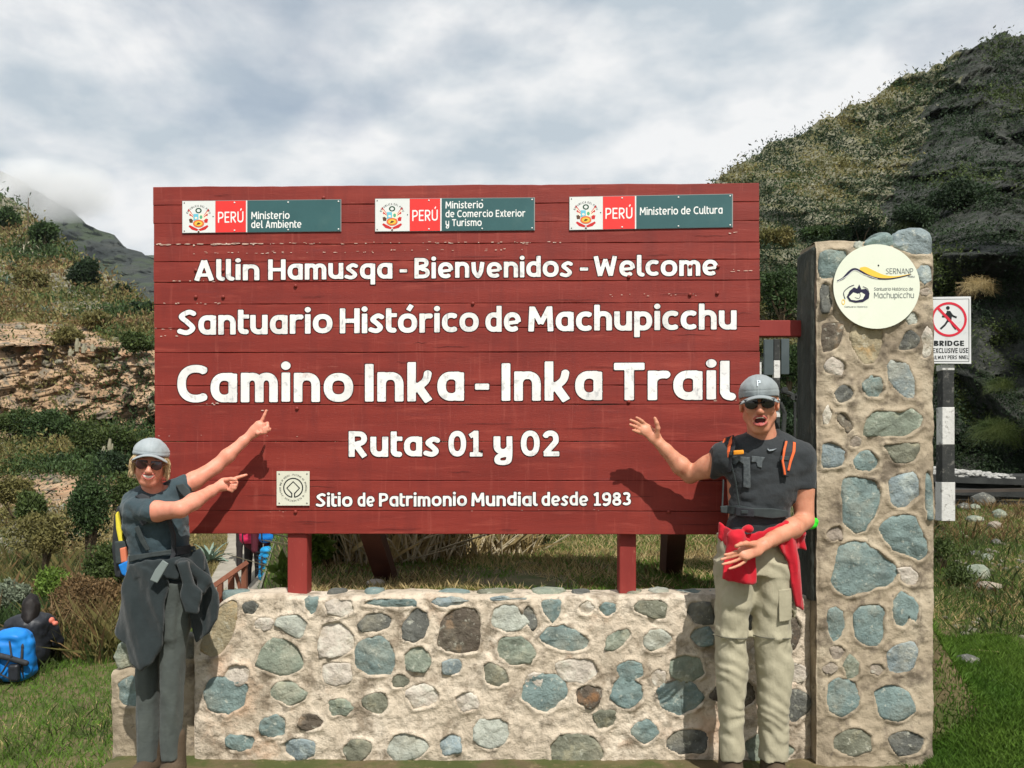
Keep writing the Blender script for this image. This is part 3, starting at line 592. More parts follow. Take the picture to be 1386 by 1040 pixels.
tag(pc.build('paint_chips', chip_m, sgn), kind='stuff')
cd_ = Print(bp)                                           # hairline drying cracks
for _ in range(44):
    y = rng.uniform(255, 718); x = rng.uniform(212, 980); l = rng.uniform(15, 90); cd_.stroke([(x + l * k / 5, y + rng.gauss(0, .5) - l * k / 5 * .006) for k in range(6)], [0, .35, .5, .45, .35, 0], .0031, 0)
tag(cd_.build('drying_cracks', outline_m, sgn), kind='stuff')
LET = [('Allin=263-351 Hamusqa=363-531 -=541-551 Bienvenidos=561-775 -=785-796 Welcome=804-972', 380, 373, 27.5, .094, .085), ('Santuario=241-450 Histórico=460-648 de=657-705 Machupicchu=715-997', 453.5, 446, 33.5, .098, .080),
       ('Camino=240-478 Inka=494-628 -=643-662 Inka=679-815 Trail=831-993', 545, 541, 50.5, .101, .09), ('Rutas=472-595 01=607-653 y=668-694 02=705-757', 618.5, 617.5, 34.5, .103, .09),
       ('Sitio=428-477 de=484-507 Patrimonio=513-632 Mundial=638-727 desde=733-796 1983=803-854', 686, 684.5, 18, .096, .09)]
for s_, y0, y1, cap, h, gap in LET:
    ws = [w.rsplit('=', 1) for w in s_.split(' ')]; X0 = float(ws[0][1].split('-')[0]); X1 = float(ws[-1][1].split('-')[1])
    for w, e in ws:
        xa, xb = map(float, e.split('-')); ya = y0 + (y1 - y0) * (xa - X0) / (X1 - X0); yb_ = y0 + (y1 - y0) * (xb - X0) / (X1 - X0)
        text(bp, w, xa, xb, ya, yb_, cap, (white_paint, outline_m), sgn, name='painted_word', h=h, gap=gap, off=.0036, outline=.8 / cap * 1.1, res=.03, jit=.35, wob=.012)
bolt_m = mat('painted_bolt', [srgb(130, 52, 44)], rough=.5, bump=.1)
def bolt(pt, px, py, r, m, parent, name='bolt', off=.0):
    c = pt(px, py, off); V = []; n = 10
    for k, (s, d) in enumerate(((1, 0), (1, .3), (.8, .75), (.4, 1))):
        V += [(c[0] + r * s * math.cos(2 * math.pi * a / n), c[1] - d * r * .8, c[2] + r * s * math.sin(2 * math.pi * a / n)) for a in range(n)]
    V.append((c[0], c[1] - r * .85, c[2])); f = [(k * n + a, k * n + (a + 1) % n, (k + 1) * n + (a + 1) % n, (k + 1) * n + a) for k in range(3) for a in range(n)] + [(3 * n + a, 3 * n + (a + 1) % n, 4 * n) for a in range(n)]
    return mesh(name, V, f, m, parent, smooth=True)
for x, y in ((265,366),(302,366),(265,402),(302,402),(400,387),(402,553),(934,361),(972,361),(934,399),(971,397),(851,375),(851,544),(400,693),(438,268),(640,411),(905,693)): bolt(bp, x, y, .0095, bolt_m, sgn, off=.003)
bolt(bp, 652, 611, .007, outline_m, sgn, off=.004)
for (xa, xb) in ((389, 415.5), (838.5, 861)):             # two front posts
    mb = MB(); Yp = 4.345; mb.box((xat(xa, Yp), Yp, .80), (xat(xb, Yp) - .0, Yp + .105, 2.80), .004); mb.build('post', red_post, sgn)
for p0, p1 in (((497, 700, 4.46), (524, 784, 4.98)), ((913, 700, 4.46), (908, 770, 5.1))):   # rear braces
    mb = MB(); a, b = P(*p0), P(*p1); d = b - a; mb.quadbox(a - d * .12, b + d * .12, .105, .105); mb.build('rear_brace', brown_post, sgn)
mb = MB(); A = P(1022, 434, 4.36); B = P(1103, 456, 4.36); mb.box((A[0], 4.35, B[2]), (B[0], 4.40, A[2]), .004); mb.build('side_rail', red_post, sgn)
for zz in (2.6, 1.95, 1.35):
    mb = MB(); mb.box((-1.70, 4.388, zz), (1.20, 4.43, zz + .09), .004); mb.build('back_rail', brown_post, sgn)

# ================================================================== MINISTRY PLAQUES
pl_white = mat('plaque_white', [srgb(214, 218, 216), srgb(226, 228, 226)], rough=.35, spec=.5, bump=.03, layers=[(6, .6, .75, srgb(190, 192, 186), .5)])
pl_red = mat('plaque_red', [srgb(222, 48, 44), srgb(232, 58, 52)], rough=.35, spec=.5, bump=.03, layers=[(7, .6, .75, srgb(206, 66, 48), .5)])
pl_teal = mat('plaque_teal', [srgb(44, 84, 86), srgb(52, 94, 96)], rough=.35, spec=.5, bump=.03, layers=[(5, .6, .75, srgb(70, 104, 102), .4)])
metal_edge = mat('plaque_edge', [srgb(150, 150, 146)], rough=.4, metal=.6, bump=0)
dk = mat('print_black', [srgb(30, 34, 36)], rough=.5, bump=0); wt = mat('print_white', [srgb(232, 234, 232)], rough=.5, bump=0)
EM = [mat('emblem_' + n, [c], rough=.5, bump=0) for n, c in (('green', srgb(26, 72, 52)), ('red', srgb(196, 40, 40)), ('sky', srgb(110, 190, 210)), ('leaf', srgb(90, 170, 130)), ('gold', srgb(230, 190, 70)), ('cream', srgb(236, 226, 206)), ('orange', srgb(222, 110, 60)), ('brown', srgb(90, 60, 40)))]
def plaque(c00, c10, split1, split2, lines, label):
    """c00 = left edge (x, top, bottom), c10 = right edge (x, top, bottom) in photo pixels"""
    xl_, tl, bl = c00; xr_, tr, br = c10
    T = lambda x: tl + (tr - tl) * (x - xl_) / (xr_ - xl_)
    B_ = lambda x: bl + (br - bl) * (x - xl_) / (xr_ - xl_)
    base = bp((xl_ + xr_) / 2, (bl + br) / 2, .004); t = thing('ministry_plaque', label, 'plaque', base)
    def panel(name, xa, xb, m, off, bt=0):
        v = []
        for o in (.003, off):
            v += [bp(xa, B_(xa) - bt, o), bp(xb, B_(xb) - bt, o), bp(xb, T(xb) + bt, o), bp(xa, T(xa) + bt, o)]
        mesh(name, v, [(4, 5, 6, 7), (0, 1, 5, 4), (1, 2, 6, 5), (2, 3, 7, 6), (3, 0, 4, 7)], m, t)
    panel('backing_plate', xl_, xr_, metal_edge, .0065)
    panel('white_panel', xl_ + .5, split1 - .1, pl_white, .0080, .6); panel('red_panel', split1 + .1, split2 - 1.2, pl_red, .0080, .6); panel('teal_panel', split2 + .8, xr_ - 1.2, pl_teal, .0080, .6)
    panel('divider', split2 - 1.1, split2 + .7, pl_white, .0088, .4)
    cx = (xl_ + split1) / 2 - .3; cy = (T(cx) + B_(cx)) / 2 + 1; pr = Print(bp); o = .0084
    pr.ring(cx, cy - 9.5, 2.5, 4.3, o, 0, 20, .85)
    for s in (-1, 1):
        for j in range(4): pr.poly([(cx + s * 7, cy - 3 + j), (cx + s * (13.5 - j * .8), cy - 12 + j * 3.1), (cx + s * (14.6 - j), cy - 9.6 + j * 3.1), (cx + s * 7.2, cy - .4 + j * 1.4)], o + .0001 * j, 1 if j % 2 == 0 else 5)
        pr.poly([(cx + s * 7, cy + 1), (cx + s * 13, cy + 2), (cx + s * 12, cy + 7), (cx + s * 8, cy + 7)], o, 7 if s < 0 else 1)
        pr.poly([(cx, cy + 16), (cx + s * 12, cy + 10), (cx + s * 13.5, cy + 12), (cx + s * 9, cy + 16.4), (cx + s * 2, cy + 18.2)], o, 1)
    pr.poly([(cx - 7, cy - 5), (cx, cy - 5), (cx, cy + 4), (cx - 7, cy + 4)], o + .0006, 2); pr.poly([(cx, cy - 5), (cx + 7, cy - 5), (cx + 7, cy + 4), (cx, cy + 4)], o + .0006, 5)
    pr.poly(circle(cx + 3.4, cy - .6, 2, 10, 2.6), o + .0009, 3); pr.poly(circle(cx - 3.4, cy + .5, 1.8, 10, 1.6), o + .0009, 5)
    pr.poly(circle(cx, cy + 8, 7.6, 22, 5.2), o + .0007, 6); pr.poly(circle(cx, cy + 8, 5.4, 18, 3.3), o + .0010, 4); pr.poly([(cx - 3, cy + 10), (cx - 1, cy + 6.5), (cx + 3, cy + 7.4), (cx + 1, cy + 9.2)], o + .0013, 7)
    pr.poly([(cx - 1, cy + 18), (cx + 1, cy + 18), (cx + 1.4, cy + 20.4), (cx - 1.4, cy + 20.4)], o, 7)
    pr.build('emblem', EM, t)
    gs, wd = text_polys('REPUBLICA DEL PERU', .075, .12, .07); mb = MB()
    for gxx, polys in gs:
        a = R(-158 + 136 * (gxx + .3) / wd); ca, sa = math.cos(a), math.sin(a)
        for p in polys:
            v = []
            for q in p:
                u = (q[0] - .3) * 2.6; w = q[1] * 2.6 + 15.6; v.append(bp(cx + ca * w - sa * u, cy + 1 + (sa * w + ca * u), o))
            mb.add(v, pip_orient(v, [list(range(len(v)))]))
    mb.build('arched_lettering', dk, t)
    ym = (T((split1 + split2) / 2) + B_((split1 + split2) / 2)) / 2
    text(bp, 'PERÚ', split1 + 3.5, split2 - 4.5, ym + 8.6, ym + 8, 15, (wt,), t, h=.07, gap=.13, off=.0086, outline=0, res=.05)
    for s, x0, x1, yb0, yb1, cap in lines: text(bp, s, x0, x1, yb0, yb1, cap, (wt,), t, h=.078, gap=.11, off=.0086, outline=0, res=.05)
    for x, y in ((split1 + 26, T(split1 + 26) + 3.2), (split1 + 26, B_(split1 + 26) - 3), ((split2 + xr_) / 2 - 8, T(split2 + 50) + 3.4), ((split2 + xr_) / 2 - 8, B_(split2 + 50) - 3), (xr_ - 3.8, T(xr_) + 3), (xr_ - 3.8, B_(xr_) - 3)): bolt(bp, x, y, .0042, wt, t, 'screw', .008)
    for x, y in ((xl_ + 3, T(xl_) + 3), (xl_ + 3, B_(xl_) - 3), (split1 - 3, ym)): bolt(bp, x, y, .003, dk, t, 'screw', .008)
plaque((246.5, 272, 316), (462, 270, 313.5), 291.5, 334, [('Ministerio', 340, 392, 297, 296.5, 10), ('del Ambiente', 340, 408, 309, 308.5, 10)], 'white, red and teal plaque reading Ministerio del Ambiente, leftmost on the board')
plaque((507.5, 269, 314), (724, 267.5, 312), 554.5, 597, [('Ministerio', 603, 654, 282.5, 282, 9.5), ('de Comercio Exterior', 603, 711, 294.5, 293.5, 9.5), ('y Turismo', 603, 652, 306.5, 306, 9.5)], 'white, red and teal plaque reading Ministerio de Comercio Exterior y Turismo')
plaque((770.5, 266.5, 312), (992, 262.5, 308), 816, 860.5, [('Ministerio de Cultura', 866, 978, 291.5, 289.5, 10.5)], 'white, red and teal plaque reading Ministerio de Cultura, nearest the right end')

# square heritage plaque
hp = thing('heritage_plaque', 'small square cream plaque with a round black emblem beside the 1983 line', 'plaque', bp(397, 661, .004))
v = []
for o in (.003, .010): v += [bp(374.5, 684.5, o), bp(419, 684.5, o), bp(419, 638, o), bp(374.5, 638, o)]
mesh('plate', v, [(4, 5, 6, 7), (0, 1, 5, 4), (1, 2, 6, 5), (2, 3, 7, 6), (3, 0, 4, 7)], mat('plaque_cream', [srgb(206, 206, 188), srgb(220, 220, 204)], rough=.4, bump=.05, layers=[(8, .6, .7, srgb(176, 176, 156), .6)]), hp)
pr = Print(bp); cx, cy = 396.8, 660.5; o = .0106
pr.ring(cx, cy, 12, 13.6, o, 0, 40, 1, 98, 442)
pr.stroke([(cx - 1.9, cy + 13), (cx - 1.9, cy + 7.6), (cx - 8.6, cy + .4), (cx, cy - 8.4), (cx + 8.6, cy + .4), (cx + 1.9, cy + 7.6), (cx + 1.9, cy + 13)], 1.7, o + .0003)
pr.build('emblem', dk, hp)
gs, wd = text_polys('PATRIMONIO MUNDIAL - WORLD HERITAGE - PATRIMOINE MONDIAL -', .07, .12, .09); mb = MB()
for gxx, polys in gs:
    a = R(-90 + 360 * gxx / (wd + .3)); ca, sa = math.cos(a), math.sin(a)
    for p in polys:
        v = []
        for q in p:
            u = (q[0] - .3) * 2.5; w = q[1] * 2.5 + 16.4; v.append(bp(cx + ca * w - sa * u, cy + (sa * w + ca * u), o))
        mb.add(v, pip_orient(v, [list(range(len(v)))]))
mb.build('ring_lettering', dk, hp)
for x, y in ((378, 641.5), (415.5, 641.5), (378, 681), (415.5, 681)): bolt(bp, x, y, .004, metal_edge, hp, 'screw', .0105)

# ================================================================== ROUND BOARD ON THE PILLAR
RY_ = PY - .034
def rp(px, py, off=0.): return P(px, py, RY_ - off)
rb = thing('round_emblem_board', 'round cream board with black and yellow mountain emblem fixed high on the pillar', 'sign', rp(1186, 388))
cream = mat('cream_board_paint', [srgb(216, 222, 204), srgb(226, 230, 214)], scale=3, rough=.45, spec=.4, bump=.04, layers=[(5, .60, .8, srgb(200, 204, 178), .5), (40, .70, .74, srgb(120, 110, 90), .5)])
cir = circle(1186.5, 388, 58.6, 72, 57.2); V = [rp(x, y, 0) for x, y in cir] + [rp(x, y, -.03) for x, y in cir]; n = 72
mesh('disc', V, [list(range(n))] + [(k, k + n, (k + 1) % n + n, (k + 1) % n) for k in range(n)] + [list(range(n, 2 * n))[::-1]], cream, rb)
navy = mat('print_navy', [srgb(34, 32, 60)], rough=.5, bump=0); yel = mat('print_yellow', [srgb(238, 196, 74)], rough=.5, bump=0); grey = mat('print_grey', [srgb(96, 104, 104)], rough=.5, bump=0)
mb = MB(); mb.ring = None
pr = Print(rp); o = .0012
up = spl([(1133, 380.5), (1141, 377), (1150, 368), (1157, 364.5), (1166, 368), (1180, 375.5), (1198, 377.8), (1215, 376), (1234, 371.5)], 5)
wd_ = [1 + 3.2 * math.sin(min(1, k / 12) * math.pi / 2) * (1 - k / len(up)) for k in range(len(up))]; wd_[-1] = .2
pr.stroke(up, wd_, o + .0004, 0)
yt = spl([(1164, 362.5), (1172, 361.5), (1182, 366), (1196, 372), (1212, 374), (1232, 371)], 5); yb = spl([(1164, 365.5), (1174, 371), (1186, 375.5), (1200, 377), (1216, 375.2), (1232, 371.6)], 5)
v = [rp(x, y, o) for q in zip(yt, yb) for x, y in q]; pr.mb.add(v, pip_orient(v, [(2 * k, 2 * k + 1, 2 * k + 3, 2 * k + 2) for k in range(len(yt) - 1)]), 1)
pr.stroke(spl([(1133, 382), (1146, 374), (1157, 366), (1170, 372), (1188, 378)], 5), .6, o + .0008, 2)
# ink drawing of a peak and a resting animal
pr.poly([(1146, 402), (1150, 394), (1156, 389), (1160, 391), (1163, 385), (1166, 392), (1172, 391), (1177, 397), (1176, 404), (1168, 409), (1158, 410), (1150, 408)], o + .0004, 0)
pr.poly([(1149, 402), (1155, 396), (1161, 398), (1166, 396), (1171, 399), (1168, 405), (1159, 407), (1152, 406)], o + .0008, 3)
pr.stroke(spl([(1144, 405), (1142, 396), (1149, 389), (1156, 386)], 5), 1., o + .0004, 0); pr.stroke(spl([(1158, 394), (1164, 398), (1163, 404), (1157, 403)], 5), .8, o + .0012, 0); pr.stroke(spl([(1168, 388), (1174, 391), (1176, 396)], 4), .8, o + .0012, 0)
pr.ring(1141.5, 409, 1.6, 2.4, o, 1, 14, 1.6)
pr.build('emblem', [navy, yel, wt, cream], rb)
text(rp, 'SERNANP', 1199, 1236, 371, 371, 7.6, (grey,), rb, h=.05, gap=.14, off=o, outline=0, res=.06)
text(rp, 'PERU', 1229, 1238, 376, 376, 2.4, (grey,), rb, h=.08, gap=.14, off=o, outline=0, res=.08)
text(rp, 'Santuario Histórico de', 1183, 1236, 393.5, 393.5, 4.4, (grey,), rb, h=.06, gap=.12, off=o, outline=0, res=.07)
text(rp, 'Machupicchu', 1183, 1237, 404, 403.5, 8, (grey,), rb, h=.05, gap=.13, off=o, outline=0, res=.05)
text(rp, 'Santuario Histórico', 1143, 1174, 416.5, 416.5, 2.2, (grey,), rb, h=.07, gap=.14, off=o, outline=0, res=.08)
bolt(rp, 1189, 359.5, .004, dk, rb, 'screw', 0)

# ================================================================== NO-PEDESTRIAN SIGN BEHIND THE PILLAR
SY = 8.3
def sp(px, py, off=0.): return P(px, py, SY - off)
bs = thing('no_pedestrian_sign', 'white bridge sign with red barred walking figure on a black and white post', 'sign', P(1286, 702, SY + .03))
M_galv = mat('sheet_metal_white', [srgb(206, 208, 208), srgb(220, 222, 222)], rough=.4, bump=.04, layers=[(9, .6, .7, srgb(150, 150, 148), .4)])
v = []
for q in (-.012, 0): v += [sp(1248, 492, q), sp(1314.5, 492.5, q), sp(1314, 401.5, q), sp(1248, 402.5, q)]
mesh('panel', v, [(4, 5, 6, 7), (0, 1, 5, 4), (1, 2, 6, 5), (2, 3, 7, 6), (3, 0, 4, 7), (3, 2, 1, 0)], M_galv, bs)
pr = Print(sp); o = .0015; sr = mat('sign_red', [srgb(206, 40, 60)], rough=.5, bump=0)
pr.stroke([(1252, 489.5), (1311.5, 489.5), (1311.5, 404.8), (1252, 405.5), (1252, 489.5)], .9, o, 0)
pr.ring(1284.5, 432.5, 21, 24.2, o + .0016, 1, 48, .97)
pr.stroke([(1268.5, 416), (1300, 449)], 3.6, o + .0012, 1)
pr.poly(circle(1283, 417, 2.6, 14), o, 0); pr.poly([(1281.5, 421), (1286, 421), (1289, 425), (1287.5, 436), (1282, 436), (1281, 428)], o, 0)
for s in ([(1285, 423), (1290, 428), (1295, 430)], [(1283, 423), (1278, 429), (1275, 428.5)], [(1286, 434), (1290, 441), (1294, 446)], [(1283, 434), (1279, 440), (1273, 445.5)]): pr.stroke(s, 2.6, o + .0004, 0)
pr.build('pictogram', [dk, sr], bs)
text(sp, 'BRIDGE', 1264, 1305, 468.5, 468.5, 7.2, (dk,), bs, h=.12, gap=.10, off=o, outline=0, res=.05)
text(sp, 'EXCLUSIVE USE', 1262.5, 1310.5, 478.2, 478, 6.8, (dk,), bs, h=.095, gap=.10, off=o, outline=0, res=.06)
text(sp, 'RAILWAY PERSONNEL', 1258, 1311, 486.6, 486.3, 5.2, (dk,), bs, h=.09, gap=.10, off=o, outline=0, res=.07)
pw = mat('worn_white_post', [srgb(196, 196, 192), srgb(222, 222, 218)], rough=.7, scale=8, bump=.4, bscale=30, layers=[(16, .54, .62, srgb(110, 108, 100), .7)])
pb = mat('worn_black_post', [srgb(40, 42, 42), srgb(62, 64, 62)], rough=.7, scale=8, bump=.4, bscale=30, layers=[(16, .56, .62, srgb(120, 118, 112), .6)])
for (ya, yb_, m_, nm) in ((493, 501, pw, 'white_band'), (501, 551, pb, 'black_band'), (551, 602, pw, 'white_band'), (602, 653, pb, 'black_band'), (653, 706, pw, 'white_band')):
    mb = MB(); wdt = (.056 if m_ is pb else .060) + .006 * (ya > 600); mb.box((xat(1286, SY) - wdt, SY + .03 - .0, zat(yb_, SY)), (xat(1286, SY) + wdt, SY + .03 + 2 * wdt, zat(ya, SY)), .004); mb.build(nm, m_, bs)
# ================================================================== LAND BEYOND
def ground_hit(px, py, y0=4.5, y1=60):
    ys = np.geomspace(y0, y1, 1500); xs = (px - CX) / F * ys; zs = EYE - (py - HY) / F * ys; g_ = G(xs, ys); k = np.nonzero(zs < g_)[0]
    i = k[0] if len(k) else len(ys) - 1
    return np.array((xs[i], ys[i], float(G(xs[i:i+1], ys[i:i+1])[0])))
rock_tan = mat('tan_cliff_rock', [srgb(128, 104, 80), srgb(170, 142, 112), srgb(188, 162, 134)], scale=.9, bump=.7, bscale=5, dist=.12, layers=[(1.6, .50, .58, srgb(112, 106, 94), .9), (5, .54, .60, srgb(64, 58, 46), .85), (1.2, .58, .66, srgb(184, 128, 92), .6)])
rock_grey = mat('grey_slope_rock', [srgb(84, 82, 72), srgb(126, 122, 108), srgb(152, 148, 134)], scale=1.4, bump=.7, bscale=6, dist=.1, layers=[(3.2, .48, .56, srgb(86, 88, 50), .8), (9, .55, .62, srgb(56, 52, 40), .7)])
turf = mat('hill_turf', [srgb(64, 70, 36), srgb(96, 96, 50), srgb(132, 112, 62)], scale=.6, bump=.7, bscale=7, dist=.1, layers=[(2.6, .5, .6, srgb(112, 84, 52), .7), (6, .58, .66, srgb(150, 140, 118), .7)])
dark_rock = mat('dark_cliff_rock', [srgb(32, 35, 33), srgb(58, 61, 56), srgb(90, 92, 85)], scale=2.6, bump=1., bscale=9, dist=.16, detail=10, layers=[(2.4, .50, .58, srgb(34, 44, 26), .9), (9, .60, .67, srgb(120, 120, 108), .5)])  # dark rock colour also carries shade the light does not cast there
pale_rock = mat('mossy_slope_rock', [srgb(76, 78, 62), srgb(116, 114, 94), srgb(142, 140, 122)], scale=1.3, bump=.8, bscale=8, dist=.10, layers=[(2.4, .48, .56, srgb(66, 70, 38), .85), (16, .64, .70, srgb(190, 190, 176), .7), (1.1, .52, .62, srgb(98, 94, 44), .6)])
def relief(name, pxs, ytop, ybot, nrow, depthf, dispf, zonef, mats_, back=40.):
    """hillside surface: for each column a run of points from its foot to the skyline, each at its own distance, then falling away behind"""
    pxs = np.asarray(pxs, float); n = len(pxs); T = np.linspace(0, 1, nrow)[:, None]; yt = ytop(pxs)[None, :]; yb = ybot(pxs)[None, :]
    PYS = yb + (yt - yb) * T; PXS = np.repeat(pxs[None, :], nrow, 0); D = depthf(PXS, PYS)
    q = np.stack(((PXS - CX) * D / F, D, EYE - (PYS - HY) * D / F), -1)
    q = q + dispf(q, PXS, PYS)
    last = q[-1]; ext = [last + np.array((0, back * k / 4, -back * k * k / 14)) for k in range(1, 5)]
    V = np.concatenate([q] + [e[None] for e in ext], 0); nr = nrow + 4
    f = grid_faces(n, nr)
    fc = V.reshape(-1, 3)[f].mean(1); Pz = np.concatenate((PYS, np.repeat(PYS[-1:], 4, 0)), 0).reshape(-1)[f].mean(1); Px = np.repeat(pxs[None, :], nr, 0).reshape(-1)[f].mean(1)
    mi = zonef(fc, Px, Pz).astype(np.int32)
    o = mesh(name, V.reshape(-1, 3), f, mats_, base=(0, 0, 0), smooth=True, mi=mi); tag(o, kind='structure'); return o, q, mi
def blocks(p, s, amp, seed):
    f1, f2, cid = worley(p * s, seed); return amp * ((cid - .5) * 1.2 + .5 * np.clip(f2 - f1, 0, .5))
rid = ([-400, -200, -60, 0, 20, 36, 54, 75, 95, 131, 170, 209, 260, 330, 480, 640], [60, 165, 228, 262, 270, 284, 311, 323, 343, 367, 394, 420, 455, 500, 580, 660])
def hd(x, y): return np.interp(y, [0, 200, 250, 300, 350, 400, 440, 470, 520, 590, 600, 640, 700, 770, 830], [100, 82, 72, 62, 52, 42, 33, 29.2, 28.5, 27.6, 26.6, 23, 19, 17, 15.5]) + .006 * (x - 100) * (y < 470) + 14 * sm(x, 215, 300) * sm(y, 560, 640)
def hdisp(q, px, py):
    cliff = sm(py, 455, 490) * (1 - sm(py, 575, 610)) + sm(py, 640, 655) * (1 - sm(py, 690, 705)) * (px < 160)
    d = 1.1 * fbm(q * .16, 4, 2) + .35 * fbm(q * .7, 4, 8) + cliff * (blocks(q * np.array((1.2, .5, .6)), .9, 1.2, 3) + blocks(q * np.array((1, .5, .7)), 2.2, .7, 5) + blocks(q * np.array((1, .6, 1)), 4.5, .35, 6)) + (1 - cliff) * blocks(q, 1.1, .22, 9)
    top = np.clip((py - 300) / 60, .25, 1)
    return np.stack((.2 * d, d * 1.0, .25 * d * top), -1)
def hzone(c, px, py):
    n_ = fbm(c * .35, 4, 31); b = 14 * n_
    cl = (py + b * 3.5 > 452 - .10 * (150 - px)) & (py + b * 4 < 596 + .0 * px)
    low = (py + b > 650) & (py + b < 700) & (px < 165 + 3 * b)
    gr = (fbm(c * np.array((.5, .5, .8)), 4, 77) > .04) | ((px + py < 310 + 20 * n_)) 
    return np.where(cl | low, 0, np.where(gr, 1, 2))
hill, HQ, HM = relief('hillside_terrain', np.arange(-330, 560, 1.7), lambda x: np.interp(x, *rid) + 3 * fbm(np.stack((x * .08, x * 0, x * 0), -1), 4, 6), lambda x: 0 * x + 812, 340, hd, hdisp, hzone, [rock_tan, rock_grey, turf])
# ---- right-hand cliff
def cd2(x, y): return np.interp(y, [-60, 60, 200, 250, 300, 328, 345, 450, 560, 650, 700], [58, 46, 36, 30, 25, 22, 18.5, 16, 14.6, 13.4, 12.8]) - 3.2 * sm(x, 1180, 1350) * sm(-y, -420, -260) * 1.6
def cdisp(q, px, py):
    r_ = sm(px, 1090, 1240); d = .9 * fbm(q * .3, 4, 12) + .3 * fbm(q * 1.4, 4, 18) + (.35 + .65 * r_) * (blocks(q * np.array((1, .7, .6)), .7, 1.1, 13) + blocks(q, 2.4, .30, 15))
    return np.stack((.15 * d, d, .2 * d), -1)
def czone(c, px, py):
    b = fbm(c * .4, 4, 51); return np.where((px - 1165 - (330 - py) * .5 + 50 * b < 0) & (py < 480 + 30 * b), 1, 0)
cliff, CQ, CM = relief('cliff_terrain', np.arange(700, 1620, 1.9), lambda x: np.interp(x, [600, 800, 900, 1000, 1100, 1200, 1300, 1420, 1700], [420, 332, 288, 226, 168, 122, 70, 40, -60]) + 22 * fbm(np.stack((x * .022, x * 0, x * 0), -1), 5, 3, .6), lambda x: 0 * x + 690, 260, cd2, cdisp, czone, [dark_rock, pale_rock])
# unseen rock mass, added beyond the right edge to throw shade on the cliff
ny, nz2 = 150, 90; uu, vv = np.meshgrid(np.linspace(0, 1, ny), np.linspace(0, 1, nz2)); yy = 15.5 - 17 * uu; q = np.stack((9.6 + 2.0 * np.sin(uu * 2.2) + .10 * vv * 22 + .6 * (uu < 0), yy, -.5 + vv * (25 - 6 * uu)), -1)
dd = 1.3 * fbm(q * .25, 4, 81) + blocks(q * np.array((1, .6, .6)), .6, 1.0, 83) + blocks(q, 2.0, .3, 85); q[..., 0] += dd
tag(mesh('cliff_terrain', q.reshape(-1, 3), grid_faces(ny, nz2), [dark_rock], base=(0, 0, 0), smooth=True), kind='structure')
# ---- far mountains
mtn = mat('far_mountain_rock', [srgb(26, 32, 31), srgb(46, 51, 48), srgb(70, 71, 66)], scale=.022, bump=.8, bscale=.10, dist=5, detail=10, nrough=.65, layers=[(.05, .48, .58, srgb(58, 70, 44), .7)])
mtn2 = mat('far_ridge_forest', [srgb(46, 58, 44), srgb(66, 76, 56)], scale=.01, bump=.8, bscale=.06, dist=8)
def mdisp(a, s):
    def f(q, px, py):
        n_ = fbm(q * s * np.array((1, .5, .45)), 6, 19, .55); rg = 1 - np.abs(fbm(q * s * 1.7 * np.array((1, .6, .35)), 6, 25, .6)) * 2.5; d = a * (n_ + rg * .45) + a * .25 * fbm(q * s * 9, 3, 5)
        return np.stack((.3 * d, d, .25 * d * sm(py, 240, 400)), -1)
    return f
relief('mountain', np.arange(-260, 420, 1.6), lambda x: np.interp(x, [-300, -150, -60, 0, 30, 60, 92, 108, 125, 144, 157, 183, 206, 240, 300, 450], [120, 165, 205, 232, 246, 262, 279, 294, 309, 322, 333, 348, 366, 400, 460, 590]) + 1.6 * fbm(np.stack((x * .12, x * 0, x * 0), -1), 4, 3), lambda x: 0 * x + 640, 210,
       lambda x, y: np.interp(y, [150, 290, 420, 640], [560, 470, 330, 150]), mdisp(26, .012), lambda c, x, y: 0 * x, [mtn], back=160)
relief('mountain', np.arange(40, 760, 3.), lambda x: np.interp(x, [40, 100, 144, 170, 188, 209, 260, 400, 600, 760], [300, 312, 330, 341, 346, 346, 340, 350, 380, 440]) + 1.2 * fbm(np.stack((x * .1, x * 0, x * 0), -1), 4, 9), lambda x: 0 * x + 560, 90,
       lambda x, y: np.interp(y, [300, 560], [1100, 600]), mdisp(40, .006), lambda c, x, y: 0 * x, [mtn2], back=300)
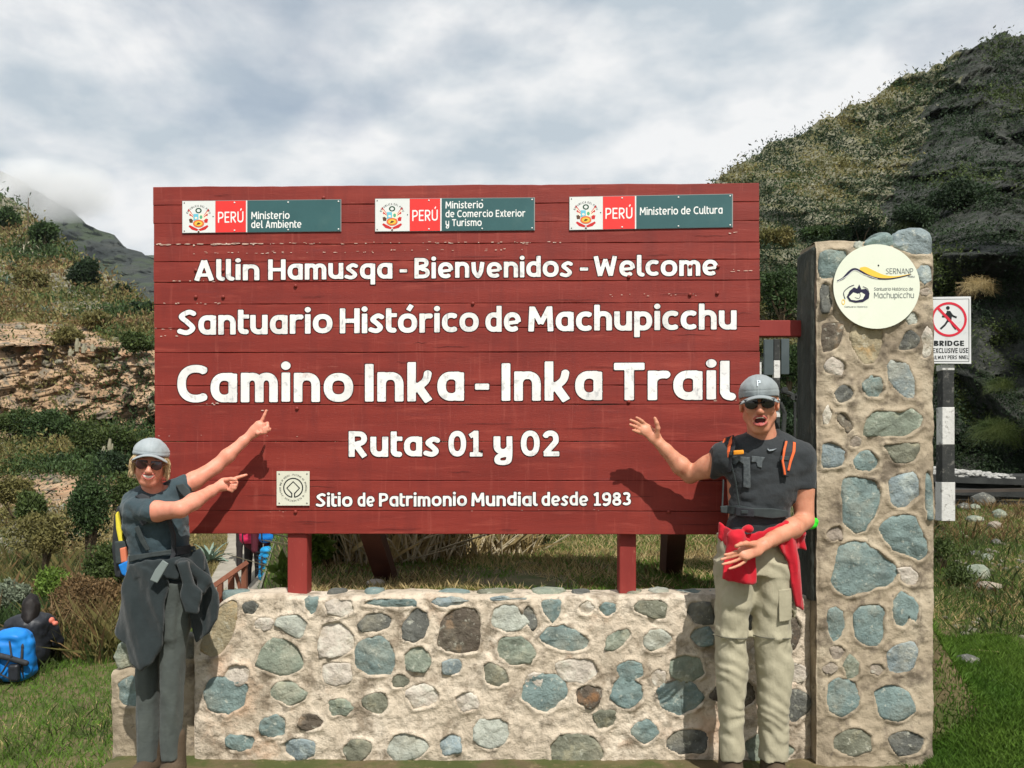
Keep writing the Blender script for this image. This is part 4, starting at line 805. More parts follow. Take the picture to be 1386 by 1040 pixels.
# ---- cloud lying on the peak
def cloud(name, c, r, dens, seed, label):
    bm = bmesh.new(); bmesh.ops.create_icosphere(bm, subdivisions=4, radius=1)
    for v in bm.verts:
        p = np.array([[v.co.x, v.co.y, v.co.z]]); k = 1 + .35 * float(fbm(p * 1.6 + seed, 4, seed)[0]); v.co = Vector((v.co.x * r[0] * k, v.co.y * r[1] * k, v.co.z * r[2] * k))
    me = bpy.data.meshes.new(name); bm.to_mesh(me); bm.free(); m = bpy.data.materials.new(name + '_vapour'); m.use_nodes = True; t = m.node_tree; t.nodes.clear()
    o_ = N(t, 'ShaderNodeOutputMaterial'); pv = N(t, 'ShaderNodeVolumePrincipled'); t.links.new(pv.outputs[0], o_.inputs['Volume']); pv.inputs['Color'].default_value = (1, 1, 1, 1); pv.inputs['Anisotropy'].default_value = 0
    tc_ = N(t, 'ShaderNodeTexCoord'); n_ = N(t, 'ShaderNodeTexNoise'); n_.inputs['Scale'].default_value = .045; n_.inputs['Detail'].default_value = 6; t.links.new(tc_.outputs['Object'], n_.inputs['Vector'])
    mr = N(t, 'ShaderNodeMapRange'); mr.inputs[1].default_value = .42; mr.inputs[2].default_value = .68; mr.inputs[4].default_value = dens; t.links.new(n_.outputs[0], mr.inputs[0])
    mg = N(t, 'ShaderNodeMapping'); mg.inputs['Scale'].default_value = tuple(1 / (a * 1.1) for a in r); gt = N(t, 'ShaderNodeTexGradient', gradient_type='SPHERICAL'); t.links.new(tc_.outputs['Object'], mg.inputs[0]); t.links.new(mg.outputs[0], gt.inputs[0])
    mu = N(t, 'ShaderNodeMath', operation='MULTIPLY'); t.links.new(gt.outputs[1], mu.inputs[0]); t.links.new(mr.outputs[0], mu.inputs[1]); t.links.new(mu.outputs[0], pv.inputs['Density'])
    me.materials.append(m); o = bpy.data.objects.new(name, me); col.objects.link(o); o.location = c; tag(o, label, 'cloud', kind='stuff'); return o
cloud('cloud', P(30, 258, 400), (44, 22, 16), .30, 3, 'pale cloud resting on the shoulder of the grey mountain')
cloud('cloud', P(88, 280, 410), (26, 16, 8), .26, 5, 'thin wisp of cloud around the grey peak')

# ================================================================== PLANTS
def leaf_mat(n, cols, isl=.45, sc=.8, tr=.25, rough=.6): return mat(n, cols, scale=sc, bump=0, island=isl, rough=rough, spec=.25, trans=tr)
LM = {'dark': leaf_mat('dark_green_leaves', [srgb(48, 68, 38), srgb(72, 92, 50)]), 'mid': leaf_mat('mid_green_leaves', [srgb(58, 76, 38), srgb(86, 98, 52)]), 'olive': leaf_mat('olive_leaves', [srgb(92, 94, 54), srgb(132, 122, 76)]),
      'dry': leaf_mat('dry_brown_leaves', [srgb(98, 78, 52), srgb(134, 110, 76)]), 'grey': leaf_mat('silver_green_leaves', [srgb(108, 118, 98), srgb(140, 150, 128)]), 'bright': leaf_mat('bright_green_leaves', [srgb(84, 112, 44), srgb(120, 142, 62)]),
      'gold': leaf_mat('yellow_dry_grass', [srgb(126, 116, 74), srgb(164, 150, 104)]), 'shade': leaf_mat('deep_green_leaves', [srgb(36, 52, 34), srgb(56, 74, 46)])}
bark = mat('shrub_bark', [srgb(78, 66, 50), srgb(112, 98, 76)], scale=6, bump=.4)
def leaf_quads(c, size, rg, elong=1.9, up=.0, wid=.45):
    n = len(c); d = rg.normal(size=(n, 3)); d[:, 2] += up; d /= np.linalg.norm(d, axis=1)[:, None]; w = np.cross(d, rg.normal(size=(n, 3))); w /= np.linalg.norm(w, axis=1)[:, None] + 1e-9
    s = (size * rg.uniform(.55, 1.35, n))[:, None]; nn = np.cross(d, w)
    V = np.stack((c, c + d * s * elong * .5 + w * s * wid + nn * s * .12, c + d * s * elong, c + d * s * elong * .5 - w * s * wid + nn * s * .12), 1)
    return V.reshape(-1, 3), np.arange(4 * n).reshape(-1, 4)
def crown_points(c, r, n, rg, lobes=9):
    L_ = rg.normal(size=(lobes, 3)); L_ /= np.linalg.norm(L_, axis=1)[:, None]; L_ *= rg.uniform(.25, .72, lobes)[:, None]; L_[:, 2] = np.abs(L_[:, 2]) * 1.2 - .45; L_[:, :2] *= (1.15 - .35 * np.clip(L_[:, 2:3], 0, 1)); lr = rg.uniform(.28, .5, lobes)
    k = rg.integers(0, lobes, n); d = rg.normal(size=(n, 3)); d /= np.linalg.norm(d, axis=1)[:, None]; q = L_[k] + d * (lr[k] * rg.uniform(.45, 1.12, n) ** .6)[:, None]
    q[:, 2] = np.maximum(q[:, 2], -.95); return np.asarray(c) + q * np.asarray(r)
def shrub(base, w, h, kind, n, ls, label, group, seed, name='shrub', lobes=9, cat='shrub', up=.3):
    rg = np.random.default_rng(seed); base = np.asarray(base, float); t = thing(name, label, cat, base, group); c = base + (0, 0, h * .52)
    pts = crown_points(c, (w / 2, w / 2 * .85, h * .55), n, rg, lobes); v, f = leaf_quads(pts, ls, rg, up=up); mesh('crown', v, f, LM[kind], t)
    mb = MB()
    for k in range(5):
        e = pts[rg.integers(0, n)]; m_ = base * .55 + e * .45 + rg.normal(size=3) * w * .05; mb.tube([base - (0, 0, .15), m_, e], [.035 * h, .02 * h, .006 * h], 5)
    mb.build('trunk', bark, t); return t
# left hillside: shrubs that can be told apart
def hill_pt(px, py, dy=0.): 
    D = float(hd(np.array([px], float), np.array([py], float))[0]); return P(px, py, D + dy)
HS = [(112, 388, 42, 44, 'shade', 'dark rounded shrub standing on the skyline of the left hillside'), (165, 358 + 40, 14, 18, 'shade', 'small dark bush just below the skyline beside the board'), (195, 425, 26, 22, 'shade', 'dark shrub on the slope close to the board edge'),
      (182, 472, 44, 30, 'mid', 'low green bush on the rock rim above the tan cliff'), (12, 310, 26, 30, 'dark', 'dark green bush high at the left edge of the hillside'), (60, 335, 34, 40, 'dark', 'tall dark scrub beside the grey cactus clump'),
      (62, 590, 60, 52, 'dark', 'broad dark green bush under the tan cliff'), (118, 612, 56, 60, 'mid', 'second dark green bush under the cliff, right of the broad one'), (22, 590, 44, 50, 'mid', 'yellow green bush at the foot of the cliff, left edge'), (168, 612, 40, 40, 'mid', 'green bush behind the cap of the woman'),
      (90, 460, 36, 22, 'olive', 'olive tuft growing above the tan cliff'), (130, 440, 40, 26, 'olive', 'olive bush in the middle of the left hillside'), (40, 385, 38, 24, 'olive', 'olive bush among grey stones on the left slope'), (150, 640, 40, 44, 'shade', 'dark bush behind the shoulder of the woman')]
for i, (x, y, w, h, k, lb) in enumerate(HS):
    b = hill_pt(x, y, -.9); s = b[1] / F; shrub(b - (0, 0, .2), w * s * 1.25, h * s * 1.2, k, 4200, .0022 * b[1], lb, 'shrubs on the left hillside', 100 + i)
def scatter_on(Q, M, n, rg, accept):
    ny, nx = Q.shape[:2]; i = rg.uniform(1, ny - 2, n); j = rg.uniform(1, nx - 2, n); a = Q[i.astype(int), j.astype(int)]; return a[accept(a, j, i)]
rg = np.random.default_rng(3)
# hillside ground cover, denser where the turf is
ncov = {'olive': [], 'mid': [], 'dark': [], 'dry': [], 'gold': []}
ny_, nx_ = HQ.shape[:2]; FM = HM.reshape(ny_ + 3, nx_ - 1)
ii = (rg.random(60000) ** .9 * (ny_ - 2)).astype(int); jj = (rg.uniform(0, .66, 60000) * (nx_ - 2)).astype(int); a = HQ[ii, jj]; zone = FM[ii, jj]; keep = rg.random(60000) < np.choose(zone, [.09, .22, .95])
a = a[keep]; nn_ = fbm(a * .25, 3, 61)
nn_ = nn_ + rg.normal(0, .07, len(nn_)); kk = np.where(nn_ > .27, 0, np.where(nn_ > .13, 1, np.where(nn_ > -.09, 2, np.where(nn_ > -.26, 3, 4))))
for q, key in enumerate(('dark', 'mid', 'olive', 'dry', 'gold')):
    s_ = a[kk == q]; s_ = np.repeat(s_, 6, 0); s_ = s_ + rg.normal(size=s_.shape) * (.006 * s_[:, 1:2]) + np.array((0, -.05, .05)); v, f = leaf_quads(s_, 1, rg, up=1.2, elong=1.7, wid=.35)
    c4 = np.repeat(s_, 4, 0); v = c4 + (v - c4) * (.0029 * c4[:, 1:2]); tag(mesh('hillside_scrub', v, f, LM[key], base=(0, 0, 0)), 'low scrub and grass covering the left hillside', 'ground cover', kind='stuff')
# small rocks scattered over the slope
def rock_mesh(n=1, seed=0):
    bm = bmesh.new(); bmesh.ops.create_icosphere(bm, subdivisions=2, radius=1)
    for v in bm.verts:
        p = np.array([[v.co.x, v.co.y, v.co.z]]); f1, f2, ci = worley(p * .9 + seed * 3.1, seed); v.co *= .8 + .35 * float(f1[0]) + .1 * float(fbm(p * 2 + seed, 2, seed)[0])
    v = np.array([v.co[:] for v in bm.verts]); f = np.array([[q.index for q in fc.verts] for fc in bm.faces]); bm.free(); return v, f
RV = [rock_mesh(1, s) for s in range(5)]
def rock_cloud(name, pts, sz, m, rg, label=None, cat=None, parent=None):
    V = []; Fs = []; o = 0
    for p, s in zip(pts, sz):
        v, f = RV[rg.integers(0, 5)]; a = rg.uniform(0, 6.28); c, s_ = math.cos(a), math.sin(a); q = v * np.array((1, .8, .62)) * s; q = np.stack((q[:, 0] * c - q[:, 1] * s_, q[:, 0] * s_ + q[:, 1] * c, q[:, 2]), -1) + p
        V.append(q); Fs.append(f + o); o += len(q)
    return tag(mesh(name, np.concatenate(V), np.concatenate(Fs), m, parent=parent, base=None if parent else (0, 0, 0)), label, cat, kind='stuff')
m_ = rg.random(len(a)) < .03; rock_cloud('hillside_rubble', a[m_], .0065 * a[m_][:, 1] * rg.uniform(.3, 1.2, m_.sum()), rock_grey, rg, 'loose grey stones scattered over the left hillside', 'rubble')
# cactus and agave plants on the slope
agave_m = leaf_mat('agave_leaf', [srgb(108, 128, 116), srgb(140, 158, 142)], .15, tr=.05, rough=.5); cact = leaf_mat('dead_agave_leaf', [srgb(126, 122, 100), srgb(168, 162, 140)], .2, tr=.05)
def agave(base, r, n, m, label, group, seed, name='agave', droop=.5, upm=(15, 75)):
    rg_ = random.Random(seed); t = thing(name, label, 'agave', base, group)
    for i in range(n):
        az = 2 * math.pi * i * .382; el = R(upm[0] + (upm[1] - upm[0]) * i / n); L_ = r * rg_.uniform(.8, 1.1); w = r * .085; V = []; f = []; ns = 7
        for k in range(ns + 1):
            u = k / ns; e = el - droop * u * u * math.cos(el); x = L_ * u * math.cos(e); z = L_ * u * math.sin(e); ww = w * (1 - u ** 2.2) * (1 if u > .08 else .8) + .001; ca, sa = math.cos(az), math.sin(az); dz = ww * .45
            for s, d in ((-1, dz), (0, -dz * .35), (1, dz)):
                V.append((base[0] + ca * x - sa * ww * s, base[1] + sa * x + ca * ww * s, base[2] + z + d * 1.0))
            if k: f += [(3 * k - 3, 3 * k - 2, 3 * k + 1, 3 * k), (3 * k - 2, 3 * k - 1, 3 * k + 2, 3 * k + 1)]
        V2 = [(q[0], q[1], q[2] - w * .25 * (1 - (j // 3) / ns)) for j, q in enumerate(V)]; n0 = len(V); f += [tuple(n0 + q for q in fc)[::-1] for fc in f]
        mesh('leaf', V + V2, f, m, t, smooth=True)
    return t
b = ground_hit(284, 762); agave((b[0], b[1], b[2]), 36 * b[1] / F, 22, agave_m, 'blue green agave rosette beside the path behind the wall', None, 2)
for i, (x, y, r_, lb) in enumerate(((34, 340, 26, 'grey drooping yucca clump near the skyline of the left hillside'), (8, 385, 14, 'pale spiky agave at the left edge of the slope'), (16, 360, 12, 'small green agave above the pale one'), (62, 425, 15, 'blue green agave on the slope above the tan cliff'))):
    q = hill_pt(x, y, -1.2); agave(q, r_ * q[1] / F, 20, cact if i in (0,) else agave_m, lb, 'agaves on the left hillside', 20 + i, droop=1.6 if i == 0 else .4)
for i, (x, y, h) in enumerate(((38, 320, 52), (104, 476, 18), (113, 478, 12), (95, 482, 10), (148, 616, 22), (140, 618, 14), (125, 476, 10))):
    q = hill_pt(x, y, -1.0); s = q[1] / F; t = thing('column_cactus', ['tall thin dead flower stalk on the left skyline', 'pale column cactus on the cliff rim, tallest of the group', 'short column cactus right of the tallest on the cliff rim', 'stubby cactus left of the tallest on the cliff rim', 'pale dead cactus stump among bushes behind the woman', 'shorter dead cactus stump left of the pale one', 'low cactus at the right end of the cliff rim'][i], 'cactus', q)
    mb = MB(); mb.tube([q, q + (0, 0, h * s * .5), q + (.02, 0, h * s)], [(.9 if i == 0 else 2.6) * s, (.8 if i == 0 else 2.8) * s, (.5 if i == 0 else 1.6) * s], 8); mb.build('stem', cact if i else bark, t)
    if i: mb = MB(); mb.tube([q + (0, 0, h * s * .25), q + (3.6 * s, 0, h * s * .35), q + (4.4 * s, 0, h * s * .7)], [1.4 * s, 1.5 * s, 1. * s], 7); mb.build('arm', cact, t)

# near left: bushes between the hikers and the slope
NS = [(120, 745, 13.5, 76, 130, 'dark', 3600, 'dense dark green bush left of the woman'), (60, 760, 13.2, 90, 90, 'olive', 2600, 'olive feathery bush behind the seated hiker'), (20, 690, 15, 60, 60, 'olive', 2000, 'loose olive bush at the left edge above the hikers'), (150, 800, 12, 80, 70, 'mid', 2600, 'leafy green bush beside the hip of the woman'),
      (122, 876, 10.7, 150, 110, 'dry', 9000, 'dry brown twiggy bush behind the seated hiker'), (8, 842, 11.3, 60, 74, 'grey', 2600, 'silvery green bush behind the blue backpack'), (70, 830, 12.2, 60, 70, 'bright', 2200, 'bright green weeds behind the seated hiker'), (172, 700, 14.5, 44, 80, 'mid', 1800, 'tall green bush right behind the woman'), (38, 720, 14, 50, 70, 'mid', 2000, 'mid green bush on the left bank')]
for i, (x, y, D, w, h, k, n, lb) in enumerate(NS):
    b = P(x, y, D); s = D / F; b = np.array((b[0], D, max(b[2], float(G(np.array([b[0]]), np.array([D]))[0]) - .1) if y < 1 else b[2])); shrub(b, w * s, h * s, k, int(n * 1.7), .0024 * D, lb, 'bushes on the left bank', 200 + i, lobes=12, up=.9)
def blades(name, pts, L0, w0, m, rg, label, cat, lean=.35, lenv=.5, parent=None):
    n = len(pts); az = rg.uniform(0, 2 * np.pi, n); ln = L0 * rg.uniform(1 - lenv, 1 + lenv, n); le = np.abs(rg.normal(0, lean, n)); d = np.stack((np.cos(az) * np.sin(le), np.sin(az) * np.sin(le), np.cos(le)), -1)
    s = np.stack((-np.sin(az), np.cos(az), 0 * az), -1); a2 = rg.uniform(0, np.pi, n)[:, None]; s = s * np.cos(a2) + np.cross(d, s) * np.sin(a2); w = (w0 * rg.uniform(.6, 1.3, n))[:, None]; ln = ln[:, None]
    mid = pts + d * ln * .55; tip = pts + d * ln + np.stack((np.cos(az), np.sin(az), 0 * az), -1) * ln * .25
    V = np.stack((pts - s * w, pts + s * w, mid + s * w * .6, tip, mid - s * w * .6), 1).reshape(-1, 3); f = np.arange(5 * n).reshape(-1, 5)
    return tag(mesh(name, V, f, m, base=(0, 0, 0)), label, cat, kind='stuff')
def gpts(n, x0, x1, y0, y1, rg, pw=1.6):
    x = rg.uniform(x0, x1, n); y = y0 + (y1 - y0) * rg.random(n) ** pw; return np.stack((x, y, G(x, y) - .004), -1)
GM = {'w': leaf_mat('wild_grass', [srgb(52, 74, 34), srgb(96, 108, 56)], .4, sc=3), 'g': leaf_mat('short_green_grass', [srgb(70, 104, 34), srgb(100, 128, 50)], .35, sc=2.), 'l': leaf_mat('fresh_grass', [srgb(84, 124, 44), srgb(112, 142, 60)], .3, sc=2.), 's': leaf_mat('straw', [srgb(168, 148, 100), srgb(206, 188, 142)], .3, sc=3), 'b': leaf_mat('brown_litter', [srgb(96, 78, 50), srgb(132, 108, 74)], .35, sc=3)}
rg = np.random.default_rng(8)
def patch(p, s, seed, lo): return p[fbm(p * s, 3, seed) + rg.normal(0, .12, len(p)) > lo]
T0 = gpts(190000, -1.9, 2.3, 4.47, 8.5, rg, 1.7)
T0 = T0[T0[:, 2] > .7]; k0 = len(T0)
blades('terrace_grass', patch(T0[:int(k0 * .5)], 1.5, 5, -.02), .028, .0022, GM['g'], rg, 'short green grass on the terrace behind the wall', 'grass', .7)
blades('terrace_grass', patch(T0[int(k0 * .5):int(k0 * .75)], 1.5, 15, .06), .030, .0022, GM['l'], rg, 'fresh green grass patches on the terrace', 'grass', .7)
blades('terrace_litter', patch(T0[int(k0 * .72):int(k0 * .92)], 1.5, 25, -.1), .05, .0026, GM['s'], rg, 'dry straw lying in the terrace grass', 'straw', 1.1)
blades('terrace_litter', patch(T0[int(k0 * .9):], 1.5, 35, 0), .04, .004, GM['b'], rg, 'brown dead leaves in the terrace grass', 'litter', 1.2)
T1 = gpts(330000, 1.9, 6.6, 3.7, 9.6, rg, 1.7); T1 = T1[(T1[:, 0] < T1[:, 1] * .63) & (T1[:, 0] > T1[:, 1] * .45)]
T1b = gpts(60000, 2.0, 3.1, 3.6, 5.4, rg, 1.); T1b = T1b[(T1b[:, 0] < T1b[:, 1] * .63) & (T1b[:, 0] > T1b[:, 1] * .45)]; T1b[:, 2] += .014; blades('lawn_grass', T1b, .038, .0026, GM['g'], rg, 'dense green lawn at the foot of the pillar', 'grass', .6)
k = len(T1); blades('lawn_grass', T1[:k // 2], .026, .0022, GM['g'], rg, 'short green lawn right of the pillar', 'grass', .6); blades('lawn_grass', patch(T1[k // 2: int(k * .8)], 1.2, 45, .0), .028, .0022, GM['l'], rg, 'bright grass patches right of the pillar', 'grass', .6)
q = patch(T1[int(k * .8):], 1.2, 55, -.05); blades('lawn_litter', q[q[:, 1] > 5.6], .05, .003, GM['s'], rg, 'dry straw on the rough grass right of the pillar', 'straw', 1.2)
T2 = gpts(90000, -9, -1.9, 6.0, 16, rg, 1.3); T2 = T2[(T2[:, 0] > -T2[:, 1] * .66)]; k = len(T2)
path_d = np.abs(T2[:, 0] + .31 * (T2[:, 1] - 4) + .9 * 0); 
blades('bank_grass', T2[:k // 2], .06, .004, GM['l'], rg, 'bright green grass on the left bank', 'grass', .5); blades('bank_grass', T2[k // 2:int(k * .8)], .07, .004, GM['g'], rg, 'green grass on the left bank', 'grass', .5)
blades('bank_litter', patch(T2[int(k * .8):], .8, 65, -.1), .06, .003, GM['s'], rg, 'dry grass stalks on the left bank', 'straw', .6)
T4 = gpts(80000, -11, -2.6, 9.2, 17, rg, 1.2); T4 = T4[T4[:, 1] > 9.2 + .9 * sm(T4[:, 0], -5.4, -4.2) + .5 * fbm(T4 * .8, 3, 7)]; T4 = T4[(T4[:, 0] > -T4[:, 1] * .66) & (T4[:, 0] < -T4[:, 1] * .40) & ~((T4[:, 1] < 9.85) & (T4[:, 0] < -4.75))]; nn_ = fbm(T4 * .7, 3, 91) + rg.normal(0, .08, len(T4))
for key, ms, hh_ in (('mid', nn_ < -.08, .42), ('olive', (nn_ >= -.08) & (nn_ < .06), .5), ('dry', (nn_ >= .06) & (nn_ < .20), .5), ('dark', nn_ >= .20, .4)): blades('bank_scrub', T4[ms], hh_, .011, LM[key], rg, 'tangled knee high scrub covering the left bank', 'scrub', .4, .7)
T3 = gpts(30000, -9, -3.2, 15, 24, rg, 1.); T3 = T3[np.abs(T3[:, 0] - np.interp(T3[:, 1], [11.5, 14, 17, 20, 24, 32], [-3.5, -4.5, -5.2, -5.9, -7.2, -9.6])) > .75]
blades('path_verge', T3, .09, .008, LM['gold'], rg, 'yellow dry grass beside the path', 'grass', .5); 
# the path itself
pm = mat('gravel_path', [srgb(140, 134, 122), srgb(166, 160, 148)], scale=3, bump=.5, bscale=20, dist=.02)
yy = np.linspace(11.5, 32, 60); V = []
for y in yy:
    xc = -5.1 - .10 * (y - 16) if y > 13 else -4.8 + .0 * y; xc = np.interp(y, [11.5, 14, 17, 20, 24, 32], [-3.5, -4.5, -5.2, -5.9, -7.2, -9.6])
    for s in (-.75, -.35, 0, .35, .75): V.append((xc + s, y, float(G(np.array([xc + s]), np.array([y]))[0]) + .03))
tag(mesh('path', V, grid_faces(5, 60), pm, base=(0, 0, 0), smooth=True), kind='structure')
# canes and reeds behind the board
mb = MB(); r_ = random.Random(9)
for i in range(300):
    px = r_.uniform(470, 725) if i < 270 else r_.uniform(450, 480); D = r_.uniform(5.35, 5.9) + .7 * max(0, (px - 560) / 160); x = xat(px, D); z = float(G(np.array([x]), np.array([D]))[0]); h = r_.uniform(.35, 1.1) * (1 if px < 660 else .6); a = r_.gauss(0, .55)
    e = np.array((x + math.sin(a) * h, D + r_.uniform(-.25, .25), z + math.cos(a) * h)); m_ = (np.array((x, D, z)) + e) / 2 + np.array((r_.gauss(0, .04), 0, r_.gauss(0, .03))); w = r_.uniform(.003, .008)
    mb.tube([(x, D, z - .02), m_, e], [w, w * .9, w * .5], 4)
tag(mb.build('dry_canes', leaf_mat('bleached_cane', [srgb(170, 156, 124), srgb(206, 194, 166)], .35, tr=0), base=(0, 0, 0)), 'pale dry canes tangled behind the signboard', 'canes', kind='stuff')
rg = np.random.default_rng(5); n = 12000; px_ = rg.uniform(430, 730, n); D = rg.uniform(5.6, 7.4, n) + .7 * np.clip((px_ - 560) / 160, 0, 1); x = (px_ - CX) * D / F; q = np.stack((x, D, G(x, D)), -1); blades('reed_bed', q, .55, .006, LM['olive'], rg, 'olive and straw reeds behind the signboard', 'reeds', .35)
blades('reed_bed', q[::3] + np.array((0, -.2, 0)), .35, .006, GM['s'], rg, 'straw coloured reeds behind the signboard', 'reeds', .45)
for i, (px, py, D, w, h, k, nn, lb) in enumerate(((455, 792, 5.6, 80, 74, 'mid', 700, 'broad leaved green bush between the left post and the brace'), (425, 790, 5.3, 44, 60, 'bright', 420, 'light green leafy weed beside the left post'), (545, 760, 7.0, 60, 60, 'shade', 900, 'dark green bush among the canes right of the brace'), (384, 799, 4.75, 18, 46, 'bright', 60, 'large leafed plant growing in front of the blue pack'), (1058, 775, 5.2, 60, 40, 'olive', 700, 'yellow green weeds at the foot of the pillar'))):
    b = P(px, py, D); z = float(G(b[None, 0], b[None, 1])[0]) if px > 420 or True else b[2]; shrub((b[0], D, max(z, b[2])), w * D / F, h * D / F, k, nn, .0085 * D if nn > 300 else .0095 * D, lb, 'bushes behind the wall', 300 + i, lobes=8, up=.4)
# right cliff vegetation
rg = np.random.default_rng(15); ny_, nx_ = CQ.shape[:2]; FM = CM.reshape(ny_ + 3, nx_ - 1)
ii = rg.integers(2, ny_ - 2, 46000); jj = rg.integers(int(nx_ * .25), int(nx_ * .82), 46000); a = CQ[ii, jj]; pt_ = fbm(a * .8, 3, 171); keep = rg.random(46000) < np.where(FM[ii, jj] == 1, .75, np.where(pt_ > -.02, .9, .12)); a = a[keep]; nn_ = fbm(a * .5, 3, 71)
isr = FM[ii, jj][keep] == 0
for key, ms in (('shade', (nn_ < .02) | (isr & (nn_ < .2))), ('dark', (nn_ >= .02) & (nn_ < .14) & ~isr), ('olive', (nn_ >= .14) & ~isr), ('mid', isr & (nn_ >= .2))):  # deep green over the dark rock also carries painted shade
    s_ = np.repeat(a[ms], 5, 0); s_ = s_ + rg.normal(size=s_.shape) * (.005 * s_[:, 1:2]) + np.array((0, -.10, 0)); v, f = leaf_quads(s_, 1, rg, up=.2, elong=1.8, wid=.35); c4 = np.repeat(s_, 4, 0); v = c4 + (v - c4) * (.0023 * c4[:, 1:2])
    tag(mesh('cliff_scrub', v, f, LM[key], base=(0, 0, 0)), 'dark scrub clinging to the right cliff', 'ground cover', kind='stuff')
def cliff_pt(px, py, dy=0): D = float(cd2(np.array([px], float), np.array([py], float))[0]); return P(px, py, D + dy)
for i, (x, y, w, h, k, lb) in enumerate(((1050, 330, 50, 30, 'olive', 'olive green bush on the slope just right of the board'), (1060, 405, 66, 60, 'dark', 'dark bush between board and pillar above the red rail'), (1055, 590, 70, 60, 'shade', 'dark bush behind the shoulder of the man'), (1165, 320, 90, 34, 'shade', 'dark bush above the top of the pillar'), (1105, 318, 70, 24, 'dark', 'dark scrub line left above the pillar'), (1235, 300, 60, 44, 'shade', 'black green bush above the right corner of the pillar'), (1290, 275, 70, 50, 'shade', 'shadowed bush hanging high on the right cliff'), (1068, 500, 60, 60, 'dark', 'dark bush behind the striped railway post'))):
    b = cliff_pt(x, y, -1.0); s = b[1] / F; shrub(b - (0, 0, h * s * .4), w * s * 1.2, h * s * 1.2, k, 3600, .0024 * b[1], lb, 'bushes on the right cliff', 400 + i)
for i, (x, y, r_, nb, kk, lb) in enumerate(((1235, 300, 22, 60, 'w', 'grassy tussock hanging above the pillar'), (1322, 385, 26, 70, 's', 'straw coloured tussock on the dark cliff above the bridge sign'), (1345, 580, 38, 110, 'w', 'long green grass tussock hanging from the right cliff'), (1310, 395, 16, 40, 'b', 'brown tussock left of the straw coloured one'), (1352, 520, 24, 60, 'w', 'upper green tussock at the right edge of the cliff'))):
    b = cliff_pt(x, y, -1.0); s = b[1] / F; rr = random.Random(i); mb = MB()
    for j in range(nb * 5):
        az = rr.uniform(math.pi, 2 * math.pi); L_ = r_ * s * rr.uniform(.4, 1.15); up_j = rr.uniform(.1, 1.1); pts = [b + np.array((rr.gauss(0, r_ * s * .28), 0, rr.gauss(0, r_ * s * .16))) + np.array((math.cos(az) * L_ * u * .9, math.sin(az) * L_ * u * .5, L_ * (up_j * u - (.6 + up_j * .8) * u * u))) for u in (0, .33, .66, 1)]; mb.tube(pts, [.16 * s, .16 * s, .12 * s, .05 * s], 3, cap=False)
    tag(mb.build('tussock', GM[kk], base=b), lb, 'tussock', 'tussocks on the right cliff')

# ================================================================== RIGHT: RAILWAY EDGE AND ROCKS
gravel = mat('white_ballast', [srgb(120, 120, 116), srgb(190, 190, 186)], scale=12, bump=.4); conc = mat('dark_sleeper', [srgb(40, 42, 42), srgb(66, 68, 66)], scale=4, bump=.4); steel = mat('rail_steel', [srgb(70, 66, 62), srgb(96, 88, 82)], rough=.5, metal=.5, bump=.1)
emb = thing('railway_bank', 'railway edge of dark beams topped with white ballast right of the pillar', 'railway', P(1320, 700, 10.3))
def ep(px, py, D): return P(px, py, D)
for (xa, ya, xb, yb_, D, hh, dd, m_, nm) in ((1120, 655, 1480, 668, 10.2, 9, .35, conc, 'sleeper_beam'), (1120, 662 + 4, 1480, 660, 9.9, 4, .12, steel, 'rail'), (1120, 640, 1480, 652, 10.6, 8, .4, conc, 'sleeper_beam'), (1120, 672, 1480, 682, 10.0, 10, .3, conc, 'sleeper_beam')):
    A, B = ep(xa, ya, D), ep(xb, yb_, D); h_ = hh * D / F; V = [(A[0], D, A[2] - h_), (B[0], D, B[2] - h_), (B[0], D, B[2]), (A[0], D, A[2]), (A[0], D + dd, A[2] - h_), (B[0], D + dd, B[2] - h_), (B[0], D + dd, B[2]), (A[0], D + dd, A[2])]
    mesh(nm, V, [(0, 1, 2, 3), (3, 2, 6, 7), (4, 7, 6, 5), (0, 4, 5, 1), (1, 5, 6, 2), (0, 3, 7, 4)], m_, emb)
rg = np.random.default_rng(2); n = 2600; px_ = rg.uniform(1200, 1470, n); D = rg.uniform(10.7, 12.2, n); top = 636 + (px_ - 1262) * .115; z = EYE - (top - HY) * 11 / F + rg.uniform(-.06, .02, n); rock_cloud('ballast', np.stack(((px_ - CX) * D / F, D, z), -1), rg.uniform(.02, .05, n), gravel, rg, parent=emb)
mb = MB(); mb.box((xat(1120, 11), 10.75, .6), (xat(1600, 13), 12.6, 1.27)); mb.build('bank_core', conc, emb)
